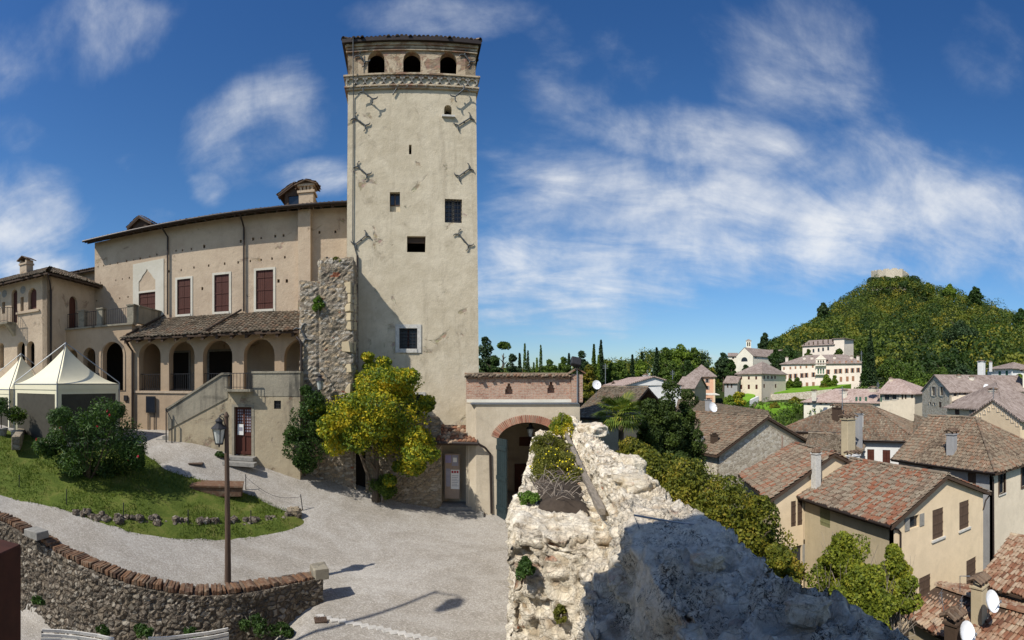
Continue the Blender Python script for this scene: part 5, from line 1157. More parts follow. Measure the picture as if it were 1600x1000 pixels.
w.box(CF, bl0 + .3, br0 - .3, Dt + .3, Dt + dep - .3, bz0 - .4, bz0 - .3, 1); w.box(CF, bl0 + .3, br0 - .3, Dt + 1.6, Dt + 1.66, bz0 - .3, zE_, 1)
w.build('belfry', [M['belfry'], M['recess']], tow)
def ringbox(mb, o0, z0, z1, m=0, inn=.02):
    """projecting course round the tower: o0 outward reach"""
    mb.box(CF, bl0 - o0, br0 + o0, Dt - o0, Dt - .0, z0, z1, m); mb.box(CF, br0 + .0, br0 + o0, Dt, Dt + dep, z0, z1, m); mb.box(CF, bl0 - o0, bl0, Dt, Dt + dep, z0, z1, m)
q = MB(); ringbox(q, .2, bz0 - .02, bz0 + .06); ringbox(q, .15, bz0 - .12, bz0 - .022); ringbox(q, .10, zL1 + .02, zL1 + .12); ringbox(q, .16, zL1 + .122, zL1 + .19)
ringbox(q, .08, zE_ - .42, zE_ - .36); ringbox(q, .06, zE_ - .3, zE_ - .2); ringbox(q, .12, zE_ - .18, zE_ - .06); q.build('string_course', M['brick_arch'] if False else M['belfry'], tow)
q = MB(); q2 = MB(); zmid = (bz0 - .12 + zL1 + .19) / 2; n_ = 14
hh = (bz0 - .125) - (zL1 + .195)
for i in range(n_):
    c = bl0 - .05 + (br0 - bl0 + .1) * (i + .5) / n_; s_ = .18
    # cresting of small stepped arches that frame diamond niches
    ring = [(c - .19, zmid - .05), (c - .19, zmid + .09), (c - .11, zmid + .09), (c - .11, zmid + .18), (c - .045, zmid + .18), (c - .045, zmid + .25), (c + .045, zmid + .25), (c + .045, zmid + .18), (c + .11, zmid + .18), (c + .11, zmid + .09), (c + .19, zmid + .09), (c + .19, zmid - .05), (c, zmid - .22)]
    mx = [(c - .25, zmid - .02), (c - .25, zmid + .15), (c - .16, zmid + .15), (c - .16, zmid + .25), (c - .09, zmid + .25), (c - .09, zmid + .31), (c + .09, zmid + .31), (c + .09, zmid + .25), (c + .16, zmid + .25), (c + .16, zmid + .15), (c + .25, zmid + .15), (c + .25, zmid - .02), (c, zmid - .3)]
    q2.wall(CF, Dt - .15, mx, [ring], .09)
q.wall(CF, Dt - .06, rct(bl0 - .1, br0 + .1, zL1 + .192, bz0 - .122), [], .058); q.build('frieze', M['tower'], tow); q2.build('niche_moulding', M['greystone'], tow)
# roof: low pyramid with dark deep eaves
ro = .2; ze_ = zE_ + .10; apx = CF.w((bl0 + br0) / 2, Dt + dep / 2, zE_ + 1.6)
cs = [CF.w(bl0 - ro, Dt - ro, ze_), CF.w(br0 + ro, Dt - ro, ze_), CF.w(br0 + ro, Dt + dep + ro, ze_), CF.w(bl0 - ro, Dt + dep + ro, ze_)]
roof_part(tow, [([cs[i], cs[(i + 1) % 4], apx], cs[i], cs[(i + 1) % 4]) for i in range(4)], 't_brown', [(cs[i], apx) for i in range(4)], seed=5)
q = MB(); q.box(CF, bl0 - ro - .06, br0 + ro + .06, Dt - ro - .06, Dt + dep + ro, ze_ - .16, ze_ + .02); q.build('eaves_board', M['pipe'], tow)
# windows of the tower
wa = MB(); a, b, z0, z1 = wins['a']; pane(wa, CF, Dt, a, b, z0 + .38 * (z1 - z0), z1, .25); o = wa.build('window', M['glass'], tow)
q = MB(); q.box(CF, (a + b) / 2 - .03, (a + b) / 2 + .03, Dt + .18, Dt + .24, z0 + .4 * (z1 - z0), z1); q.box(CF, a, b, Dt + .18, Dt + .245, z0 + .36 * (z1 - z0), z0 + .42 * (z1 - z0)); q.box(CF, a, a + .04, Dt + .18, Dt + .243, z0 + .42 * (z1 - z0), z1); q.build('frame', M['oldwood'], o)
q = MB(); q.box(CF, a, b, Dt + .2, Dt + .3, z0, z0 + .36 * (z1 - z0)); q.build('infill', M['tower'], o)
q = MB(); a, b, z0, z1 = wins['b']; pane(q, CF, Dt, a, b, z0, z1, .3); o = q.build('window', M['glass'], tow); q = MB(); bars(q, CF, Dt, a, b, z0, z1, 6, 6, .012, .07); q.build('bars', M['iron'], o); q = MB(); q.box(CF, (a + b) / 2 - .04, (a + b) / 2 + .04, Dt + .22, Dt + .28, z0, z1); q.build('frame', M['greywood'], o)
q = MB(); a, b, z0, z1 = wins['c']; q.box(CF, a, b, Dt + .15, Dt + .17, z0 + .62 * (z1 - z0), z1 - .02); q.build('blind', M['rafter'], tow)
q = MB(); a, b, z0, z1 = wins['d']; q.box(CF, a - .12, b + .14, Dt - .12, Dt + .05, z0 - .09, z0); q.build('sill', M['marble'], tow)
q = MB(); a, b, z0, z1 = wins['f']; surround(q, CF, Dt, a, b, z0, z1, .19, .04); o = q.build('window', M['marble'], tow); p = MB(); pane(p, CF, Dt, a, b, z0, z1, .25); p.build('pane', M['glass'], o); p = MB(); bars(p, CF, Dt, a, b, z0, z1, 6, 6, .014, .08); p.build('bars', M['iron'], o); p = MB(); p.box(CF, (a + b) / 2 - .04, (a + b) / 2 + .04, Dt + .2, Dt + .24, z0, z1); p.build('frame', M['shutter'], o)
q = MB(); a, b, z0, z1 = wins['g']; surround(q, CF, Dt, a, b, z0, z1, .11, .04); o = q.build('window', M['marble'], tow); p = MB(); pane(p, CF, Dt, a, b, z0, z1, .3); p.build('pane', M['glass'], o)
# iron wall ties
for px_, py, ang, L in ((563, 191, -38, .62), (566, 267, -42, .6), (564, 375, 38, .62), (575, 150, -40, .6), (566, 93, -50, .4), (725, 191, 35, .7), (725, 270, 38, .62), (724, 375, -48, .72), (718, 146, 42, .6), (730, 92, -50, .4)):
    anchor(CF, Dt - (.2 if py in (146, 150) else 0), px_, py, R(ang), L, .028, .24, parent=tow)
q = MB(); a_ = CF.px(617, 145, Dt); q.tube([CF.w(a_[0] - .1, Dt - .08, a_[1] - .15), CF.w(a_[0] + .1, Dt - .08, a_[1] + .2)], .03, 6); q.build('wall_tie', M['anchor'], tow)
q = MB(); t = CF.px(553, 0, Dt)[0]; q.tube([CF.w(t, Dt - .36, zE_ + .05), CF.w(t, Dt - .33, bz0), CF.w(t - .02, Dt - .05, zL1 - .3), CF.w(t - .06, Dt - .05, CF.px(550, 375, Dt)[1]), CF.w(t + .15, Dt - .05, CF.px(557, 400, Dt)[1])], .022, 6); q.build('lightning_cable', M['anchor'], tow)
q = MB(); t = CF.px(557, 0, Dt)[0]; q.tube([CF.w(t + .05, Dt - .08, CF.px(557, 400, Dt)[1]), CF.w(t + .05, Dt - .08, -3)], .05, 8); q.build('downpipe', M['pipe'], tow)

# ------------------------------------------------------------------ scarp base wall with small doorway
sc_ = thing('terrace_wall', 'rough rubble retaining wall at the foot of the tower with a small dark doorway', 'wall', cloc(3, 21.2, -5.5))
Dc = 21.25; a0, b0_ = CF.px(470, 0, Dc)[0], CF.px(688, 0, Dc)[0]; zc0 = CF.px(620, 655, Dc)[1]; dd_ = CF.rect(552, 706, 573, 768, Dc)
nx = 100
def zt_(t): return zc0
out = rct(a0, b0_, -6.6, zc0); 
u = MB(); st = .11; U, Vv = np.meshgrid(np.arange(a0, b0_ + st, st), np.arange(-6.6, zc0 + .01, st)); p = np.c_[U.ravel(), np.full(U.size, Dc), Vv.ravel()]; wp = CF.W(p); f1, f2, ci = worley(wp * (3., 3., 6.), 3)
smooth_left = np.clip((CF.px(556, 0, Dc)[0] - p[:, 0]) * 3, 0, 1)
p[:, 1] -= (np.clip((f2 - f1) * 2.5, 0, 1) ** .5 * .09 + (fbm(wp * 1.2, 4, 3) - .5) * .22 - .05) * (1 - .7 * smooth_left); p[:, 1] += (p[:, 2] + 6.6) * .03
gm = ~((p[:, 0] > dd_[0]) & (p[:, 0] < dd_[1]) & (p[:, 2] > dd_[2]) & (p[:, 2] < dd_[3])); qi = np.arange(U.size).reshape(U.shape); qq = np.stack([qi[:-1, :-1], qi[:-1, 1:], qi[1:, 1:], qi[1:, :-1]], -1).reshape(-1, 4)
u.add(CF.W(p), qq[gm[qq].any(1)]); u.box(CF, a0, b0_, Dc + .16, D1 + .02, zc0 - .2, zc0 + .02); u.box(CF, b0_ - .3, b0_ + .02, Dc + .14, D1, -6.6, zc0 - .21); u.build('wall', M['rub_scarp'], sc_)
q = MB(); q.box(CF, dd_[0] - .1, dd_[1] + .1, Dc + .6, Dc + .65, dd_[2] - .5, dd_[3] + .2); q.build('doorway', M['recess'], sc_)
q = MB()
for k in range(3): q.box(CF, dd_[0] - .25 + k * .04, dd_[1] + .05, Dc - .35 + k * .22, Dc + .5 + .001 * k, dd_[2] - .75 + k * .24, dd_[2] - .52 + k * .25)
q.build('step', M['greystone'], sc_)
# ------------------------------------------------------------------ gatehouse
gat = thing('gatehouse', 'arched gatehouse with brick parapet between the tower and the rampart', 'gatehouse', (0, 21, -5.8))
GF = Frame(0, 0, 0.0); Dg = 20.9; Dk = 21.75
g0, g1 = GF.px(744, 0, Dg)[0], GF.px(906, 0, Dg)[0]; zl_ = GF.px(820, 632, Dg)[1]
ax0, ax1 = GF.px(777, 0, Dg)[0], GF.px(874, 0, Dg)[0]; zcr = GF.px(826, 660, Dg)[1]; rise = .92
hole = archp(ax0, ax1, -6.1, zcr, rise, 16)
w = MB().wall(GF, Dg, rct(g0, g1, -6.6, zl_), [[(p[0], max(p[1], -6.1)) for p in hole]], .55)
gl = GF.px(728, 0, Dg + .45)[0]
w.prism([(g0, Dg, -6.6), (gl, Dg + .45, -6.6), (gl, 22.9, -6.6), (g0, 22.9, -6.6)], (0, 0, zl_ + 6.6 - .002))
w.box(None, ax1 + .02, g1, Dg + .55, 25.5, -6.6, zl_ - .01, 0); w.box(None, g0, ax0 - .001, Dg + .551, 25.5, -6.6, zl_ - .3, 0)
w.box(None, g0, g1, 25.3, 25.6, -6.6, zl_ - .3, 0); w.box(None, ax0, ax1 + .5, Dg + .551, 25.5, zcr + .3, zl_ - .02, 0)
w.build('wall', M['gate'], gat)
# arch ring of bricks
q = MB(); c = (ax0 + ax1) / 2; hwid = (ax1 - ax0) / 2; zs = zcr - rise; n = 46
for i in range(n):
    a = R(14) + (math.pi - R(28)) * (i + .5) / n; wd = .33; x_, z_ = c + (hwid + wd / 2) * math.cos(a) , zs + (rise + wd / 2) * math.sin(a)
    nx_, nz_ = math.cos(a) / hwid, math.sin(a) / rise; L = math.hypot(nx_, nz_); nx_, nz_ = nx_ / L, nz_ / L; tx, tz = -nz_, nx_
    x_, z_ = c + hwid * math.cos(a) + nx_ * wd / 2, zs + rise * math.sin(a) + nz_ * wd / 2; h = .029; j = rs.randn() * .008
    V = [(x_ + sx * nx_ * wd / 2 + sz * tx * h, Dg - .03 + j if f else Dg + .05, z_ + sx * nz_ * wd / 2 + sz * tz * h) for f in (1, 0) for sx, sz in ((-1, -1), (-1, 1), (1, 1), (1, -1))]
    q.add(V, [(0, 1, 2, 3), (7, 6, 5, 4), (0, 4, 5, 1), (1, 5, 6, 2), (2, 6, 7, 3), (3, 7, 4, 0)])
q.build('arch_ring', M['brick_arch'], gat)
q = MB(); q.box(None, g0 - .25, g1 - .05, Dg - .08, Dk + .05, zl_ + .002, zl_ + .06); q.build('ledge', M['flash'], gat)
q = MB(); q.box(None, GF.px(729, 0, Dk)[0], g1 - .15, Dk - .03, Dk - .002, zl_ + .061, zl_ + .2); q.build('render_band', M['white_plaster'], gat)
k0, k1 = GF.px(728, 0, Dk)[0], GF.px(892, 0, Dk)[0]; zk0 = zl_ + .06; zk1 = GF.px(810, 589, Dk)[1]
def niche(px, py0, py1, w_):
    t, z1 = GF.px(px, py0, Dk); z0 = GF.px(px, py1, Dk)[1]; h = z1 - z0
    return [(t - w_, z0), (t + w_, z0), (t + w_, z0 + h * .45), (t + w_ * .7, z0 + h * .5), (t + w_ * .7, z0 + h * .7), (t + w_ * .35, z0 + h * .74), (t + w_ * .35, z1), (t - w_ * .35, z1), (t - w_ * .35, z0 + h * .74), (t - w_ * .7, z0 + h * .7), (t - w_ * .7, z0 + h * .5), (t - w_, z0 + h * .45)]
w = MB().wall(GF, Dk, rct(k0, k1, zk0, zk1), [niche(795, 599, 616, .17), niche(861, 597, 614, .17)], .3)
w.box(None, k0, k1, Dk + .3, Dk + .34, zk0, zk1 - .002, 0); w.build('brick_parapet', M['brick_gate'], gat)
q = MB(); a, b = GF.px(892.5, 0, Dk)[0], GF.px(910, 0, Dk)[0]; q.box(None, a, b, Dk - .12, Dk + .5, zk0, zk1 + .14); q.build('brick_pillar', M['brick_gate'], gat)
q = MB()
p0, p1 = (k0 - .05, Dk - .16, zk1 + .0), (k1 + .0, Dk - .16, zk1 + .0); r0, r1 = (k0 - .05, Dk + .17, zk1 + .13), (k1, Dk + .17, zk1 + .13)
tile_surface(q, [p0, p1, r1, r0], p0, p1, .16, .3, 5, .05, 0, 3); q.prism([p0, p1, r1, r0], (0, 0, -.03), 1); bk0, bk1 = (k0, Dk + .5, zk1), (k1, Dk + .5, zk1); tile_surface(q, [bk1, bk0, r0, r1], bk1, bk0, .16, .3, 5, .05, 0, 5); ridge_tiles(q, r0, r1, .08)
m_ = ((a + b) / 2)
for sg in (-1, 1): q.prism([(m_, Dk - .25, zk1 + .36), (m_, Dk + .6, zk1 + .36), (m_ + sg * .38, Dk + .6, zk1 + .14), (m_ + sg * .38, Dk - .25, zk1 + .14)], (0, 0, .06), 0)
q.build('coping_tiles', [M['t_mix'], M['rafter']], gat)
q = MB(); q.box(None, GF.px(826, 0, 25.2)[0] - .5, GF.px(826, 0, 25.2)[0] + .16, 25.24, 25.28, GF.px(825, 697, 25.2)[1], GF.px(825, 683, 25.2)[1], 0); q.build('inner_window', M['shutter'], gat); q = MB(); a_ = GF.px(813, 0, 25.2)[0]; q.box(None, a_ - .3, a_ + .5, 25.22, 25.28, -6, GF.px(812, 725, 25.2)[1], 0); q.build('inner_door', M['shutter'], gat)
# door leaf, open
q = MB(); hx, ang = ax0 + .05, R(-72)
LF = Frame(hx, Dg + .0, 0); 
DF = Frame(ax0 + .42, Dg - .35, R(28)); dz0, dz1 = -5.82, GF.px(780, 684, Dg)[1]
DF = Frame(ax0 + .0, Dg - .75, R(-60) * 0)
A_, B_ = (ax0 + .02, Dg - .0), (ax0 + .30, Dg - .95); DF, dl = frame_ab(B_, A_); 
DF, dl = frame_ab((GF.px(776, 0, Dg)[0], Dg - .05), (GF.px(791, 0, Dg - .6)[0], Dg - .75)); 
for k in range(5): q.box(DF, dl * k / 5 + .005, dl * (k + 1) / 5 - .005, 0, .06, dz0, dz1)
for z in (.12, .5, .88): q.box(DF, 0, dl, -.03, 0, dz0 + (dz1 - dz0) * z - .09, dz0 + (dz1 - dz0) * z + .09)
q.build('gate_leaf', M['greenpaint'], gat)
# ticket booth beside the gate
bo = thing('booth_canopy', 'small shelter with tiled lean-to roof between tower and gatehouse', 'shelter', (-2.6, 21.5, -5.8))
k0, k1 = GF.px(683, 0, Dg)[0], GF.px(744, 0, Dg)[0]; ze = GF.px(715, 691, Dg - .2)[1]; zt = GF.px(715, 663, Dg + 1.6)[1]
e0, e1 = (k0 - .05, Dg - .25, ze), (k1 + .1, Dg - .25, ze); r0, r1 = (k0 - .05, Dg + 1.6, zt), (k1 - .35, Dg + 1.6, zt)
roof_part(bo, [([e0, e1, r1, r0], e0, e1)], 't_near', seed=8, tw=.2, amp=.06)
q = MB(); q.box(None, k1 - .38, k1 - .002, Dg + .3, Dg + .55, -6.2, ze - .05); q.box(None, k0, k0 + .1, Dg + .3, Dg + 1.2, -6.2, ze); q.box(None, k0, k1, Dg + 1.2, Dg + 1.3, -6.2, ze); q.build('wall', M['gate'], bo)
q = MB(); q.tube([(k1 + .1, Dg - .32, ze - .03), (k0 - .05, Dg - .32, ze)], .06, 8); q.build('gutter', M['pipe'], bo)
q = MB(); q.tube([(k1 + .12, Dg - .32, ze - .05), (k1 + .4, Dg - .2, ze - .22), (k1 + .62, Dg - .08, ze - .5), (k1 + .68, Dg - .08, -5.7)], .05, 8); q.build('downpipe', M['pipe'], bo)
q = MB(); q.prism([(k0 - .1, Dg + 1.2, 0), (k0 - .1, Dg - .1, 0), (k0 + .9, Dg - .55, 0), (k1 + .35, Dg - .45, 0), (k1 + .35, Dg - .02, 0), (k1, Dg + .3, 0), (k1, Dg + 1.2, 0)][::-1], (0, 0, .14)); v, f, m_, uv = q.c[0]; v[:, 2] += -5.78
q.prism([(k0 + .1, Dg + 1.2, -5.64), (k1 - .2, Dg + 1.2, -5.64), (k1 - .2, Dg + .2, -5.64), (k0 + .1, Dg + .1, -5.64)], (0, 0, .13)); q.build('step', M['greystone'], bo)
bd = thing('notice_board', 'upright brown notice board with posters under the tiled shelter', 'notice board', (GF.px(706, 0, Dg + .7)[0], Dg + .7, -5.5))
a, b, z0, z1 = GF.rect(695, 709, 718, 779, Dg + .7); q = MB(); q.box(None, a, b, Dg + .7, Dg + .75, z0, z1); q.build('board', M['board'], bd)
def sheet(x0, y0, x1, y1, m, d, nm='poster'):
    a, b, z0, z1 = GF.rect(x0, y0, x1, y1, Dg + .7); q = MB(); q.box(None, a, b, Dg + .7 - d, Dg + .7 - d + .005, z0, z1); return q.build(nm, M[m], bd)
sheet(696, 711, 705, 723, 'poster_blue', .012); sheet(706, 711, 716, 728, 'poster_grey', .014); sheet(697, 732, 703.5, 760, 'poster_grey', .016); sheet(704.5, 734, 718, 764, 'paper', .018)
for k in range(3): sheet(705.5 + k * 4, 735.5, 708.6 + k * 4, 739, 'poster_red', .022)
for k in range(7): sheet(706, 743 + k * 2.6, 716.5 - (k % 3), 743.7 + k * 2.6, 'poster_grey', .021, 'text_line')
for k in range(3): sheet(697, 718 + k * 1.5, 703 - k, 718.5 + k * 1.5, 'poster_grey', .018, 'text_line')
sheet(708, 715, 714, 722, 'paper', .019)

# lanterns ----------------------------------------------------------------
def lantern(parent, c, s=1., name='lamp_head'):
    c = np.array(c, float); q = MB(); h = .42 * s; wt = .19 * s; wb = .11 * s
    for i in range(4):
        a = math.pi / 4 + i * math.pi / 2; q.tube([c + (math.cos(a) * wb, math.sin(a) * wb, 0), c + (math.cos(a) * wt, math.sin(a) * wt, h)], .014 * s, 5)
    q.lathe(c, [(wb * 1.1, -.03 * s), (wb * 1.15, 0)], 4 * 3); q.lathe(c + (0, 0, -.12 * s), [(.008, 0), (.03 * s, .05 * s), (.02 * s, .09 * s)], 8)
    q.lathe(c + (0, 0, h), [(wt * 1.25, 0), (wt * 1.2, .03 * s), (wt * .55, .14 * s), (wt * .5, .2 * s), (wt * .7, .22 * s), (wt * .25, .3 * s), (.01, .34 * s)], 12)
    o = q.build(name, M['iron'], parent); g_ = MB(); g_.lathe(c + (0, 0, .01), [(wb * .95, 0), (wt * .95, h - .02)], 4 * 2); g_.build('glass', M['lampglass'], o); return o
pb = px_ground(356, 913); lp = thing('street_lamp', 'tall dark lamp post with hanging lantern behind the curved court wall', 'street lamp', pb)
zt_p = (Y0 - 652) / FPX * math.hypot(pb[0], pb[1]); q = MB(); p = np.array(pb)
q.tube([p - (0, 0, .3), p + (0, 0, 1.2), (p[0] - .03, p[1] - .03, zt_p)], [.10, .085, .06], 12); q.lathe((p[0] - .03, p[1] - .03, zt_p), [(.075, 0), (.08, .05), (.05, .1), (.02, .16)], 10); q.build('post', M['oldwood'], lp)
tl = np.array((math.cos((356 - XC) / FPX), -math.sin((356 - XC) / FPX), 0)); lc = p * (1, 1, 0) + (0, 0, zt_p) - tl * .25 
q = MB(); q.tube([(p[0], p[1], zt_p - .55), tuple(lc + (0, 0, -.02) + tl * .12), tuple(lc + (0, 0, .04)), ], .015, 6); q.tube([(p[0], p[1], zt_p - .02), tuple(lc + tl * .1 + (0, 0, .1)), tuple(lc + (0, 0, .03))], .018, 6); q.build('bracket', M['iron'], lp)
lantern(lp, lc + (0, 0, -.75), 1.0)
wl_ = thing('wall_lantern', 'black lantern on an iron bracket on the rubble buttress', 'lantern', CF.w(CF.px(503, 0, Db)[0], Db, -.5))
t, z = CF.px(500, 609, Db - .5); lantern(wl_, CF.w(t, Db - .55, z), .95); q = MB(); q.tube([CF.w(t, Db - .55, z + .72), CF.w(t + .05, Db - .3, z + .85), CF.w(t + .1, Db + .02, z + .72)], .02, 6); q.build('bracket', M['iron'], wl_)
hl_ = thing('hanging_lantern', 'lantern hanging inside the gate arch', 'lantern', (GF.px(829, 0, Dg + .8)[0], Dg + .8, -2.6)); t, z = GF.px(829, 682, Dg + .8)
lantern(hl_, (t, Dg + .8, z), .85); q = MB(); q.tube([(t, Dg + .8, z + .6), (t, Dg + .8, zcr + .35)], .012, 5); q.build('chain', M['iron'], hl_)
tw_l = thing('street_lamp', 'slim black lamp standing between tent and shrub near the arcade', 'street lamp', px_ground(95, 690)); pb2 = np.array(px_ground(95, 690)); zt2 = (Y0 - 612) / FPX * np.hypot(*pb2[:2])
q = MB(); q.tube([pb2 - (0, 0, .2), (pb2[0], pb2[1], zt2)], .035, 8); q.build('post', M['iron'], tw_l); lantern(tw_l, (pb2[0], pb2[1], zt2), .9)
fl = thing('floodlight', 'black floodlight on a thin pole by the brick pillar of the gatehouse', 'floodlight', (GF.px(902, 0, Dk - .3)[0], Dk - .3, -1)); t, z = GF.px(900, 566, Dk - .3)
q = MB(); q.tube([(t + .07, Dk - .2, zk0 - .2), (t + .07, Dk - .2, z - .1)], .028, 8); q.build('post', M['steel'], fl)
q = MB(); q.bevbox((t, Dk - .25, z + .02), .46, .26, .42, .2, .12, 0, (R(-30), R(12))); q.tube([(t + .07, Dk - .2, z - .32), (t + .05, Dk - .22, z - .05)], .03, 6); q.build('lamp_head', M['iron'], fl)

# lantern known from its shadow on the gravel; the unseen tall mast is added
l2 = thing('lamp_mast', 'unseen hanging lantern known by its shadow, on an added very tall slim mast', 'lamp mast', (-10.55, 4.25, -7.3)); q = MB(); q.tube([(-10.55, 4.25, -7.6), (-10.55, 4.25, 0), (-10.55, 4.25, 6.9)], [.09, .075, .05], 8); q.tube([(-10.55, 4.25, 6.8), (-10.0, 4.0, 7.0), (-9.75, 3.9, 6.75)], .03, 6); q.build('post', M['iron'], l2); lantern(l2, (-9.75, 3.9, 6.0), 1.15)

# ------------------------------------------------------------------ marquee tents
def tent(name, label, c, wx, wy, ze, zap, yaw, seed=0, arc=True):
    c = np.array(c, float); t = thing(name, label, 'tent', c, 0, 'cream marquee tents'); RM = ROT(yaw); zb = c[2]
    def W(x, y, z): p = RM @ np.array((x, y, 0)); return np.array((c[0] + p[0], c[1] + p[1], z))
    # concave peaked canopy
    n = 14; V = []; m_ = 24
    for i in range(m_ + 1):
        s_ = i / m_; k = s_ ** .52 if False else 1 - (1 - s_) ** 1.0
        r = s_; zz = ze + (zap - ze) * (1 - s_) ** 1.6
        ring = []
        for e in range(4):
            for j in range(n):
                a = -1 + 2 * j / n; x, y = [(a, -1), (1, a), (-a, 1), (-1, -a)][e]; sag = .05 * (1 - a * a) * math.sin(s_ * math.pi)
                rr = max(r, .012); ring.append(W(x * rr * wx / 2 * (1 - .0 * (1 - a * a)), y * rr * wy / 2, zz - sag * .6))
        V.append(ring)
    V.append([np.array((p[0], p[1], ze - .3 - .0)) for p in V[-1]])
    V = np.array(V); k = 4 * n; f = [(i * k + j, (i + 1) * k + j, (i + 1) * k + (j + 1) % k, i * k + (j + 1) % k) for i in range(m_ + 1) for j in range(k)]
    q = MB(); q.add(V.reshape(-1, 3), f); o = q.build('canopy', M['canvas'], t, smooth=False)
    q = MB(); cor = [(-1, -1), (1, -1), (1, 1), (-1, 1)]
    for x, y in cor:
        q.tube([W(x * wx / 2, y * wy / 2, zb - .3), W(x * wx / 2, y * wy / 2, ze + .05)], .035, 6)
        q.tube([W(x * wx / 2, y * wy / 2, ze + .05), W(x * wx * .0, 0, zap + .02 + .18)], .03, 6)
    for i in range(4): a, b = cor[i], cor[(i + 1) % 4]; q.tube([W(a[0] * wx / 2, a[1] * wy / 2, ze - .02), W(b[0] * wx / 2, b[1] * wy / 2, ze - .02)], .03, 6)
    q.tube([W(0, 0, zap - .3), W(0, 0, zap + .25)], .03, 6); q.build('frame', M['steel'], t)
    # side panels with dark netting windows (front and right sides)
    for (a, b) in (((-1, -1), (1, -1)), ((1, -1), (1, 1)), ((1, 1), (-1, 1)), ((-1, 1), (-1, -1))):
        A = W(a[0] * wx / 2, a[1] * wy / 2, 0); B = W(b[0] * wx / 2, b[1] * wy / 2, 0); F_, L = frame_ab(A, B); q = MB(); z0, z1 = zb - .1, ze - .29
        nn = 1 if L < 4.5 else 2; hs = [rct(L * i / nn + .28, L * (i + 1) / nn - .22, z0 + .35, z1 - .22) for i in range(nn)]
        q.wall(F_, .03, rct(.03, L - .03, z0, z1), hs, .015); p = q.build('side_panel', M['canvas'], t); q = MB()
        for h in hs: q.box(F_, h[0][0] - .05, h[1][0] + .05, .05, .056, h[0][1] - .05, h[2][1] + .05)
        q.build('netting', M['netting'], p)
tent('marquee_tent', 'nearer cream peaked tent with grey frame arcs and netting windows', (-20.5, 14.9, -3.1), 4.1, 4.0, .02, 2.0, 0)
tc2 = (-26.2, 15.5); tent('marquee_tent', 'farther cream peaked tent cut by the left edge of the photo', (tc2[0], tc2[1], -3.0), 4.1, 4.0, -.3, 1.75, 0)
# low wall beside the tent, planters
q = MB(); c = px_ground(30, 693); q.bevbox((c[0], c[1], c[2] + .28), 4.4, .4, .62, -.9 + .3, .06); tag(q.build('planter_wall', M['rub_scarp']), 'low grey stone wall in front of the nearer tent', 'wall')
for i, (x, y, lab, k) in enumerate(((25, 688, 'leafy shrub in a grey pot on the left of the nearer tent', 1.), (2, 684, 'dark potted shrub at the left edge of the photo', 1.2))):
    c = np.array(px_ground(x, y)); t = thing('potted_shrub', lab, 'potted plant', c, 0, 'potted shrubs by the tents'); q = MB(); q.lathe(c, [(.2 * k, 0), (.27 * k, .42), (.3 * k, .44), (.3 * k, .5), (.25 * k, .5)], 14); q.build('pot', M['greystone'], t)
    r_ = np.random.RandomState(i + 40); C, Nn = crown_pts(r_, c + (0, 0, 1.15 * k), .5 * k, .5 * k, .6 * k, 12, .25, 70); q = MB(); leaves(q, C, .12, Nn, .5, .9, r_); q.build('foliage', M['lf_mid' if i == 0 else 'lf_olean'], t)
    q = MB(); q.tube([c + (0, 0, .4), c + (0, 0, 1.2)], .03, 6); q.build('stem', M['bark'], t)

# ------------------------------------------------------------------ court furniture
posts = [(10, 742, 'leftmost'), (104, 767, 'second'), (193, 792, 'third'), (294, 800, 'fourth'), (392, 800, 'fifth'), (383, 748, 'sixth'), (462, 778, 'leaning')]
labs = ['thin black fence stake at the far left of the grass mound', 'thin black fence stake left of the dry stone edging', 'thin black fence stake at the left part of the stone edging', 'thin black fence stake in the middle of the stone edging', 'thin black fence stake at the right of the tall lamp post',
        'thin black fence stake behind the brick slab on the path side', 'leaning black fence stake at the tip of the grass island']
tops = []
for (x, y, _), lb in zip([(30, 768, 0), (104, 792, 0), (193, 815, 0), (294, 826, 0), (392, 826, 0), (384, 766, 0), (474, 798, 0)], labs):
    c = np.array(px_ground(x, y)); q = MB(); e = c + (0, 0, .62); e = e + (-.12, 0, 0) if 'leaning' in lb else e
    q.tube([c - (0, 0, .2), e], .018, 6); q.lathe(e, [(.022, 0), (.01, .03)], 6); tag(q.build('fence_stake', M['iron']), lb, 'stake', 'black stakes round the grass mound'); tops.append(e)
for a, b in ((5, 6),):
    q = MB(); pa_, pb_ = tops[a] - (0, 0, .08), tops[b] - (0, 0, .08); q.tube([pa_ + (pb_ - pa_) * k / 8 - (0, 0, .35 * math.sin(math.pi * k / 8)) for k in range(9)], .008, 4); tag(q.build('fence_wire', M['iron']), 'sagging wire between two stakes beside the path', 'wire')
# dry stone edging in the grass: separate stones of one low wall
q = MB(); rs = np.random.RandomState(12); path = [px_ground(x, y)[:2] for x, y in ((122, 803), (150, 812), (200, 818), (260, 821), (320, 823), (380, 822), (440, 816), (468, 806))]; path = np.array(path)
sg = np.r_[0, np.cumsum(np.hypot(*np.diff(path, axis=0).T))]; p_ = 0
while p_ < sg[-1]:
    x, y = np.interp(p_, sg, path[:, 0]), np.interp(p_, sg, path[:, 1]); base = court_z(np.array([[x, y]]))[0]
    for lv in range(2 if rs.rand() > .25 else 1): s_ = .16 + .16 * rs.rand(); q.bevbox((x + rs.randn() * .05, y + rs.randn() * .05 + lv * .08, base + .04 + lv * .13), s_, s_ * .9, s_ * .8, rs.rand() * 3, .25, 0, (rs.randn() * .3, rs.randn() * .3), seed=int(p_ * 50) + lv)
    p_ += .17 + rs.rand() * .12
tag(q.build('dry_stone_edging', M['rub_low']), 'row of low mossy stones set along the grass mound', 'stone edging')
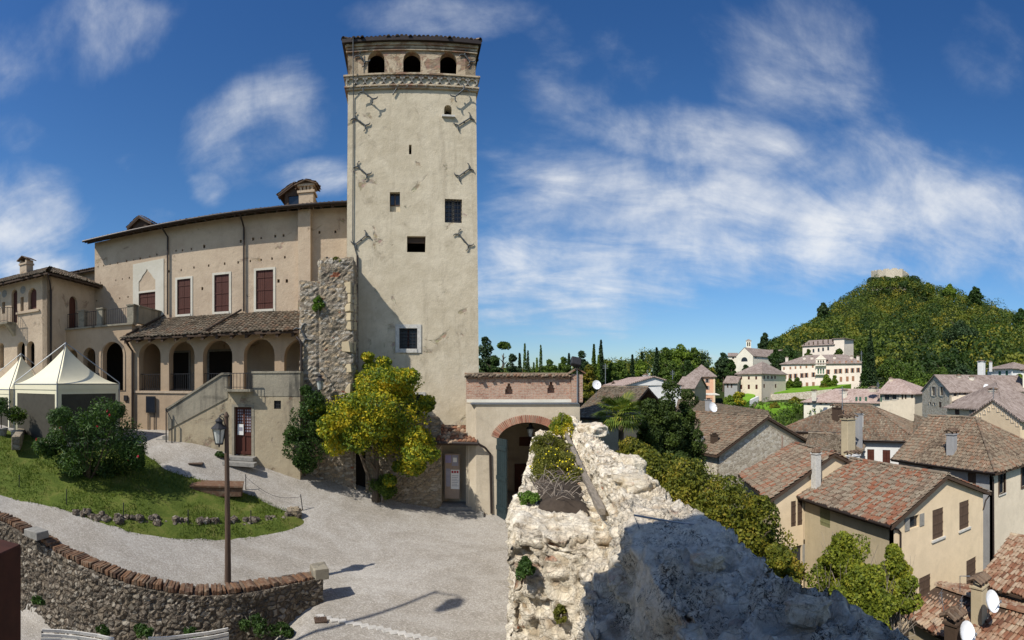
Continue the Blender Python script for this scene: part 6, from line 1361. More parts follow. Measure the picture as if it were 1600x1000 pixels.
c = np.array(px_ground(460, 806)); bigstone('edge_stone', 'grey stone heap end at the tip of the grass island', c + (0, 0, .15), .5, .4, .36, .3, 'rub_scarp', 31)
q = MB(); c = np.array(px_ground(340, 771)); q.bevbox((c[0], c[1], c[2] + .16), 2.0, .95, .34, .52, .05, seed=3); q.bevbox((c[0], c[1], c[2] + .37), 2.1, 1.05, .08, .52, .1, seed=5); tag(q.build('brick_slab', M['brick_cap']), 'low weathered brick slab at the path edge of the grass', 'brick slab')
q = MB(); c = np.array(px_ground(306, 725)); q.bevbox((c[0], c[1], c[2] + .012), .62, .45, .03, .5, .05); tag(q.build('manhole_cover', M['oldwood']), 'square dark metal grate set in the gravel path', 'grate')
q = MB()
for k in range(16):
    f_ = k / 15; c = np.array(px_ground(500 + f_ * 175, 965 + f_ * 37)); q.bevbox((c[0], c[1], c[2] + .01), .20 + .05 * rs.rand(), .17, .05, .6, .15, 0, seed=k)
tag(q.build('cobble_strip', M['slate']), 'strip of pale cobbles across the gravel at the bottom', 'cobble strip')
q = MB(); c = np.array(px_ground(501, 971)); q.bevbox((c[0], c[1], c[2] + .02), .32, .26, .04, .5, .06)
for k in range(6): q.bevbox((c[0] - .12 + k * .048, c[1], c[2] + .045), .012, .22, .02, .5, .06)
tag(q.build('drain_grate', M['oldwood']), 'small brown drain grate beside the cobble strip', 'grate')
# benches on the lower terrace, seen from behind and above
def bench(label, pts, zt):
    t = thing('park_bench', label, 'bench', (pts[2][0], pts[2][1], -7.2), 0, 'white slatted benches below the court wall'); P_ = np.array(pts); n = len(P_)
    d = P_[-1] - P_[0]; d = d / np.linalg.norm(d); nn = np.array((d[1], -d[0]))
    for nm, rows in (('backrest', [(0, 0), (.035, -.09), (.05, -.18), (.055, -.27)]), ('seat', [(.25, -.42), (.36, -.42), (.47, -.41), (.58, -.41), (.10, -.41)])):
        q = MB()
        for off, dz in rows:
            for a, b in zip(P_[:-1], P_[1:]):
                L_ = np.hypot(*(b - a)); m_ = (a + b) / 2 + nn * off; q.bevbox((m_[0], m_[1], zt + dz), L_ + .012, .03 if nm == 'backrest' else .085, .07 if nm == 'backrest' else .03, math.atan2(b[1] - a[1], b[0] - a[0]), .1)
        q.build(nm, M['bench'], t)
    for p in (P_[0], P_[-1]):
        q = MB(); q.tube([(p[0], p[1], zt - .02), (p[0] + nn[0] * .05, p[1] + nn[1] * .05, zt - .45), (p[0] + nn[0] * -.05, p[1] + nn[1] * -.05, -7.4)], .025, 6); q.tube([(p[0] + nn[0] * .05, p[1] + nn[1] * .05, zt - .45), (p[0] + nn[0] * .58, p[1] + nn[1] * .58, zt - .44), (p[0] + nn[0] * .56, p[1] + nn[1] * .56, -7.4)], .025, 6); q.build('leg', M['iron'], t)
bench('white slatted bench at the bottom left below the court wall', [PZ(x, y, -5.75)[:2] for x, y in ((66, 985), (95, 986), (125, 989), (152, 993), (178, 999))], -5.75)
bench('white slatted bench at the bottom below the tall lamp post', [PZ(x, y, -5.75)[:2] for x, y in ((232, 998), (262, 997), (295, 993), (326, 989), (356, 983))], -5.75)
q = MB(); c = P(4, 860, 7.2); q.bevbox((c[0] - .3, c[1] - .1, -2.53 - 2.4), .75, .75, 4.8, .4, .02); tag(q.build('rusty_pillar', M['corten']), 'dark rusty steel box at the left edge of the photo', 'steel box')
for i, (x, y) in enumerate(((62, 940), (225, 985), (240, 990), (160, 1000))):
    pass
# ------------------------------------------------------------------ town houses
def orient(A, B):
    """order two plan points so that A is on the left seen from the camera"""
    return (A, B) if math.atan2(A[0], A[1]) <= math.atan2(B[0], B[1]) else (B, A)
def hwall(parent, A, B, z0, z1, mat, wins=(), gable=None, thick=.3, name='wall'):
    """wall from A to B (left to right as seen); wins: (x0, y0, x1, y1, kind) in photo pixels; gable: ridge height"""
    if name != 'wall':
        A, B = np.array(A[:2], float), np.array(B[:2], float); e_ = (B - A) / np.linalg.norm(B - A) * .012; A = A + e_; B = B - e_
    F, L = frame_ab(A, B); hs = []; W_ = []
    for wn in wins:
        x0, y0, x1, y1, kind = wn; a, b, c, d = F.rect(x0, y0, x1, y1, 0)
        a = max(a, .03); b = min(b, L - .03)
        if b - a < .08 or d - c < .08: continue
        hs.append(archp(a, b, c, d, n=8) if 'arch' in kind else (archp(a, b, c, d, min((b - a) / 2, (d - c) * .8), 8) if 'lun' in kind else rct(a, b, c, d))); W_.append((a, b, c, d, kind))
    out = [(0, z0), (L, z0), (L, z1)] + ([(L / 2 if not isinstance(gable, tuple) else gable[1], gable[0] if isinstance(gable, tuple) else gable)] if gable else []) + [(0, z1)]
    q = MB().wall(F, 0, out, hs, thick); wo = q.build(name, M[mat], parent)
    for a, b, c, d, kind in W_:
        q = MB(); o = None
        if 'shut' in kind or 'green' in kind or 'olive' in kind or 'dark' in kind:
            mt = 'green_shut' if 'green' in kind else 'olive_shut' if 'olive' in kind else 'oldwood' if 'dark' in kind else 'shutter'
            shutters(q, F, 0, a, b, c, d, 2, 0, .03 if 'olive' not in kind else .02, 4); o = q.build('window_shutter', M[mt], parent)
        else:
            pane(q, F, 0, a, b, c, d, .16); o = q.build('window', M['glass'], parent)
            if 'open' in kind:
                ww = (b - a) * .5
                for t0, t1 in ((a - ww, a - .03), (b + .03, b + ww)): q = MB(); q.box(F, t0, t1, -.05, -.005, c, d); q.build('shutter', M['shutter' if 'brown' in kind else 'green_shut' if 'gr' in kind else 'greystone'], o)
            if 'frame' in kind:
                q = MB(); surround(q, F, 0, a, b, c, d, .12, .04); q.build('frame', M['oldwood' if 'wood' in kind else 'white_plaster'], o)
        if 'sill' in kind: q = MB(); q.box(F, a - .1, b + .1, -.1, .02, c - .1, c - .005); q.build('sill', M['marble'], o)
    return F, L
def chimney(parent, c, w, z0, z1, mat='h_white', cap='tile', d=None):
    q = MB(); d = d or w; x, y = c[0], c[1]; q.bevbox((x, y, (z0 + z1) / 2), w, d, z1 - z0, .1, .03); q.bevbox((x, y, z1 + .03), w * 1.2, d * 1.2, .08, .1, .05); o = q.build('chimney', M[mat], parent); q = MB()
    if cap == 'tile':
        for sx_ in (-1, 1):
            for sy_ in (-1, 1): q.bevbox((x + sx_ * w * .42, y + sy_ * d * .42, z1 + .15), .09, .09, .2, 0, .1)
        for k in range(4):
            a = -w * .62 + w * 1.24 * k / 3; q.tube([(x + a, y - d * .7, z1 + .26), (x + a, y, z1 + .42), (x + a, y + d * .7, z1 + .26)], .08, 6)
    elif cap == 'box':
        q.bevbox((x, y, z1 + .22), w * 1.1, d * 1.1, .06, .1, .05); q.tube([(x, y, z1), (x, y, z1 + .2)], w * .35, 6)
    else: q.lathe((x, y, z1), [(w * .5, 0), (w * .75, .12), (w * .45, .3), (.02, .4)], 8)
    q.build('chimney_cap', M['t_brown'], o)
def dish(label, c, r, yaw, pole=.6, parent=None, group='white satellite dishes on the roofs'):
    """offset dish facing yaw"""
    t = thing('satellite_dish', label, 'satellite dish', c, 0, group); c = np.array(c, float); f = np.array((math.sin(yaw), math.cos(yaw), .45)); f /= np.linalg.norm(f); s_ = np.cross(f, (0, 0, 1)); s_ /= np.linalg.norm(s_); u = np.cross(s_, f); V = []; n = 18
    for i, k in enumerate((.02, .35, .7, 1.0)):
        for j in range(n): a = 2 * math.pi * j / n; V.append(c + (s_ * math.cos(a) * .9 + u * math.sin(a)) * r * k + f * (k * k * r * .28))
    fcs = [(i * n + j, i * n + (j + 1) % n, (i + 1) * n + (j + 1) % n, (i + 1) * n + j) for i in range(3) for j in range(n)]; q = MB(); q.add(V, fcs); q.add(np.array(V) - f * .03, [tuple(reversed(x)) for x in fcs]); q.build('reflector', M['dish'], t)
    q = MB(); q.tube([c - f * .05, c - f * .15 - (0, 0, pole)], .025, 6); q.tube([c - u * r * .9, c + f * r * 1.1 - u * r * .2], .012, 5); q.bevbox(c + f * r * 1.1 - u * r * .2, .07, .07, .1, 0, .2); q.build('arm', M['steel'], t); return t
def gable_roof(parent, A, B, C, D_, ze, zr, mat, ov=.4, ovg=.25, seed=0, far=False, tw=.165, ridge_dir='AB', name='roof', **k):
    """A-B front eave (left, right), D-C rear eave; ridge parallel to A-B"""
    A, B, C, D_ = (np.array(p[:2], float) for p in (A, B, C, D_)); u = (B - A) / np.linalg.norm(B - A); v = (D_ - A) / np.linalg.norm(D_ - A); w = np.linalg.norm(D_ - A); sl = (zr - ze) / (w / 2)
    a = A - v * ov - u * ovg; b = B - v * ov + u * ovg; c = C + v * ov + u * ovg; d = D_ + v * ov - u * ovg; m0 = (A + D_) / 2 - u * ovg; m1 = (B + C) / 2 + u * ovg; zo = ze - sl * ov
    T = lambda p, z: (p[0], p[1], z)
    if not far: q = MB(); q.tube([T(a - v * .06, zo - .02), T(b - v * .06, zo - .02)], .06, 6); q.build('gutter', M['pipe'], parent)
    return roof_part(parent, [([T(a, zo), T(b, zo), T(m1, zr), T(m0, zr)], T(a, zo), T(b, zo)), ([T(c, zo), T(d, zo), T(m0, zr), T(m1, zr)], T(c, zo), T(d, zo))], mat, [] if far else [(T(m0, zr), T(m1, zr))], seed=seed, far=far, tw=tw, name=name, thick=.16, **k)
def hip_roof(parent, A, B, C, D_, ze, zr, mat, ov=.4, seed=0, far=False, tw=.165, left=True, right=True, name='roof', hipf=1.0):
    A, B, C, D_ = (np.array(p[:2], float) for p in (A, B, C, D_)); u = (B - A) / np.linalg.norm(B - A); v = (D_ - A) / np.linalg.norm(D_ - A); w = np.linalg.norm(D_ - A); sl = (zr - ze) / (w / 2); zo = ze - sl * ov
    a = A - v * ov - u * ov; b = B - v * ov + u * ov; c = C + v * ov + u * ov; d = D_ + v * ov - u * ov; h = (w / 2 + ov) * hipf
    L = np.linalg.norm(B - A) + 2 * ov; hl_, hr_ = (h if left else 0), (h if right else 0)
    if hl_ + hr_ > L: s_ = L / (hl_ + hr_ + 1e-6); hl_ *= s_; hr_ *= s_
    m0 = (a + d) / 2 + u * hl_; m1 = (b + c) / 2 - u * hr_; T = lambda p, z: (p[0], p[1], z)
    if not far: q = MB(); q.tube([T(a - v * .06, zo - .02), T(b - v * .06, zo - .02)], .06, 6); q.build('gutter', M['pipe'], parent)
    pl = [([T(a, zo), T(b, zo), T(m1, zr), T(m0, zr)], T(a, zo), T(b, zo)), ([T(c, zo), T(d, zo), T(m0, zr), T(m1, zr)], T(c, zo), T(d, zo))]
    rg = [(T(m0, zr), T(m1, zr))]
    if left: pl.append(([T(d, zo), T(a, zo), T(m0, zr)], T(d, zo), T(a, zo))); rg += [(T(a, zo), T(m0, zr)), (T(d, zo), T(m0, zr))]
    if right: pl.append(([T(b, zo), T(c, zo), T(m1, zr)], T(b, zo), T(c, zo))); rg += [(T(b, zo), T(m1, zr)), (T(c, zo), T(m1, zr))]
    rg = [r for r in rg if np.linalg.norm(np.array(r[0]) - np.array(r[1])) > .5]
    return roof_part(parent, pl, mat, [] if far else rg, seed=seed, far=far, tw=tw, name=name, thick=.16)
def quadbase(x, y, L, W_, yaw):
    """corner (left front), length along the front, depth; yaw turns the front line"""
    c, s_ = math.cos(yaw), math.sin(yaw); A = np.array((x, y)); u = np.array((c, s_)); v = np.array((-s_, c)); return A, A + u * L, A + u * L + v * W_, A + v * W_

# yellow gabled house ------------------------------------------------------
hy = thing('yellow_house', 'pale yellow gabled house with brown shutters and red patched tile roof', 'house', (19.6, 18, -15), group=None)
XA, XB, YA, YB = 15.85, 23.4, 15.2, 22.3
hwall(hy, (XA, YA), (XB, YA), -16, -6.25, 'h_yellow', [(1457, 795, 1474, 841, 'dark sill'), (1499, 783, 1514, 826, 'dark sill'), (1421, 806, 1436, 825, 'open0'), (1436, 900, 1454, 940, 'dark'), (1510, 873, 1525, 915, 'dark')], gable=-4.78)
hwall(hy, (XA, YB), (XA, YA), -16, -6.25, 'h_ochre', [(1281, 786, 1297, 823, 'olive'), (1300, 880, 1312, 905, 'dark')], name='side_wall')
hwall(hy, (XB, YA), (XB, YB), -16, -6.25, 'h_yellow', name='side_wall')
gable_roof(hy, (XA, YB), (XA, YA), (XB, YA), (XB, YB), -6.25, -4.74, 't_red', .45, .3, 11)
q = MB(); q.tube([(XA - .5, YB, -6.46), (XA - .5, YA - .3, -6.46)], .07, 8); q.tube([(XA - .5, YA - .1, -6.5), (XA + .15, YA - .12, -6.75), (XA + .35, YA - .1, -6.95), (XA + .35, YA - .1, -15)], .05, 8); q.build('downpipe', M['pipe'], hy)
q = MB(); q.tube([(XB + .5, YA - .25, -6.5), (XB + .2, YA - .05, -6.9), (XB - .05, YA - .05, -7.4)], .045, 6); q.build('downpipe', M['pipe'], hy)
chimney(hy, (16.45, 22.0), .42, -6.3, -4.05, 'marble', 'cone')
def pz_on(a, b, c, x, y):
    n_ = np.cross(np.array(b) - a, np.array(c) - a); return float(a[2] - (n_[0] * (x - a[0]) + n_[1] * (y - a[1])) / n_[2])
# rear farmhouse wing
hb = thing('farm_house', 'lower ochre house with faded red roof behind the yellow house', 'house', (16, 26, -15))
Aq, Bq = (13.75, 22.35), (21.6, 22.35)
hwall(hb, (13.8, 22.35), (15.8, 22.35), -16, -6.3, 'h_yellow', [(1236, 783, 1244, 823, 'dark'), (1246, 779, 1254, 821, 'dark'), (1238, 853, 1253, 885, 'open0')])
hwall(hb, (15.82, 22.36), (22, 22.36), -9, -6.3, 'h_yellow', name='upper_wall')
q = MB(); q.prism([(13.8, 22.36, -6.3), (22, 22.36, -6.3), (17.9, 22.36, -4.25)], (0, .3, 0)); q.build('gable_wall', M['h_yellow'], hb)
zq = pz_on((15.3, 29.6, -6.35), (13.35, 22.1, -6.35), (17.95, 22.1, -4.15), 19.3, 28.6)
roof_part(hb, [([(15.3, 29.6, -6.35), (13.35, 22.1, -6.35), (17.95, 22.1, -4.15), (19.3, 28.6, zq)], (15.3, 29.6, -6.35), (13.35, 22.1, -6.35)), ([(22.3, 22.1, -6.3), (23.7, 28.6, pz_on((22.3, 22.1, -6.3), (17.95, 22.1, -4.15), (19.3, 28.6, zq), 23.7, 28.6)), (19.3, 28.6, zq), (17.95, 22.1, -4.15)], (22.3, 22.1, -6.3), (23.7, 28.6, -6.3))], 't_red', [((17.95, 22.1, -4.15), (19.3, 28.6, zq))], seed=14, tw=.165, thick=.16)
q = MB(); q.prism([(13.8, 22.7, -16), (15.6, 29.3, -16), (22, 28.3, -16), (22, 22.7, -16)][::-1], (0, 0, 9.4)); q.build('side_wall', M['h_ochre'], hb)
# stone gabled house
hc = thing('stone_house', 'house with rubble stone gable wall and grey brown tiled roof', 'house', (18, 40, -12))
Aq, Bq = np.array((15.9, 34.0)), np.array((26.4, 37.2)); u_ = (Bq - Aq) / np.linalg.norm(Bq - Aq); v_ = np.array((-u_[1], u_[0])); Cq, Dq = Bq + v_ * 11, Aq + v_ * 11
hwall(hc, Aq, Bq, -16, -5.35, 'rub_house', gable=-2.95); hwall(hc, Dq, Aq, -16, -5.35, 'rub_house', name='side_wall'); q = MB(); q.prism([(*Bq, -16), (*Cq, -16), (*Dq, -16), (*(Dq + u_ * .3), -16), (*(Bq - u_ * .3 + v_ * .2), -16)], (0, 0, 10.6)); q.build('rear_wall', M['h_cream'], hc)
gable_roof(hc, Bq, Cq, Dq, Aq, -5.35, -2.88, 't_mix', .5, .3, 17)
F_, L_ = frame_ab(Aq, Bq); q = MB(); a, b = (0, -5.35), (L_ / 2, -2.95); q.wall(F_, -.03, [(.0, -5.9), (L_ / 2, -3.5), (L_, -5.9), (L_, -5.36), (L_ / 2, -2.97), (0, -5.36)], [], .028); q.build('verge_band', M['h_ochre'], hc)
chimney(hc, XY(1092, 40.5), .62, -6, P(0, 683, 40.5)[2], 'h_grey', 'box'); chimney(hc, XY(1116, 39.5), .5, -6, P(0, 680, 39.5)[2], 'rafter', 'box')
q = MB(); z_a, z_b = F_.px(1222, 680)[1], F_.px(1222, 702)[1]; t_ = F_.px(1222, 0)[0]; q.wall(F_, -.012, [(t_ - .16, z_b), (t_ + .2, z_b), (t_ + .1, z_b + .5), (t_ + .16, z_a - .3), (t_ + .05, z_a), (t_ - .12, z_a), (t_ - .05, z_b + .6)], [], .011); q.build('brick_patch', M['brick_gate'], hc)
# long roof behind it, with the dish
hd = thing('town_house', 'house with broad grey tiled roof and dish behind the stone gable', 'house', (20, 55, -10))
A1, B1, C1, D1_ = np.array(XY(1052, 52)), np.array(XY(1206, 50)), None, None; u_ = (B1 - A1) / np.linalg.norm(B1 - A1); v_ = np.array((-u_[1], u_[0])); C1, D1_ = B1 + v_ * 9, A1 + v_ * 13
roof_part(hd, [([(*A1, -3.9), (*B1, -3.75), (*XY(1200, 55), -3.3), (*XY(1088, 64), -2.1), (*XY(1060, 66), -2.1)], (*A1, -3.9), (*B1, -3.75))], 't_grey', seed=21, tw=.175, thick=.16)
hwall(hd, A1 + v_ * .5, B1 + v_ * .5, -12, -4, 'h_cream'); chimney(hd, XY(1107, 56), .6, -4, -1.9, 'h_grey', 'box')
dish('white satellite dish on the broad roof beside the dark evergreen tree', P(1113, 637, 53), .6, R(165))
# centre house with three brown windows
he = thing('white_house', 'white house with hipped roof and three brown shuttered windows', 'house', (30, 45, -12))
A1, B1 = np.array(XY(1340, 47.5)), np.array(XY(1429, 46.5)); u_ = (B1 - A1) / np.linalg.norm(B1 - A1); v_ = np.array((-u_[1], u_[0])); A0 = A1 - u_ * 9; C1, D0_ = B1 + v_ * 11, A0 + v_ * 11; ze = -5.3
hwall(he, A1 + u_ * .1, B1, -14, ze, 'h_white', [(1355, 702, 1366, 724, 'shut'), (1379, 703, 1391, 727, 'shut'), (1405, 706, 1418, 731, 'shut')]); hwall(he, B1, C1, -14, ze, 'h_white', name='side_wall'); hwall(he, A0, A1, -14, ze, 'h_cream', name='left_wall')
hip_roof(he, A0, B1, C1, D0_, ze, -2.45, 't_mix', .5, 24, left=True)
chimney(he, XY(1344, 49), .5, -5, -3.2, 'marble', 'cone')
hf = thing('lean_to_house', 'small low tiled annex with a wide pale chimney before the white house', 'house', (24, 42, -12))
A2, B2 = np.array(XY(1262, 42.5)), np.array(XY(1341, 42)); u_ = (B2 - A2) / np.linalg.norm(B2 - A2); v_ = np.array((-u_[1], u_[0])); C2, D2_ = B2 + v_ * 5.5, A2 + v_ * 5.5
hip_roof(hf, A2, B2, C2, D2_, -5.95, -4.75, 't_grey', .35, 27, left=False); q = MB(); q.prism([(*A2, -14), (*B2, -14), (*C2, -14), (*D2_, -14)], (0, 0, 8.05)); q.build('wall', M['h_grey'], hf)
chimney(hf, XY(1325.5, 41.4), 1.0, -7, P(0, 655, 41.5)[2], 'h_ochre', 'tile', .8)
chimney(hf, XY(1342, 44), .5, -6, P(0, 647, 44)[2], 'h_grey', 'cone')
q = MB(); x_, y_ = XY(1333, 39.5); 
chimney(hf, XY(1333, 39.5), 1.0, -9.5, P(0, 712, 39.5)[2], 'h_white', 'tile', .6)
# right house with the big hip
hg = thing('cream_house', 'tall cream house with big hipped roof and arched windows at the right edge', 'house', (33, 22, -14))
A3, B3, C3, D3 = (28.1, 26.3), (28.1, 17.4), (36.7, 17.4), (36.7, 26.3)
hwall(hg, A3, B3, -15, -5.75, 'h_grey', [(1449, 720, 1457, 732, 'open0'), (1512, 731, 1525, 757, 'dark')], name='side_wall')  # grey plaster on this side: the wall's shade put into its colour
hwall(hg, B3, C3, -15, -5.75, 'h_cream', [(1561, 733, 1570, 771, 'arch frame wood sill'), (1596, 722, 1604, 760, 'arch frame wood')])
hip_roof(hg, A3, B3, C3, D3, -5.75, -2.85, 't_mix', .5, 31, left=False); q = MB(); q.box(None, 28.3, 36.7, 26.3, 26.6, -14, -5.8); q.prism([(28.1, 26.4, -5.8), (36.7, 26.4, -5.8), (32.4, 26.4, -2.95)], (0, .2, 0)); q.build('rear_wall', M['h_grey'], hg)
chimney(hg, XY(1487, 36), .62, -5.5, P(0, 679, 36)[2], 'h_grey', 'tile')
q = MB(); q.tube([(27.55, 25, -6.1), (27.55, 17, -6.1)], .07, 8); q.tube([(27.55, 17.2, -6.1), (28.0, 17.35, -6.7), (28.0, 17.3, -15)], .07, 8); q.build('downpipe', M['pipe'], hg)
# connecting roof with lead flashing between them
hh = thing('corner_house', 'low connecting tiled roof with lead flashing at the right of the white house', 'house', (32, 38, -10))
Ah, Bh = np.array(XY(1431, 49)), np.array(XY(1478, 49)); u_ = (Bh - Ah) / np.linalg.norm(Bh - Ah); v_ = np.array((-u_[1], u_[0])); hip_roof(hh, Ah, Bh, Bh + v_ * 8, Ah + v_ * 8, -4.9, -3.5, 't_grey', .3, 33, left=False)
q = MB(); q.prism([P(1450, 655, 49.8), P(1456, 654, 49.8), P(1464, 674, 48), P(1458, 675, 48)], (0, 0, .12)); q.build('flashing', M['flash'], hh); q = MB(); q.prism([(*Ah, -14), (*Bh, -14), (*(Bh + v_ * 8), -14), (*(Ah + v_ * 8), -14)], (0, 0, 8.9)); q.build('wall', M['h_white'], hh)
# left portion roof with flashing strip
hi = thing('town_house', 'house with low tiled roof crossed by a slanting lead strip', 'house', (22, 50, -10))
A4, B4 = np.array(XY(1222, 50)), np.array(XY(1322, 49)); u_ = (B4 - A4) / np.linalg.norm(B4 - A4); v_ = np.array((-u_[1], u_[0])); C4, D4 = B4 + v_ * 12, A4 + v_ * 12
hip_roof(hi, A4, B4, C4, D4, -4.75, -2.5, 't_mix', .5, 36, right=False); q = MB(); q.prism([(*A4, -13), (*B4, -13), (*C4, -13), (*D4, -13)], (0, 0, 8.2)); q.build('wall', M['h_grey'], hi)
q = MB(); q.prism([P(1275, 676, 49.1), P(1281, 676, 49.1), P(1293, 638, 54), P(1287, 638, 54)], (0, 0, .12)); q.build('flashing', M['flash'], hi)
chimney(hi, XY(1308, 51), .8, -4, -2.6, 'rafter', 'tile')
# near corner roofs at the lower right
hj = thing('near_house', 'low house with red and cream tiles, chimneys and dishes at bottom right', 'house', (16, 9, -15))
e0, e1, r1, r0 = (14.75, 13.9, -9.75), (13.3, 3.5, -9.75), (16.1, 3.5, -8.85), (16.5, 13.2, -9.0)
roof_part(hj, [([e0, e1, r1, r0], e0, e1), ([(19.5, 3.5, -10.1), (19.8, 13, -10.1), r0, r1], (19.5, 3.5, -10.1), (19.8, 13, -10.1))], 't_near', [(r0, r1)], seed=41, tw=.17, amp=.06)
q = MB(); q.prism([(15.1, 13.6, -16), (13.8, 3.6, -16), (19.3, 3.6, -16), (19.3, 12.9, -16)], (0, 0, 6.0)); q.build('wall', M['h_ochre'], hj)
chimney(hj, XY(1530, 18.6), .48, -10, P(0, 916, 18.6)[2], 'h_ochre', 'tile', .5); chimney(hj, XY(1490, 16.8), .5, -10.5, P(0, 972, 16.8)[2], 'rafter', 'tile')
q = MB(); a_ = P(1500, 900, 17.6); q.tube([P(1500, 925, 17.8), a_, (a_[0] + .5, a_[1] - .1, a_[2] - .15)], .02, 6); q.build('vent_pipe', M['steel'], hj)
for i, (x0, y0, x1, y1) in enumerate(((1478, 975, 1470, 925), (1503, 975, 1502, 935))):
    q = MB(); q.tube([P(x0, y0, 17.), P(x1, y1, 17.)], .015, 5); p = np.array(P(x1, y1, 17.))
    for k in range(4): q.tube([p + (-.25, -.1, -.12 * k), p + (.25, .1, -.12 * k)], .006, 4)
    tag(q.build('tv_antenna', M['steel']), ('left', 'right')[i] + ' thin television antenna on the near tiled roof by the chimneys', 'antenna')
dish('white satellite dish beside the tile capped chimney on the near roof', P(1548, 940, 17.4), .4, R(182)); dish('white satellite dish cut by the bottom edge below the near chimneys', P(1509, 990, 16.2), .4, R(182))
hk = thing('near_house', 'house with steep red and cream tiled slope at the right edge', 'house', (20, 10, -15))
e0, e1, r1, r0 = (17.7, 11.9, -8.95), (17.2, 4, -8.95), (20.9, 3.8, -7.7), (21.3, 12.1, -7.85)
roof_part(hk, [([e0, e1, r1, r0], e0, e1)], 't_near', [(r0, r1)], seed=44, tw=.17, amp=.06); q = MB(); q.prism([(18.1, 11.7, -16), (17.7, 4, -16), (21.2, 4, -16), (21.2, 11.9, -16)], (0, 0, 6.7)); q.build('wall', M['h_grey'], hk)

# left of the dark tree: brown roof with dish, behind the gate
hl = thing('town_house', 'house with large brown roof right behind the gatehouse pillar', 'house', (8, 45, -10))
A5, B5 = np.array(XY(898, 42)), np.array(XY(972, 40)); u_ = (B5 - A5) / np.linalg.norm(B5 - A5); v_ = np.array((-u_[1], u_[0])); C5, D5 = B5 + v_ * 12, A5 + v_ * 12
gable_roof(hl, A5, B5, C5, D5, -2.75, -.35, 't_grey', .4, .2, 47); q = MB(); q.prism([(*A5, -13), (*B5, -13), (*C5, -13), (*D5, -13)], (0, 0, 10.15)); q.build('wall', M['h_ochre'], hl)
hwall(hl, A5 - v_ * .02, B5 - v_ * .02, -12, -2.9, 'h_ochre', [(912, 650, 921, 662, 'open0'), (940, 649, 952, 662, 'dark')], thick=.018, name='front_wall')
dish('white satellite dish above the brown roof behind the gatehouse pillar', P(932, 602, 43), .45, R(175), 1.2)

# ------------------------------------------------------------------ distant town
def far_house(name, label, x0, x1, d0, d1, y0, y1, yeave, rise, depth, mat, roof='t_far', wins=(), side=None, swins=(), kind='hip', cat='house', zb=-8, ov=.5, group=None, left=True, right=True, sidemat=None):
    """front from pixel x0 (distance d0) to x1 (d1); yeave: row of the eave at x0"""
    A, B = np.array(XY(x0, d0)), np.array(XY(x1, d1)); u = (B - A) / np.linalg.norm(B - A); v = np.array((-u[1], u[0])); C, D_ = B + v * depth, A + v * depth; ze = (Y0 - yeave) / FPX * d0
    t = thing(name, label, cat, ((A[0] + B[0]) / 2, (A[1] + B[1]) / 2, zb), 0, group); rows = []
    def expand(ws):
        o_ = []
        for w in ws:
            if w[0] == 'row':
                _, xs_, yy0, yy1, ww, kd, sl = w
                for x in xs_: o_.append((x - ww / 2, yy0 + sl * (x - xs_[0]), x + ww / 2, yy1 + sl * (x - xs_[0]), kd))
            else: o_.append(w)
        return o_
    wl = expand(wins); swins = expand(swins)
    hwall(t, A, B, zb, ze, mat, wl, gable=(ze + rise if kind == 'gfront' else None))
    if side == 'R': hwall(t, B, C, zb, ze, sidemat or mat, swins, name='side_wall')
    elif side == 'L': hwall(t, D_, A, zb, ze, sidemat or mat, swins, name='side_wall')
    q = MB(); q.prism([(*(A + v * .35 + u * .35), zb), (*(B + v * .35 - u * .35), zb), (*(C - u * .02), zb), (*(D_ + u * .02), zb)], (0, 0, ze - zb - .06)); q.build('core_wall', M[sidemat or mat], t)
    if kind == 'hip': hip_roof(t, A, B, C, D_, ze, ze + rise, roof, ov, far=True, left=left, right=right)
    elif kind == 'gable':
        gable_roof(t, A, B, C, D_, ze, ze + rise, roof, ov, .3, far=True)
        for e_, f_, s_ in ((A, D_, 1), (B, C, -1)): q = MB(); m_ = (e_ + f_) / 2; o_ = u * s_ * .02; q.prism([(*(e_ + o_), ze - .1), (*(f_ + o_), ze - .1), (*(m_ + o_), ze + rise - .12)], (*(u * s_ * .25), 0)); q.build('gable_wall', M[sidemat or mat], t)
    elif kind == 'gfront': gable_roof(t, B, C, D_, A, ze, ze + rise, roof, .3, .2, far=True)
    return t, A, B, C, D_, ze
# white house left
t, A, B, C, D_, ze = far_house('white_house', 'white house with light tiled roof left of the dark evergreen tree', 946, 977, 88, 72, 0, 0, 601, 1.3, 9, 'h_white', 't_pink', [(953, 613, 956, 620, 'dark')], None, (), 'gable', zb=-8)
t2 = far_house('white_house', 'low white house wing with pink tiled roof by the palm', 974, 1024, 78, 80, 0, 0, 609, 1.5, 9, 'h_white', 't_pink', [('row', (979, 998, 1006), 612, 620, 4, 'dark', 0), (1014, 611, 1018, 619, 'dark')], kind='gable', zb=-8)
chimney(t2[0], XY(1009, 84), .8, -1, P(0, 587, 84)[2], 'h_white', 'cone')
far_house('town_house', 'brown roofed house peeking between the dark tree and the salmon house', 1058, 1085, 96, 95, 0, 0, 605, 2.2, 10, 'h_ochre', 't_far', [('row', (1058, 1072), 609, 615, 5, 'dark', 0)], kind='gable', zb=-9)
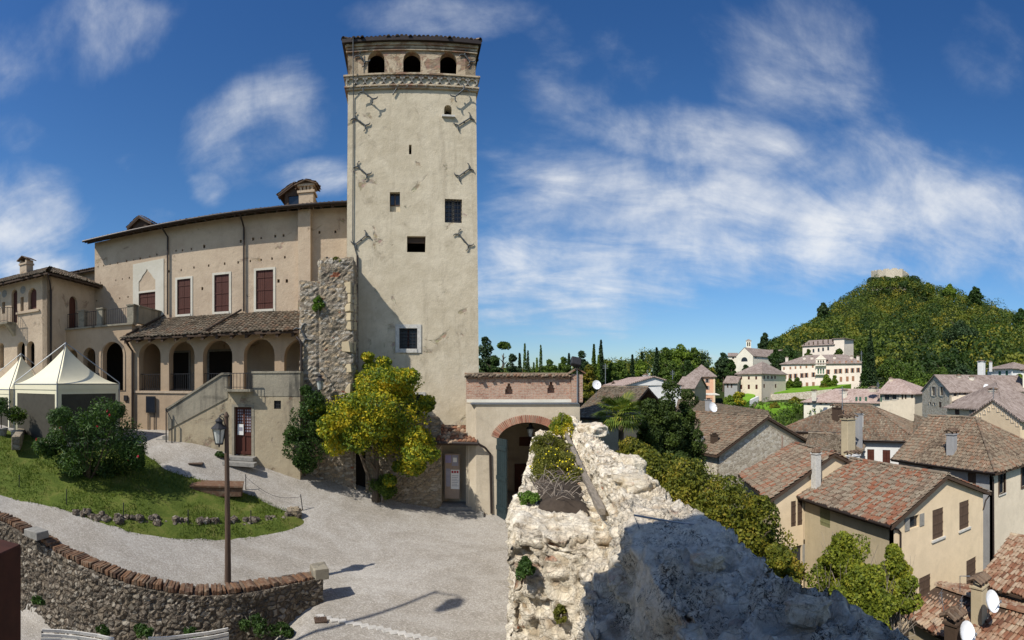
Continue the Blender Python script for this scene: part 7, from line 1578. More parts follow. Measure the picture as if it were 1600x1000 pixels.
# salmon house
t, A, B, C, D_, ze = far_house('salmon_house', 'salmon pink three storey house with hipped roof and grey shutters', 1075, 1117, 112, 112, 0, 0, 587, 2.9, 14, 'h_pink', 't_far', [('row', (1084, 1094, 1105), 592, 598, 3.4, 'open', 0), ('row', (1094, 1105), 603, 609, 3.4, 'open', 0), (1084, 603, 1087.5, 609, 'open')], 'R', [('row', (1122, 1128, 1133, 1138), 592, 598, 2.2, 'dark', .1), ('row', (1122, 1128, 1133, 1138), 603, 610, 2.2, 'dark', .1)], sidemat='h_ochre', zb=-8)
chimney(t, XY(1088, 116), .7, 2, P(0, 578, 116)[2], 'h_white', 'cone')
q = MB(); q.bevbox(np.array(P(1104, 616, 108)), 5.5, 2.5, .15, 0, .1, 0, (R(8), 0)); q.build('awning', M['white_plaster'], t)
q = MB(); F_, L_ = frame_ab(A, B)
q.box(F_, -.05, .35, -.06, .05, -7, ze); q.box(F_, L_ - .35, L_ + .05, -.06, .05, -7, ze); q.build('quoin', M['h_yellow'], t)
far_house('town_house', 'dark walled narrow house right of the salmon house', 1132, 1152, 122, 121, 0, 0, 597, 1.6, 6, 'h_grey', 't_far', [('row', (1137, 1143), 600, 606, 2.4, 'dark', 0)], kind='gable', zb=-8)
# cream corner house
t, A, B, C, D_, ze = far_house('cream_house', 'cream two storey corner house with hipped roof and brown windows', 1152, 1190, 124, 120, 0, 0, 583, 3.2, 13, 'h_cream', 't_far', [('row', (1158, 1170, 1181.5), 588, 593, 3, 'shut', 0), ('row', (1158, 1170, 1182), 601, 608, 3.4, 'shut', 0)], 'R', [('row', (1194, 1200, 1206, 1211), 587, 592, 2.2, 'shut', 0), ('row', (1194, 1212), 600, 606, 2.2, 'shut', 0)], zb=-6)
# church
ch_ = thing('church', 'white gabled church front with half round window and slender bell tower', 'church', (*XY(1165, 190), 0)); A, B = np.array(XY(1150.5, 190)), np.array(XY(1176.5, 185)); u = (B - A) / np.linalg.norm(B - A); v = np.array((-u[1], u[0])); C, D_ = B + v * 24, A + v * 24; ze = (Y0 - 556) / FPX * 188; zr_ = (Y0 - 543) / FPX * 188
hwall(ch_, A, B, -3, ze, 'h_pale', [(1158, 558, 1168, 565, 'lun')], gable=zr_); hwall(ch_, B, C, -3, ze, 'h_pale', [(1180, 556, 1182, 560, 'dark')], name='side_wall'); gable_roof(ch_, B, C, D_, A, ze, zr_, 't_far', .3, .1, far=True)
a0, b0 = np.array(XY(1166, 196)), np.array(XY(1173.5, 196)); F_, L_ = frame_ab(a0, b0); z0, z1 = 8, (Y0 - 532) / FPX * 196; hs = [archp(*F_.rect(x, 534.5, x + 2.0, 541)) for x in (1167.3, 1170.3)]
q = MB().wall(F_, 0, rct(0, L_, z0, z1), hs, .3); q.box(F_, L_ - .3, L_, .3, L_, z0, z1); q.box(F_, 0, .3, .3, L_, z0, z1); q.box(F_, .3, L_ - .3, L_ - .3, L_, z0, z1 - .01); q.box(F_, -.15, L_ + .15, -.15, L_ + .15, z1 - .35, z1 - .15); q.build('bell_tower', M['h_pale'], ch_)
q = MB(); cc = F_.w(L_ / 2, L_ / 2, z1 + .7); cr = [F_.w(t, n, z1) for t, n in ((-.2, -.2), (L_ + .2, -.2), (L_ + .2, L_ + .2), (-.2, L_ + .2))]; q.add(cr + [cc], [(0, 1, 4), (1, 2, 4), (2, 3, 4), (3, 0, 4), (3, 2, 1, 0)]); q.build('tower_roof', M['t_far'], ch_)
far_house('convent_house', 'long pale building with tiled roof to the right of the church', 1180, 1224, 200, 200, 0, 0, 552, 1.8, 10, 'h_pale', 't_far', [('row', (1186, 1192, 1198, 1204, 1210), 556, 559, 2, 'dark', 0), (1196, 553, 1201, 556, 'dark'), ('row', (1188, 1196, 1204), 566, 569, 2, 'dark', 0)], kind='gable', zb=0)
far_house('convent_house', 'narrow pale annex with tiled roof at the left of the church', 1138, 1152, 192, 192, 0, 0, 556, 1.5, 10, 'h_pale', 't_far', [(1144, 558, 1147, 561, 'dark')], kind='gable', zb=0)
far_house('garden_house', 'small pale house below the church with stepped tiled roof', 1180, 1204, 158, 158, 0, 0, 574, 1.7, 8, 'h_pale', 't_far', [(1185, 576, 1188, 579, 'dark'), (1194, 576, 1197, 579, 'dark')], kind='hip', zb=-2)
# villa
t, A, B, C, D_, ze = far_house('villa', 'large cream villa with central pediment, balcony and rows of brown shutters', 1221, 1346, 150, 143, 0, 0, 568, 2.9, 13, 'h_villa', 't_far', [], kind='hip', zb=-4)
F_, L_ = frame_ab(A, B)
def vrow(xs_, y0, y1, ww, kd, sl=-.075):
    for x in xs_:
        a, b, c, d = F_.rect(x - ww / 2, y0 + sl * (x - 1283) * .95, x + ww / 2, y1 + sl * (x - 1283) * .95)
        q = MB(); q.box(F_, a, b, -.06, -.01, c, d); o = q.build('window', M['glass' if kd != 'sh' else 'shutter_far'], t)
        if kd == 'op':
            w_ = (b - a) * .62
            for t0, t1 in ((a - w_, a - .02), (b + .02, b + w_)): q = MB(); q.box(F_, t0, t1, -.09, -.012, c, d); q.build('shutter', M['shutter_far'], o)
M['shutter_far'] = simple('sun bleached brown shutters', (.30, .155, .09), .7, var=.1)
vrow([1225, 1235, 1243, 1251, 1260, 1270], 569.5, 573.5, 2.6, 'sh'); vrow([1293, 1304, 1312, 1322, 1331, 1341], 566, 570, 3, 'sh', -.05)
vrow([1226, 1235, 1243, 1253, 1260, 1271], 581, 588, 2.6, 'op'); vrow([1294, 1306, 1313, 1323, 1332, 1341], 578, 585, 2.6, 'op', -.06)
vrow([1228, 1252, 1261, 1271], 596, 603, 4, 'sh'); vrow([1314, 1324, 1333], 590.5, 598, 4, 'sh', -.06); vrow([1284], 590, 602, 4, 'op2')
q = MB(); a, b = F_.px(1275, 0)[0], F_.px(1291, 0)[0]; z1 = ze + .3; q.wall(F_, -.35, [(a, -4), (b, -4), (b, z1 + .9), ((a + b) / 2, z1 + 2.3), (a, z1 + .9)], [archp(*F_.rect(x - 1.3, 576, x + 1.3, 584)) for x in (1279, 1283, 1287)] + [archp(*F_.rect(x - 1.1, 563, x + 1.1, 570)) for x in (1279, 1283, 1287)], .32); q.box(F_, a - .2, b + .2, -.5, 5, z1 + .75, z1 + .9); q.build('pediment_bay', M['h_villa'], t)
q = MB(); q.box(F_, a, b, -.04, -.02, F_.px(1283, 585)[1], z1); q.build('bay_window', M['green_shut'], t)
for yy in (585, 571): q = MB(); z_ = F_.px(1283, yy)[1]; q.box(F_, a - .1, b + .1, -1.2, -.36, z_ - .2, z_); railing(q, F_, a - .05, b + .05, -1.15, z_, .9, .25); q.build('balcony', M['white_plaster'], t)
for x in (1222, 1335, 1325, 1298, 1262, 1250): chimney(t, F_.w(F_.px(x, 0)[0] + .5, 3., 0)[:2], .7, ze + .3, ze + 2.0, 'h_villa', 'cone')
far_house('hill_house', 'long cream house above the villa with arcade on its ground floor', 1254, 1304, 185, 178, 0, 0, 540, 2.4, 11, 'h_villa', 't_far', [('row', (1257, 1264, 1271, 1278, 1286, 1294, 1301), 536, 541, 2.2, 'dark', -.15), ('row', (1271, 1279, 1286, 1294), 545, 551, 3, 'arch', -.15)], kind='gable', zb=5)
far_house('hill_house', 'pale terrace building at the right end of the house above the villa', 1303, 1319, 178, 176, 0, 0, 529, .3, 8, 'h_villa', 't_far', [], kind='hip', zb=5)
# long row below the villa
t, A, B, C, D_, ze = far_house('row_house', 'long low house with pinkish roof and green shutters below the villa', 1256, 1375, 98, 92, 0, 0, 626, 2.4, 10, 'h_pale', 't_pink', [('row', (1263.5, 1282, 1291, 1308), 630, 633, 4.6, 'lun', -.05), ('row', (1338, 1344, 1353), 620, 629, 3.2, 'green', 0), (1328, 626, 1330.5, 629, 'open0')], kind='hip', zb=-9, right=False)
for x in (1272, 1320): chimney(t, XY(x, 96), .7, ze, ze + 1.9, 'h_pale', 'tile')
t, A, B, C, D_, ze = far_house('row_house', 'right end of the pink roofed row with tall dark windows', 1375, 1429, 91, 88, 0, 0, 613, 2.6, 11, 'h_cream', 't_pink', [(1375.3, 618, 1378, 628, 'green'), (1382, 616, 1390, 625, 'frame open0'), (1394, 615, 1401, 624, 'frame open0'), ('row', (1410, 1415, 1425), 614, 624, 2.6, 'dark', -.1)], kind='hip', zb=-9, left=False)
chimney(t, XY(1364, 93), 1.2, ze, P(0, 606, 93)[2], 'h_cream', 'none'); chimney(t, XY(1392, 95), .6, ze, P(0, 592, 95)[2], 'h_cream', 'cone')
# garden terraces
q = MB(); L0 = [(*XY(x, d), 0) for x, d in ((1204, 118), (1250, 124), (1340, 132))]
def terrace(name, label, pts, h, w, mat):
    q = MB(); P_ = [np.array((*XY(x, d), (Y0 - y) / FPX * d)) for x, y, d in pts]
    for a, b in zip(P_[:-1], P_[1:]):
        u = (b - a)[:2] / np.linalg.norm((b - a)[:2]); v = np.array((-u[1], u[0], 0)) * w; q.add([a, b, b + v, a + v, a - (0, 0, h), b - (0, 0, h), b + v - (0, 0, h), a + v - (0, 0, h)], [(0, 1, 2, 3), (4, 5, 1, 0), (5, 6, 2, 1), (7, 4, 0, 3), (6, 7, 3, 2)])
    tag(q.build(name, M[mat]), label, 'wall')
terrace('garden_wall', 'pale stone garden terrace wall in front of the villa', [(1186, 618, 124), (1208, 616, 124), (1250, 613, 126), (1300, 608, 128)], 3.2, .6, 'rub_house')
terrace('garden_wall', 'lower garden terrace wall with white sloping top', [(1150, 636, 112), (1186, 619, 118)], 1.4, .7, 'h_white')
terrace('garden_wall', 'lowest mossy stone wall of the villa garden', [(1178, 631, 113), (1230, 628, 116), (1260, 626, 118)], 2.6, .5, 'rub_scarp')
def patch(name, pts, mat='brightlawn'):
    q = MB(); a = [np.array((*XY(x, d), (Y0 - y) / FPX * d)) for x, y, d in pts]; k = len(a); q.add(a + [p - (0, 0, 2.5) for p in a], [tuple(range(k))] + [(i, k + i, k + (i + 1) % k, (i + 1) % k) for i in range(k)]); q.build(name, M[mat], kind='structure')
patch('garden_lawn', [(1136, 632, 108), (1150, 638, 108), (1178, 622, 118), (1182, 612, 124), (1150, 618, 120)]); patch('garden_lawn', [(1180, 636, 106), (1218, 640, 102), (1252, 634, 108), (1255, 628, 116), (1185, 629, 114)]); patch('garden_lawn', [(1190, 615, 125), (1300, 607, 129), (1330, 600, 142), (1205, 606, 142)])
# right-hand houses
t, A, B, C, D_, ze = far_house('stone_house', 'grey stone gabled house with two narrow windows right of the pink row', 1441, 1484, 82, 72, 0, 0, 610, 2.6, 16, 'rub_house', 't_far', [(1456, 604, 1461, 618, 'frame open0'), (1469, 604, 1474, 618, 'frame open0'), (1452, 628, 1454.5, 632, 'open0'), (1458, 629, 1460.5, 633, 'open0'), (1467, 628, 1471, 637, 'dark')], 'R', [(1490, 611, 1495, 619, 'open0'), (1497, 611, 1501, 617, 'open0'), (1505, 611, 1510, 617, 'open0')], kind='gfront', sidemat='h_cream', zb=-9)
for x, y in ((1498, 588), (1518, 590), (1477, 597), (1514, 602)): chimney(t, XY(x, 78), .7, -2, P(0, y, 78)[2], 'h_pale', 'cone')
dish('small white dish on the roof of the right hand stone house', P(1541, 606, 74), .6, R(215), 1.0)
t, A, B, C, D_, ze = far_house('white_house', 'white house with dark roof below the wood at the far right', 1543, 1581, 118, 112, 0, 0, 576, 1.6, 10, 'h_white', 't_far', [(1560, 580, 1564, 587, 'green'), (1571, 579, 1575, 587, 'green'), (1565, 597, 1569, 602, 'green'), (1572, 596, 1575, 601, 'green')], kind='hip', zb=-5)
chimney(t, XY(1533.5, 112), 1.4, -2, P(0, 565, 112)[2], 'h_white', 'cone'); chimney(t, XY(1548, 116), .6, 3, P(0, 566, 116)[2], 'h_white', 'cone')
far_house('low_house', 'long low cream house with dark roof and round windows at right', 1480, 1565, 66, 60, 0, 0, 634, 2.7, 11, 'h_yellow', 't_far', [(1492, 638, 1499, 648, 'dark'), (1519, 637, 1528, 645, 'frame open0')], kind='hip', zb=-9)
t, A, B, C, D_, ze = far_house('low_house', 'house with dark roof and two round windows at the right edge', 1566, 1625, 62, 66, 0, 0, 630, 2.8, 12, 'h_yellow', 't_far', [(1575, 632, 1582, 638, 'lun'), (1589, 631, 1596, 637, 'lun')], kind='hip', zb=-9)
chimney(t, XY(1552, 66), .8, -2, P(0, 611, 66)[2], 'h_pale', 'tile')
far_house('corner_house', 'pale house wall touching the right edge above the low roofs', 1598, 1640, 80, 80, 0, 0, 575, 2, 9, 'h_pale', 't_far', [], kind='hip', zb=-8)
t, A, B, C, D_, ze = far_house('gabled_house', 'cream gable with a stepped row of small arches at right', 1515, 1594, 48, 44, 0, 0, 650, 1.75, 9, 'h_yellow', 't_far', [], kind='gfront', zb=-10)
F_, L_ = frame_ab(A, B); q = MB()
for k in range(11):
    f_ = (k + .5) / 11; z = ze + 1.75 * (1 - abs(2 * f_ - 1)) - .45; q.wall(F_, -.05, archp(L_ * f_ - .2, L_ * f_ + .2, z - .42, z + .1, n=6), [archp(L_ * f_ - .12, L_ * f_ + .12, z - .41, z, n=6)], .045)
q.build('corbel_arch', M['h_cream'], t)
# rooftop antennas
for i, (x, y0, y1, d, lb) in enumerate(((946, 600, 568, 80, 'tall thin antenna on the white house left of the palm'), (1051, 600, 578, 90, 'thin antenna above the dark evergreen tree'), (1316, 640, 604, 50, 'tall thin antenna rising by the wide pale chimney'), (1372, 628, 597, 92, 'dark antenna pole on the pink roofed row'), (1552, 640, 605, 60, 'dark antenna pole above the low right hand roofs'), (1346, 570, 548, 145, 'antenna at the right end of the villa'))):
    q = MB(); q.tube([P(x, y0, d), P(x, y1, d)], .03 + d * .0004, 5); p = np.array(P(x, y1 + 3, d))
    for k in range(3): q.tube([p + (-.45, 0, -.25 * k), p + (.45, 0, -.25 * k)], .015 + d * .0002, 4)
    tag(q.build('tv_antenna', M['steel']), lb, 'antenna')
# hilltop fortress ruin
fo = thing('hilltop_fortress', 'pale ruined fortress wall with battlements on the wooded hilltop', 'fortress', (*XY(1390, 430), 92))
pts = [(1361, 425, 425), (1372, 423.5, 415), (1384, 422, 410), (1398, 420.5, 408), (1410, 422, 412), (1417, 427, 422), (1421, 431, 440)]; q = MB()
for (xa, ya, da), (xb, yb, db) in zip(pts[:-1], pts[1:]):
    a, b = np.array(XY(xa, da)), np.array(XY(xb, db)); F_, L_ = frame_ab(a, b); za, zb_ = (Y0 - ya) / FPX * da, (Y0 - yb) / FPX * db; n = max(2, int(L_ / 2.2)); out = [(0, 80), (L_, 80)]
    for k in range(n - 1, -1, -1):
        t1, t0 = L_ * (k + 1) / n, L_ * k / n; z = za + (zb_ - za) * (k + .5) / n; cr = .9 if (k % 2 == 0) else 0; cr += rs.rand() * .3; out += [(t1 - .001, z + cr), (t0 + .001, z + cr)]
    q.wall(F_, 0, out, [], 1.2)
q.build('battlement_wall', M['rub_house'], fo)
# ------------------------------------------------------------------ trees near
def gz(x, y): return float(land2(np.array([[x, y]]))[0])
# golden tree in front of the tower
gb = px_ground(586, 782); gt_ = thing('golden_tree', 'yellow green leafy tree with golden foliage in front of the tower', 'tree', gb); r_ = np.random.RandomState(21); gb = np.array(gb); dg = np.hypot(*gb[:2])
cs = []; rr = []
for x, y, rp in ((585, 640, 62), (540, 655, 45), (630, 655, 50), (570, 600, 42), (605, 590, 40), (585, 570, 22), (625, 615, 36), (528, 690, 26), (655, 680, 30), (610, 695, 42), (560, 690, 38), (512, 662, 28), (664, 690, 24), (650, 720, 24), (500, 640, 14), (620, 735, 22), (645, 705, 30), (662, 640, 16), (548, 630, 30), (632, 590, 18), (600, 655, 50), (575, 670, 45)):
    for k in range(3): d_ = dg + (r_.rand() - .5) * 3.2 - .2; cs.append(np.array(P(x + r_.randn() * 8, y + r_.randn() * 8, d_))); rr.append(rp / FPX * d_ * (.45 + .4 * r_.rand()))
C, Nn = blobcloud(r_, np.array(cs), np.array(rr), 760, .8, .45); q = MB(); leaves(q, C, .125, Nn, .55, .9, r_); q.build('crown', M['lf_gold'], gt_)
q = MB(); top = np.array(P(585, 640, dg)); branchy(q, gb - (0, 0, .3), top, .16, r_, 10, 1.3, .3); q.tube([gb + (.15, 0, -.2), (gb + np.array(P(560, 690, dg))) / 2, P(545, 660, dg)], [.11, .08, .03], 8); q.build('trunk', M['bark'], gt_)
b0 = np.array(px_ground(597, 786)); bush('shrub', 'small dark shrub at the foot of the golden tree', b0 + (0, 0, .55), .55, .5, .65, 'lf_mid', .09, 16, 180, 22)
# dark climbing bush on the wall
bc = CF.w(CF.px(474, 0, Db - .4)[0], Db - .45, CF.px(474, 690, Db)[1]); t = thing('climbing_bush', 'dense dark green climbing bush on the wall left of the golden tree', 'shrub', (bc[0], bc[1], -4.4)); r_ = np.random.RandomState(5); cs = []; rr = []
for x, y, rp in ((475, 660, 30), (492, 625, 20), (465, 700, 28), (490, 700, 30), (480, 725, 18), (458, 680, 18), (500, 670, 22), (487, 640, 22), (478, 610, 10), (470, 720, 14)):
    for k in range(2): z_ = CF.px(x, y, Db)[1]; cs.append(np.array(CF.w(CF.px(x, 0, Ds - .3)[0], Ds - .25 - .25 * r_.rand(), z_ * 20.3 / 21.3))); rr.append(rp / FPX * 21 * .8)
C, Nn = blobcloud(r_, np.array(cs), np.array(rr), 420, .95, .6); q = MB(); leaves(q, C, .12, Nn - (0, 0, .5), .5, .8, r_); q.build('foliage', M['lf_dark'], t); q = MB(); q.tube([CF.w(CF.px(478, 0, Db)[0], Db - .3, -4.6), CF.w(CF.px(482, 0, Db)[0], Db - .25, -1.5)], .05, 6); q.build('stem', M['bark'], t)
# oleander on the grass mound
ob = np.array(px_ground(140, 752)); t = thing('oleander', 'large dark oleander shrub with a few crimson flowers on the grass mound', 'shrub', ob); r_ = np.random.RandomState(6); cs = []; rr = []; do = np.hypot(*ob[:2])
for x, y, rp in ((150, 690, 42), (185, 680, 32), (110, 690, 36), (85, 680, 20), (205, 705, 24), (165, 650, 26), (140, 720, 30), (190, 720, 24), (100, 655, 18), (180, 640, 14), (75, 700, 14), (215, 720, 14), (120, 720, 26), (160, 735, 22), (130, 665, 28)):
    for k in range(2): d_ = do + (r_.rand() - .5) * 1.8; cs.append(np.array(P(x + r_.randn() * 5, y + r_.randn() * 5, d_))); rr.append(rp / FPX * d_ * .95)
C, Nn = blobcloud(r_, np.array(cs), np.array(rr), 620, .95, .45); q = MB(); leaves(q, C, .17, Nn + (0, 0, .3), .26, .8, r_); q.build('foliage', M['lf_olean'], t)
q = MB()
for i in range(14): a = r_.rand() * 6.28; q.tube([ob, ob + (math.cos(a) * .5, math.sin(a) * .5, .7), ob + (math.cos(a) * 1.3, math.sin(a) * 1.1, 1.5 + .8 * r_.rand())], [.03, .022, .008], 5)
q.build('stem', M['bark'], t); q = MB(); i = r_.randint(0, len(C), 400); k = (Nn[i] @ np.array((-ob[0], -ob[1], 3)) / do) > .4; i = i[k][:7]
for p, n_ in zip(C[i], Nn[i]): leaves(q, p + n_ * .1 + r_.randn(7, 3) * .02, .06, None, 1, 1, r_)
q.build('blossom', M['flower_r'], t)
for i, (x, y, r) in enumerate(((345, 716, .3), (60, 940, .2), (225, 988, .3), (160, 985, .2), (300, 990, .25), (440, 985, .35), (400, 980, .5))):
    if y > 900: 
        d_ = 11.3 if x < 350 else 11.8; c = np.array(P(x, y, d_)); nm = ('', 'small weed on the left part of the court wall face', 'green weed low on the court wall above the left bench', 'leafy tuft at the foot of the court wall between the benches', 'green weeds at the foot of the court wall above the right bench', 'dark shrub at the foot of the court wall end', 'dark low shrub under the right part of the court wall')[i]
    else: c = np.array(px_ground(x, y)) + (0, 0, .12); nm = 'low green plant beside the brown glazed door step'
    bush('ground_plant', nm, c, r, r * .6, r * .6, 'lf_olean' if i < 5 else 'lf_dark', .07, 8, 90, 60 + i, 'plant')
# olive green tree mass right of the rampart
spec = [((1010, 700, 19), 2.4, 2.4, 'near left tree of the olive green row behind the rampart, beside the dark evergreen'), ((1075, 715, 17.5), 2.5, 2.8, 'second tree of the olive green row behind the rampart'),
        ((1135, 742, 15.5), 2.2, 2.9, 'broad middle tree of the olive green row behind the rampart'), ((1185, 775, 14.5), 1.5, 2.8, 'rightmost olive green tree of the row, before the shuttered ochre house'), ((985, 682, 22), 1.8, 1.9, 'small olive tree at the foot of the palm'), ((1212, 850, 13), .9, 1.9, 'low olive bush under the row near the shaded parapet')]
for i, ((x, y, d_), rx, rz, lb) in enumerate(spec):
    p = P(x, y, d_); zt_ = p[2]; zg = -12.5; tree('olive_green_tree', lb, (p[0], p[1], zg), zt_ - zg, rx, rz + .8, 'lf_hedge', .105, 50, rx * .36, 1050, 'olive green trees behind the rampart', seed=100 + i, trunk=.16, bottom=-.9)
for i, ((x, y, d_), rx, rz, lb) in enumerate([((1315, 830, 14.2), 1.1, 1.6, 'light bushy tree with bare twigs below the yellow house, left one'), ((1395, 850, 14), .8, 1.5, 'light bushy tree with bare twigs below the yellow house, right one'), ((1345, 880, 12.8), .9, 1.2, 'small twiggy sapling in front of the two light bushy trees')]):
    p = P(x, y, d_); zg = -12.8; t = tree('twiggy_tree', lb, (p[0], p[1], zg), p[2] - zg, rx, rz, 'lf_bush', .09, 24, rx * .36, 560, 'light trees below the yellow house', seed=120 + i, trunk=.1, bottom=-.5)
    r_ = np.random.RandomState(i); q = MB(); c = np.array((p[0], p[1], p[2] - 3.2))
    for k in range(70): a = r_.rand() * 6.28; e = c + (math.cos(a) * rx * 1.1, math.sin(a) * rx * 1.1, .4 + 2.6 * r_.rand()) * np.array((r_.rand() * .6 + .4,) * 2 + (1,)); q.tube([c + (0, 0, r_.rand() * 1.2 - .5), (c + e) / 2 + r_.randn(3) * .15, e], [.022, .014, .005], 4)
    q.build('bare_twigs', M['twig'], t)
# dark evergreen
for i, (x, y, d_, rx, rz, lb) in enumerate(((1046, 592, 27, 1.25, 4.2, 'tallest spire of dark evergreen right of the palm'), (1014, 622, 26, .95, 3.2, 'shorter dark evergreen between the palm and the tallest spire'), (1074, 608, 28.5, 1.05, 3.8, 'dark evergreen at the right of the tallest spire, against the stone house roof'))):
    p = P(x, y, d_); tree('evergreen_tree', lb, (p[0], p[1], -12), p[2] + 12, rx * 1.1, rz, 'lf_ever', .12, 60, .55, 620, 'dark evergreens by the palm', seed=130 + i, trunk=.2, cone=.45, bottom=-1)
# palm
pp = np.array(P(968, 650, 24.5)); t = thing('palm_tree', 'fan palm with bright green fronds between brown roof and dark evergreen', 'palm tree', (pp[0], pp[1], -9)); q = MB(); q.tube([(pp[0], pp[1], -9), (pp[0] + .1, pp[1], pp[2])], [.16, .14], 8); q.build('trunk', M['bark'], t); q = MB(); r_ = np.random.RandomState(2)
for i in range(64):
    a = r_.rand() * 6.28; e_ = -.8 + 2.2 * r_.rand(); L = 1.25 * (.8 + .4 * r_.rand()); dirv = np.array((math.cos(a) * math.cos(e_ * .8), math.sin(a) * math.cos(e_ * .8), math.sin(e_ * .8))); s_ = np.cross(dirv, (0, 0, 1)); s_ /= np.linalg.norm(s_); hub = pp + dirv * L * .55; q.tube([pp, hub], .015, 4)
    for k in range(13):
        b_ = (k - 6) / 6 * 1.15; d2 = dirv * math.cos(b_) + s_ * math.sin(b_); tip = hub + d2 * L * .62 + (0, 0, -.16 - .1 * abs(b_)); w_ = np.cross(d2, np.cross(dirv, s_)); w_ /= np.linalg.norm(w_); m_ = hub + d2 * L * .35
        q.add([hub, m_ + w_ * .035, tip, m_ - w_ * .035], np.array([(0, 1, 2, 3)]))
q.build('frond', M['lf_palm'], t)
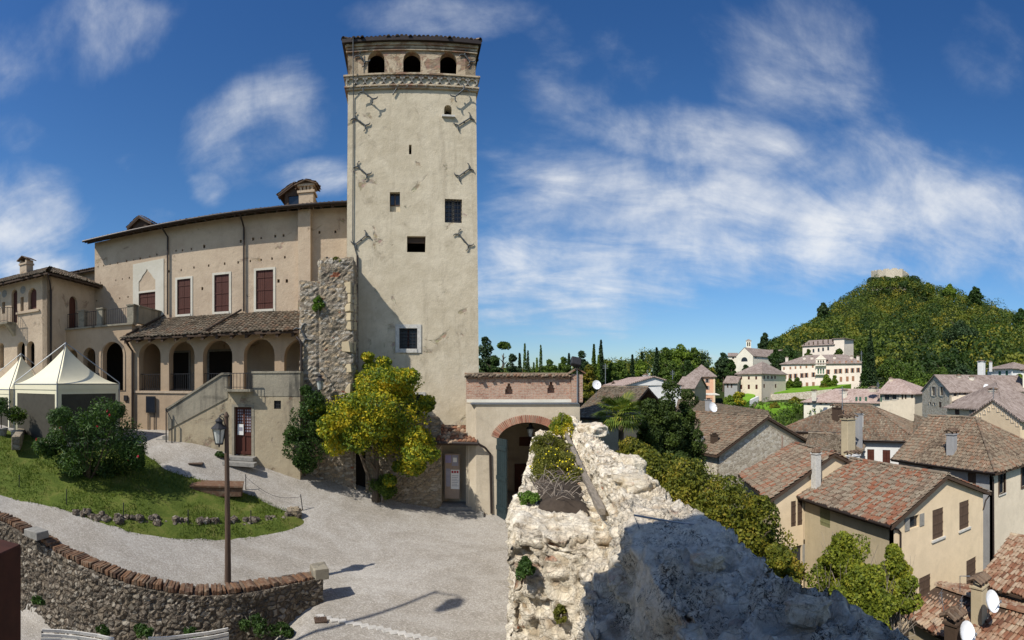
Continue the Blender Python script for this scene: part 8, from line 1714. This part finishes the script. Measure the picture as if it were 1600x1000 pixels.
# ------------------------------------------------------------------ middle distance trees
TR_ = [ # x, top row, distance, half width px, kind, material, label
 (758, 526, 62, 17, 'round', 'lf_conif', 'big dark round crowned tree at the right edge of the tower'), (772, 555, 60, 16, 'round', 'lf_dark', 'lower dark tree just right of the big one by the tower'),
 (787, 534, 66, 10, 'pine', 'lf_mid', 'stone pine with bare stem and light tuft behind the gate parapet'), (800, 553, 70, 14, 'round', 'lf_conif', 'dark bushy tree right of the stone pine'), (812, 554, 72, 8, 'conifer', 'lf_conif', 'dark small conifer between stone pine and cypresses'),
 (820, 538, 75, 4.4, 'cypress', 'lf_mid', 'leftmost slim cypress of the pair behind the gate parapet'), (825, 549, 75, 4.2, 'cypress', 'lf_conif', 'shorter dark cypress of the pair behind the gate parapet'),
 (845, 540, 78, 4.2, 'cypress', 'lf_mid', 'single slim cypress standing alone above the gate parapet'), (839, 560, 80, 4, 'cypress', 'lf_bright', 'low light green cypress beside the single one'), (834, 567, 80, 3.5, 'cypress', 'lf_mid', 'lowest cypress left of the single one'),
 (858, 562, 84, 12, 'round', 'lf_mid', 'low round tree right of the single cypress'), (880, 558, 88, 12, 'round', 'lf_mid', 'light tree left of the floodlight'), (889, 554, 92, 8, 'conifer', 'lf_conif', 'slim conifer just left of the floodlight'), (908, 548, 92, 14, 'round', 'lf_conif', 'round dark tree behind the floodlight'),
 (928, 540, 98, 8, 'conifer', 'lf_mid', 'grey green conifer left of the tallest spruce'), (939, 534, 96, 11, 'conifer', 'lf_conif', 'tallest dark spruce right of the gatehouse'), (935, 556, 88, 4, 'cypress', 'lf_bright', 'light cypress in front of the tallest spruce'), (921, 569, 86, 12, 'round', 'lf_hedge', 'reddish olive tree below the spruces'),
 (953, 566, 100, 14, 'round', 'lf_mid', 'mid green tree right of the spruces'), (970, 563, 110, 14, 'round', 'lf_mid', 'round tree above the white house'), (988, 556, 112, 8, 'conifer', 'lf_conif', 'dark conifer above the white house chimney'), (1000, 562, 118, 12, 'round', 'lf_bright', 'lighter tree above the white house wing'),
 (1003, 552, 125, 10, 'conifer', 'lf_conif', 'conifer left of the tall leafy group'), (1026, 545, 130, 11, 'conifer', 'lf_conif', 'tall conifer at the left of the leafy group'), (1040, 543, 132, 17, 'round', 'lf_mid', 'large leafy tree behind the dark evergreen'), (1063, 538, 134, 20, 'round', 'lf_bright', 'tallest bright leafy tree of the group behind the town'),
 (1084, 543, 136, 15, 'round', 'lf_mid', 'leafy tree right of the tallest bright one'), (1098, 552, 138, 11, 'round', 'lf_conif', 'darker tree at the right end of the leafy group'), (1073, 562, 126, 14, 'round', 'lf_dark', 'dark tree under the leafy group above the salmon house'), (1050, 566, 124, 16, 'round', 'lf_mid', 'low tree under the leafy group behind the evergreen'),
 (1130, 551, 150, 12, 'round', 'lf_conif', 'dark round tree left of the church front'), (1142, 562, 148, 9, 'round', 'lf_dark', 'lower dark tree touching the church front'), (1165, 570, 150, 9, 'round', 'lf_conif', 'small grey green tree in front of the church'), (1110, 575, 160, 8, 'round', 'lf_mid', 'small tree between salmon house and church'),
 (1195, 520, 250, 9, 'round', 'lf_conif', 'dark round tree on the skyline above the church'), (1212, 545, 172, 11, 'round', 'lf_dark', 'dark tree right of the convent house'), (1232, 540, 172, 16, 'round', 'lf_dark', 'large dark tree left of the house above the villa'), (1222, 556, 165, 10, 'round', 'lf_conif', 'lower dark tree above the villa roof'),
 (1360, 520, 138, 13, 'conifer', 'lf_conif', 'tall dark conifer at the right end of the villa'), (1352, 545, 138, 10, 'conifer', 'lf_dark', 'lower dark conifer touching the villa wall'),
 (1153, 612, 108, 12, 'round', 'lf_gold', 'round yellow green garden tree on the bright lawn'), (1140, 618, 106, 9, 'round', 'lf_bright', 'green garden bush left of the yellow green tree'), (1204, 594, 133, 9, 'round', 'lf_bright', 'bright clipped tree before the cream corner house'), (1215, 593, 135, 8, 'round', 'lf_bright', 'bright clipped tree beside the left end of the villa'),
 (1234, 592, 138, 5, 'round', 'lf_bright', 'small light tree in front of the left villa windows'), (1246, 590, 138, 6, 'round', 'lf_mid', 'second small tree in front of the left villa windows'), (1291, 585, 136, 7, 'round', 'lf_bright', 'leafy tree right of the villa door'), (1304, 587, 136, 5, 'round', 'lf_bright', 'small tree in front of the right villa windows'),
 (1242, 620, 112, 9, 'round', 'lf_hedge', 'rusty bush at the end of the lower garden wall'), (1210, 630, 105, 7, 'round', 'lf_hedge', 'small garden bush on the lower lawn'), (1288, 600, 135, 6, 'round', 'lf_hedge', 'rusty flowering bush at the villa entrance'),
 (1263, 546, 172, 6, 'round', 'lf_mid', 'round tree hiding the left of the house above the villa'), (1312, 545, 165, 10, 'round', 'lf_mid', 'tree at the right of the house above the villa'),
 (1432, 592, 115, 20, 'round', 'lf_bright', 'bright yellow green tree behind the pink roofed row'), (1425, 575, 130, 22, 'round', 'lf_mid', 'green tree above the pink roofed row'), (1395, 560, 150, 24, 'round', 'lf_mid', 'broad green tree right of the villa conifer'), (1470, 575, 130, 20, 'round', 'lf_mid', 'green tree behind the stone house roof'),
 (1505, 572, 135, 18, 'round', 'lf_conif', 'dark tree left of the far right white house'), (1553, 590, 96, 8, 'round', 'lf_mid', 'small tree in front of the far right white house'), (1570, 603, 92, 7, 'round', 'lf_bright', 'garden bush below the far right white house'), (1592, 585, 110, 9, 'round', 'lf_bright', 'light tree at the right edge by the white house'),
 (1500, 500, 220, 26, 'round', 'lf_conif', 'broad grey green tree in the middle of the hillside'), (1545, 505, 260, 22, 'round', 'lf_mid', 'large leafy tree on the right hillside'), (1595, 482, 300, 14, 'round', 'lf_dark', 'dark tree on the skyline at the right edge'),
 (1523, 448, 375, 10, 'round', 'lf_dark', 'dark round crown on the right skyline of the hill'), (1484, 444, 390, 10, 'round', 'lf_bright', 'bright crown on the skyline right of the fortress'), (1435, 440, 415, 5, 'conifer', 'lf_dark', 'dark conifer on the skyline just right of the fortress'), (1286, 473, 340, 9, 'round', 'lf_conif', 'feathery crown standing out on the left hill skyline'), (1450, 442, 400, 9, 'round', 'lf_mid', 'round crown between conifer and bright crown on the skyline'),
]
for i, (x, yt, d_, hw_, kd, mt, lb) in enumerate(TR_):
    px_, py_ = XY(x, d_); zt_ = (Y0 - yt) / FPX * d_; rx = hw_ / FPX * d_; zg = min(gz(px_, py_) - .3, zt_ - rx * 1.2)
    if zt_ - zg > 26: zg = zt_ - 26
    h = zt_ - zg; leaf = max(.28, d_ * .0042)
    grp = 'trees of the wooded middle distance'
    if kd == 'round': tree('leafy_tree', lb, (px_, py_, zg), h, rx * 1.08, min(h * .5, max(rx * 1.15, h * .42)), mt, leaf, 24, rx * .42, 190, grp, seed=200 + i, trunk=.15 + h * .008, bottom=-.95)
    elif kd == 'pine':
        tree('stone_pine', lb, (px_, py_, zg), h, rx, rx * .75, mt, leaf, 14, rx * .4, 90, grp, seed=200 + i, trunk=.22, fr=.75)
    elif kd == 'cypress': tree('cypress', lb, (px_, py_, zg), h, rx, h, mt, leaf * .8, 12, None, 110, grp, seed=200 + i, kind='cypress', trunk=.15)
    else: tree('conifer_tree', lb, (px_, py_, zg), h, rx, h, mt, leaf, 16, None, 330, grp, seed=200 + i, kind='conifer', trunk=.2)
# ------------------------------------------------------------------ the wooded hill, one mass of crowns
r_ = np.random.RandomState(77); cs = []; rr = []; tries = 0
while len(cs) < 1000 and tries < 30000:
    tries += 1; th = (r_.uniform(1090, 1680) - XC) / FPX; d_ = 150 + 330 * r_.rand() ** .8; x, y = d_ * math.sin(th), d_ * math.cos(th); zg = gz(x, y)
    xp = XC + FPX * th; yp = Y0 - zg / d_ * FPX
    if d_ < 235 and xp < 1325: continue
    if d_ < 200 and xp < 1370: continue
    if 1240 < xp < 1330 and d_ < 225: continue
    r = 3.8 + 5.4 * r_.rand() ** 1.6 + d_ * .003
    if cs and (np.hypot(*(np.array(cs)[:, :2] - (x, y)).T) < .68 * (np.array(rr) + r)).any(): continue
    zc = zg + r * .9
    zc = min(zc, (Y0 - np.interp(xp, SKY_X, SKY_Y) - 5 * r_.rand() + 3) / FPX * d_ - r)
    cs.append((x, y, zc)); rr.append(r)
for row in (433, 440):
    for x in np.linspace(1362, 1432, 22): d_ = 396 + 8 * r_.rand() - (row - 433); r = 2.6 + r_.rand() * 1.6; cs.append((*XY(x, d_), (Y0 - row + 4 * r_.rand() - 2) / FPX * d_ - r)); rr.append(r)
cs = np.array(cs); rr = np.array(rr); q = MB()
C, Nn = blobcloud(r_, cs, rr, 330, 1.1, .86); tone = np.repeat(r_.rand(len(cs)), 330); k = Nn[:, 2] > -.3; leaves(q, C[k], 1.15, Nn[k], .7, .5, r_); q.build('hillside_wood', M['lf_wood'], kind='stuff', attrs=dict(tone=np.repeat(tone[k], 4)))
# a belt of far wood closing the valley behind the town and behind the gate
cs = []; rr = []
for k in range(420):
    x = r_.uniform(735, 1200); d_ = r_.uniform(150, 260); px_, py_ = XY(x, d_)
    r = 3 + 2.5 * r_.rand(); row = 577 - 6 * r_.rand() if x < 940 else 566 - 8 * r_.rand() if x < 1005 else 551 - 8 * r_.rand() if x < 1100 else 570 if x < 1112 else 578; cs.append((px_, py_, (Y0 - row) / FPX * d_ - r * 1.1)); rr.append(r)
for k in range(160):
    x = r_.uniform(735, 930); d_ = r_.uniform(90, 150); px_, py_ = XY(x, d_); r = 2.2 + 1.5 * r_.rand(); cs.append((px_, py_, (Y0 - 576 - 8 * r_.rand()) / FPX * d_ - r * 1.1)); rr.append(r)
C, Nn = blobcloud(r_, np.array(cs), np.array(rr), 150, 1.0, .7); q = MB(); leaves(q, C, .8, Nn, .62, .75, r_); q.build('valley_wood', M['lf_wood'], kind='stuff', attrs=dict(tone=np.repeat(np.repeat(r_.rand(len(cs)), 150), 4)))
# ground cover and bushes between the nearer town houses
cs = []; rr = []
for (x0, x1, d0, d1, n) in ((930, 1120, 26, 40, 60), (1120, 1330, 92, 112, 60), (1330, 1600, 96, 140, 140), (1150, 1250, 60, 90, 40), (1340, 1420, 110, 136, 30)):
    for k in range(n): px_, py_ = XY(r_.uniform(x0, x1), r_.uniform(d0, d1)); r = 1 + 1.3 * r_.rand(); cs.append((px_, py_, gz(px_, py_) + r * .5)); rr.append(r)
C, Nn = blobcloud(r_, np.array(cs), np.array(rr), 110, .9, .7); q = MB(); leaves(q, C, .5, Nn, .62, .75, r_); q.build('garden_greenery', M['lf_mid'], kind='stuff')

# ------------------------------------------------------------------ unseen block added behind the camera to shade the near parapet
kp = thing('shade_block', 'unseen plain plastered block added behind the viewpoint to shade the parapet', 'building', (-6, -6, -6))
q = MB(); q.box(None, -4.6, .4, -5, -.55, -7, 6.0); q.build('wall', M['palace'], kp); q = MB(); q.add([(-4.8, -5.3, 6.), (.6, -5.3, 6.), (.6, -.4, 6.), (-4.8, -.4, 6.), (-2, -3, 7)], [(0, 1, 4), (1, 2, 4), (2, 3, 4), (3, 0, 4), (3, 2, 1, 0)]); q.build('roof', M['t_brown'], kp)
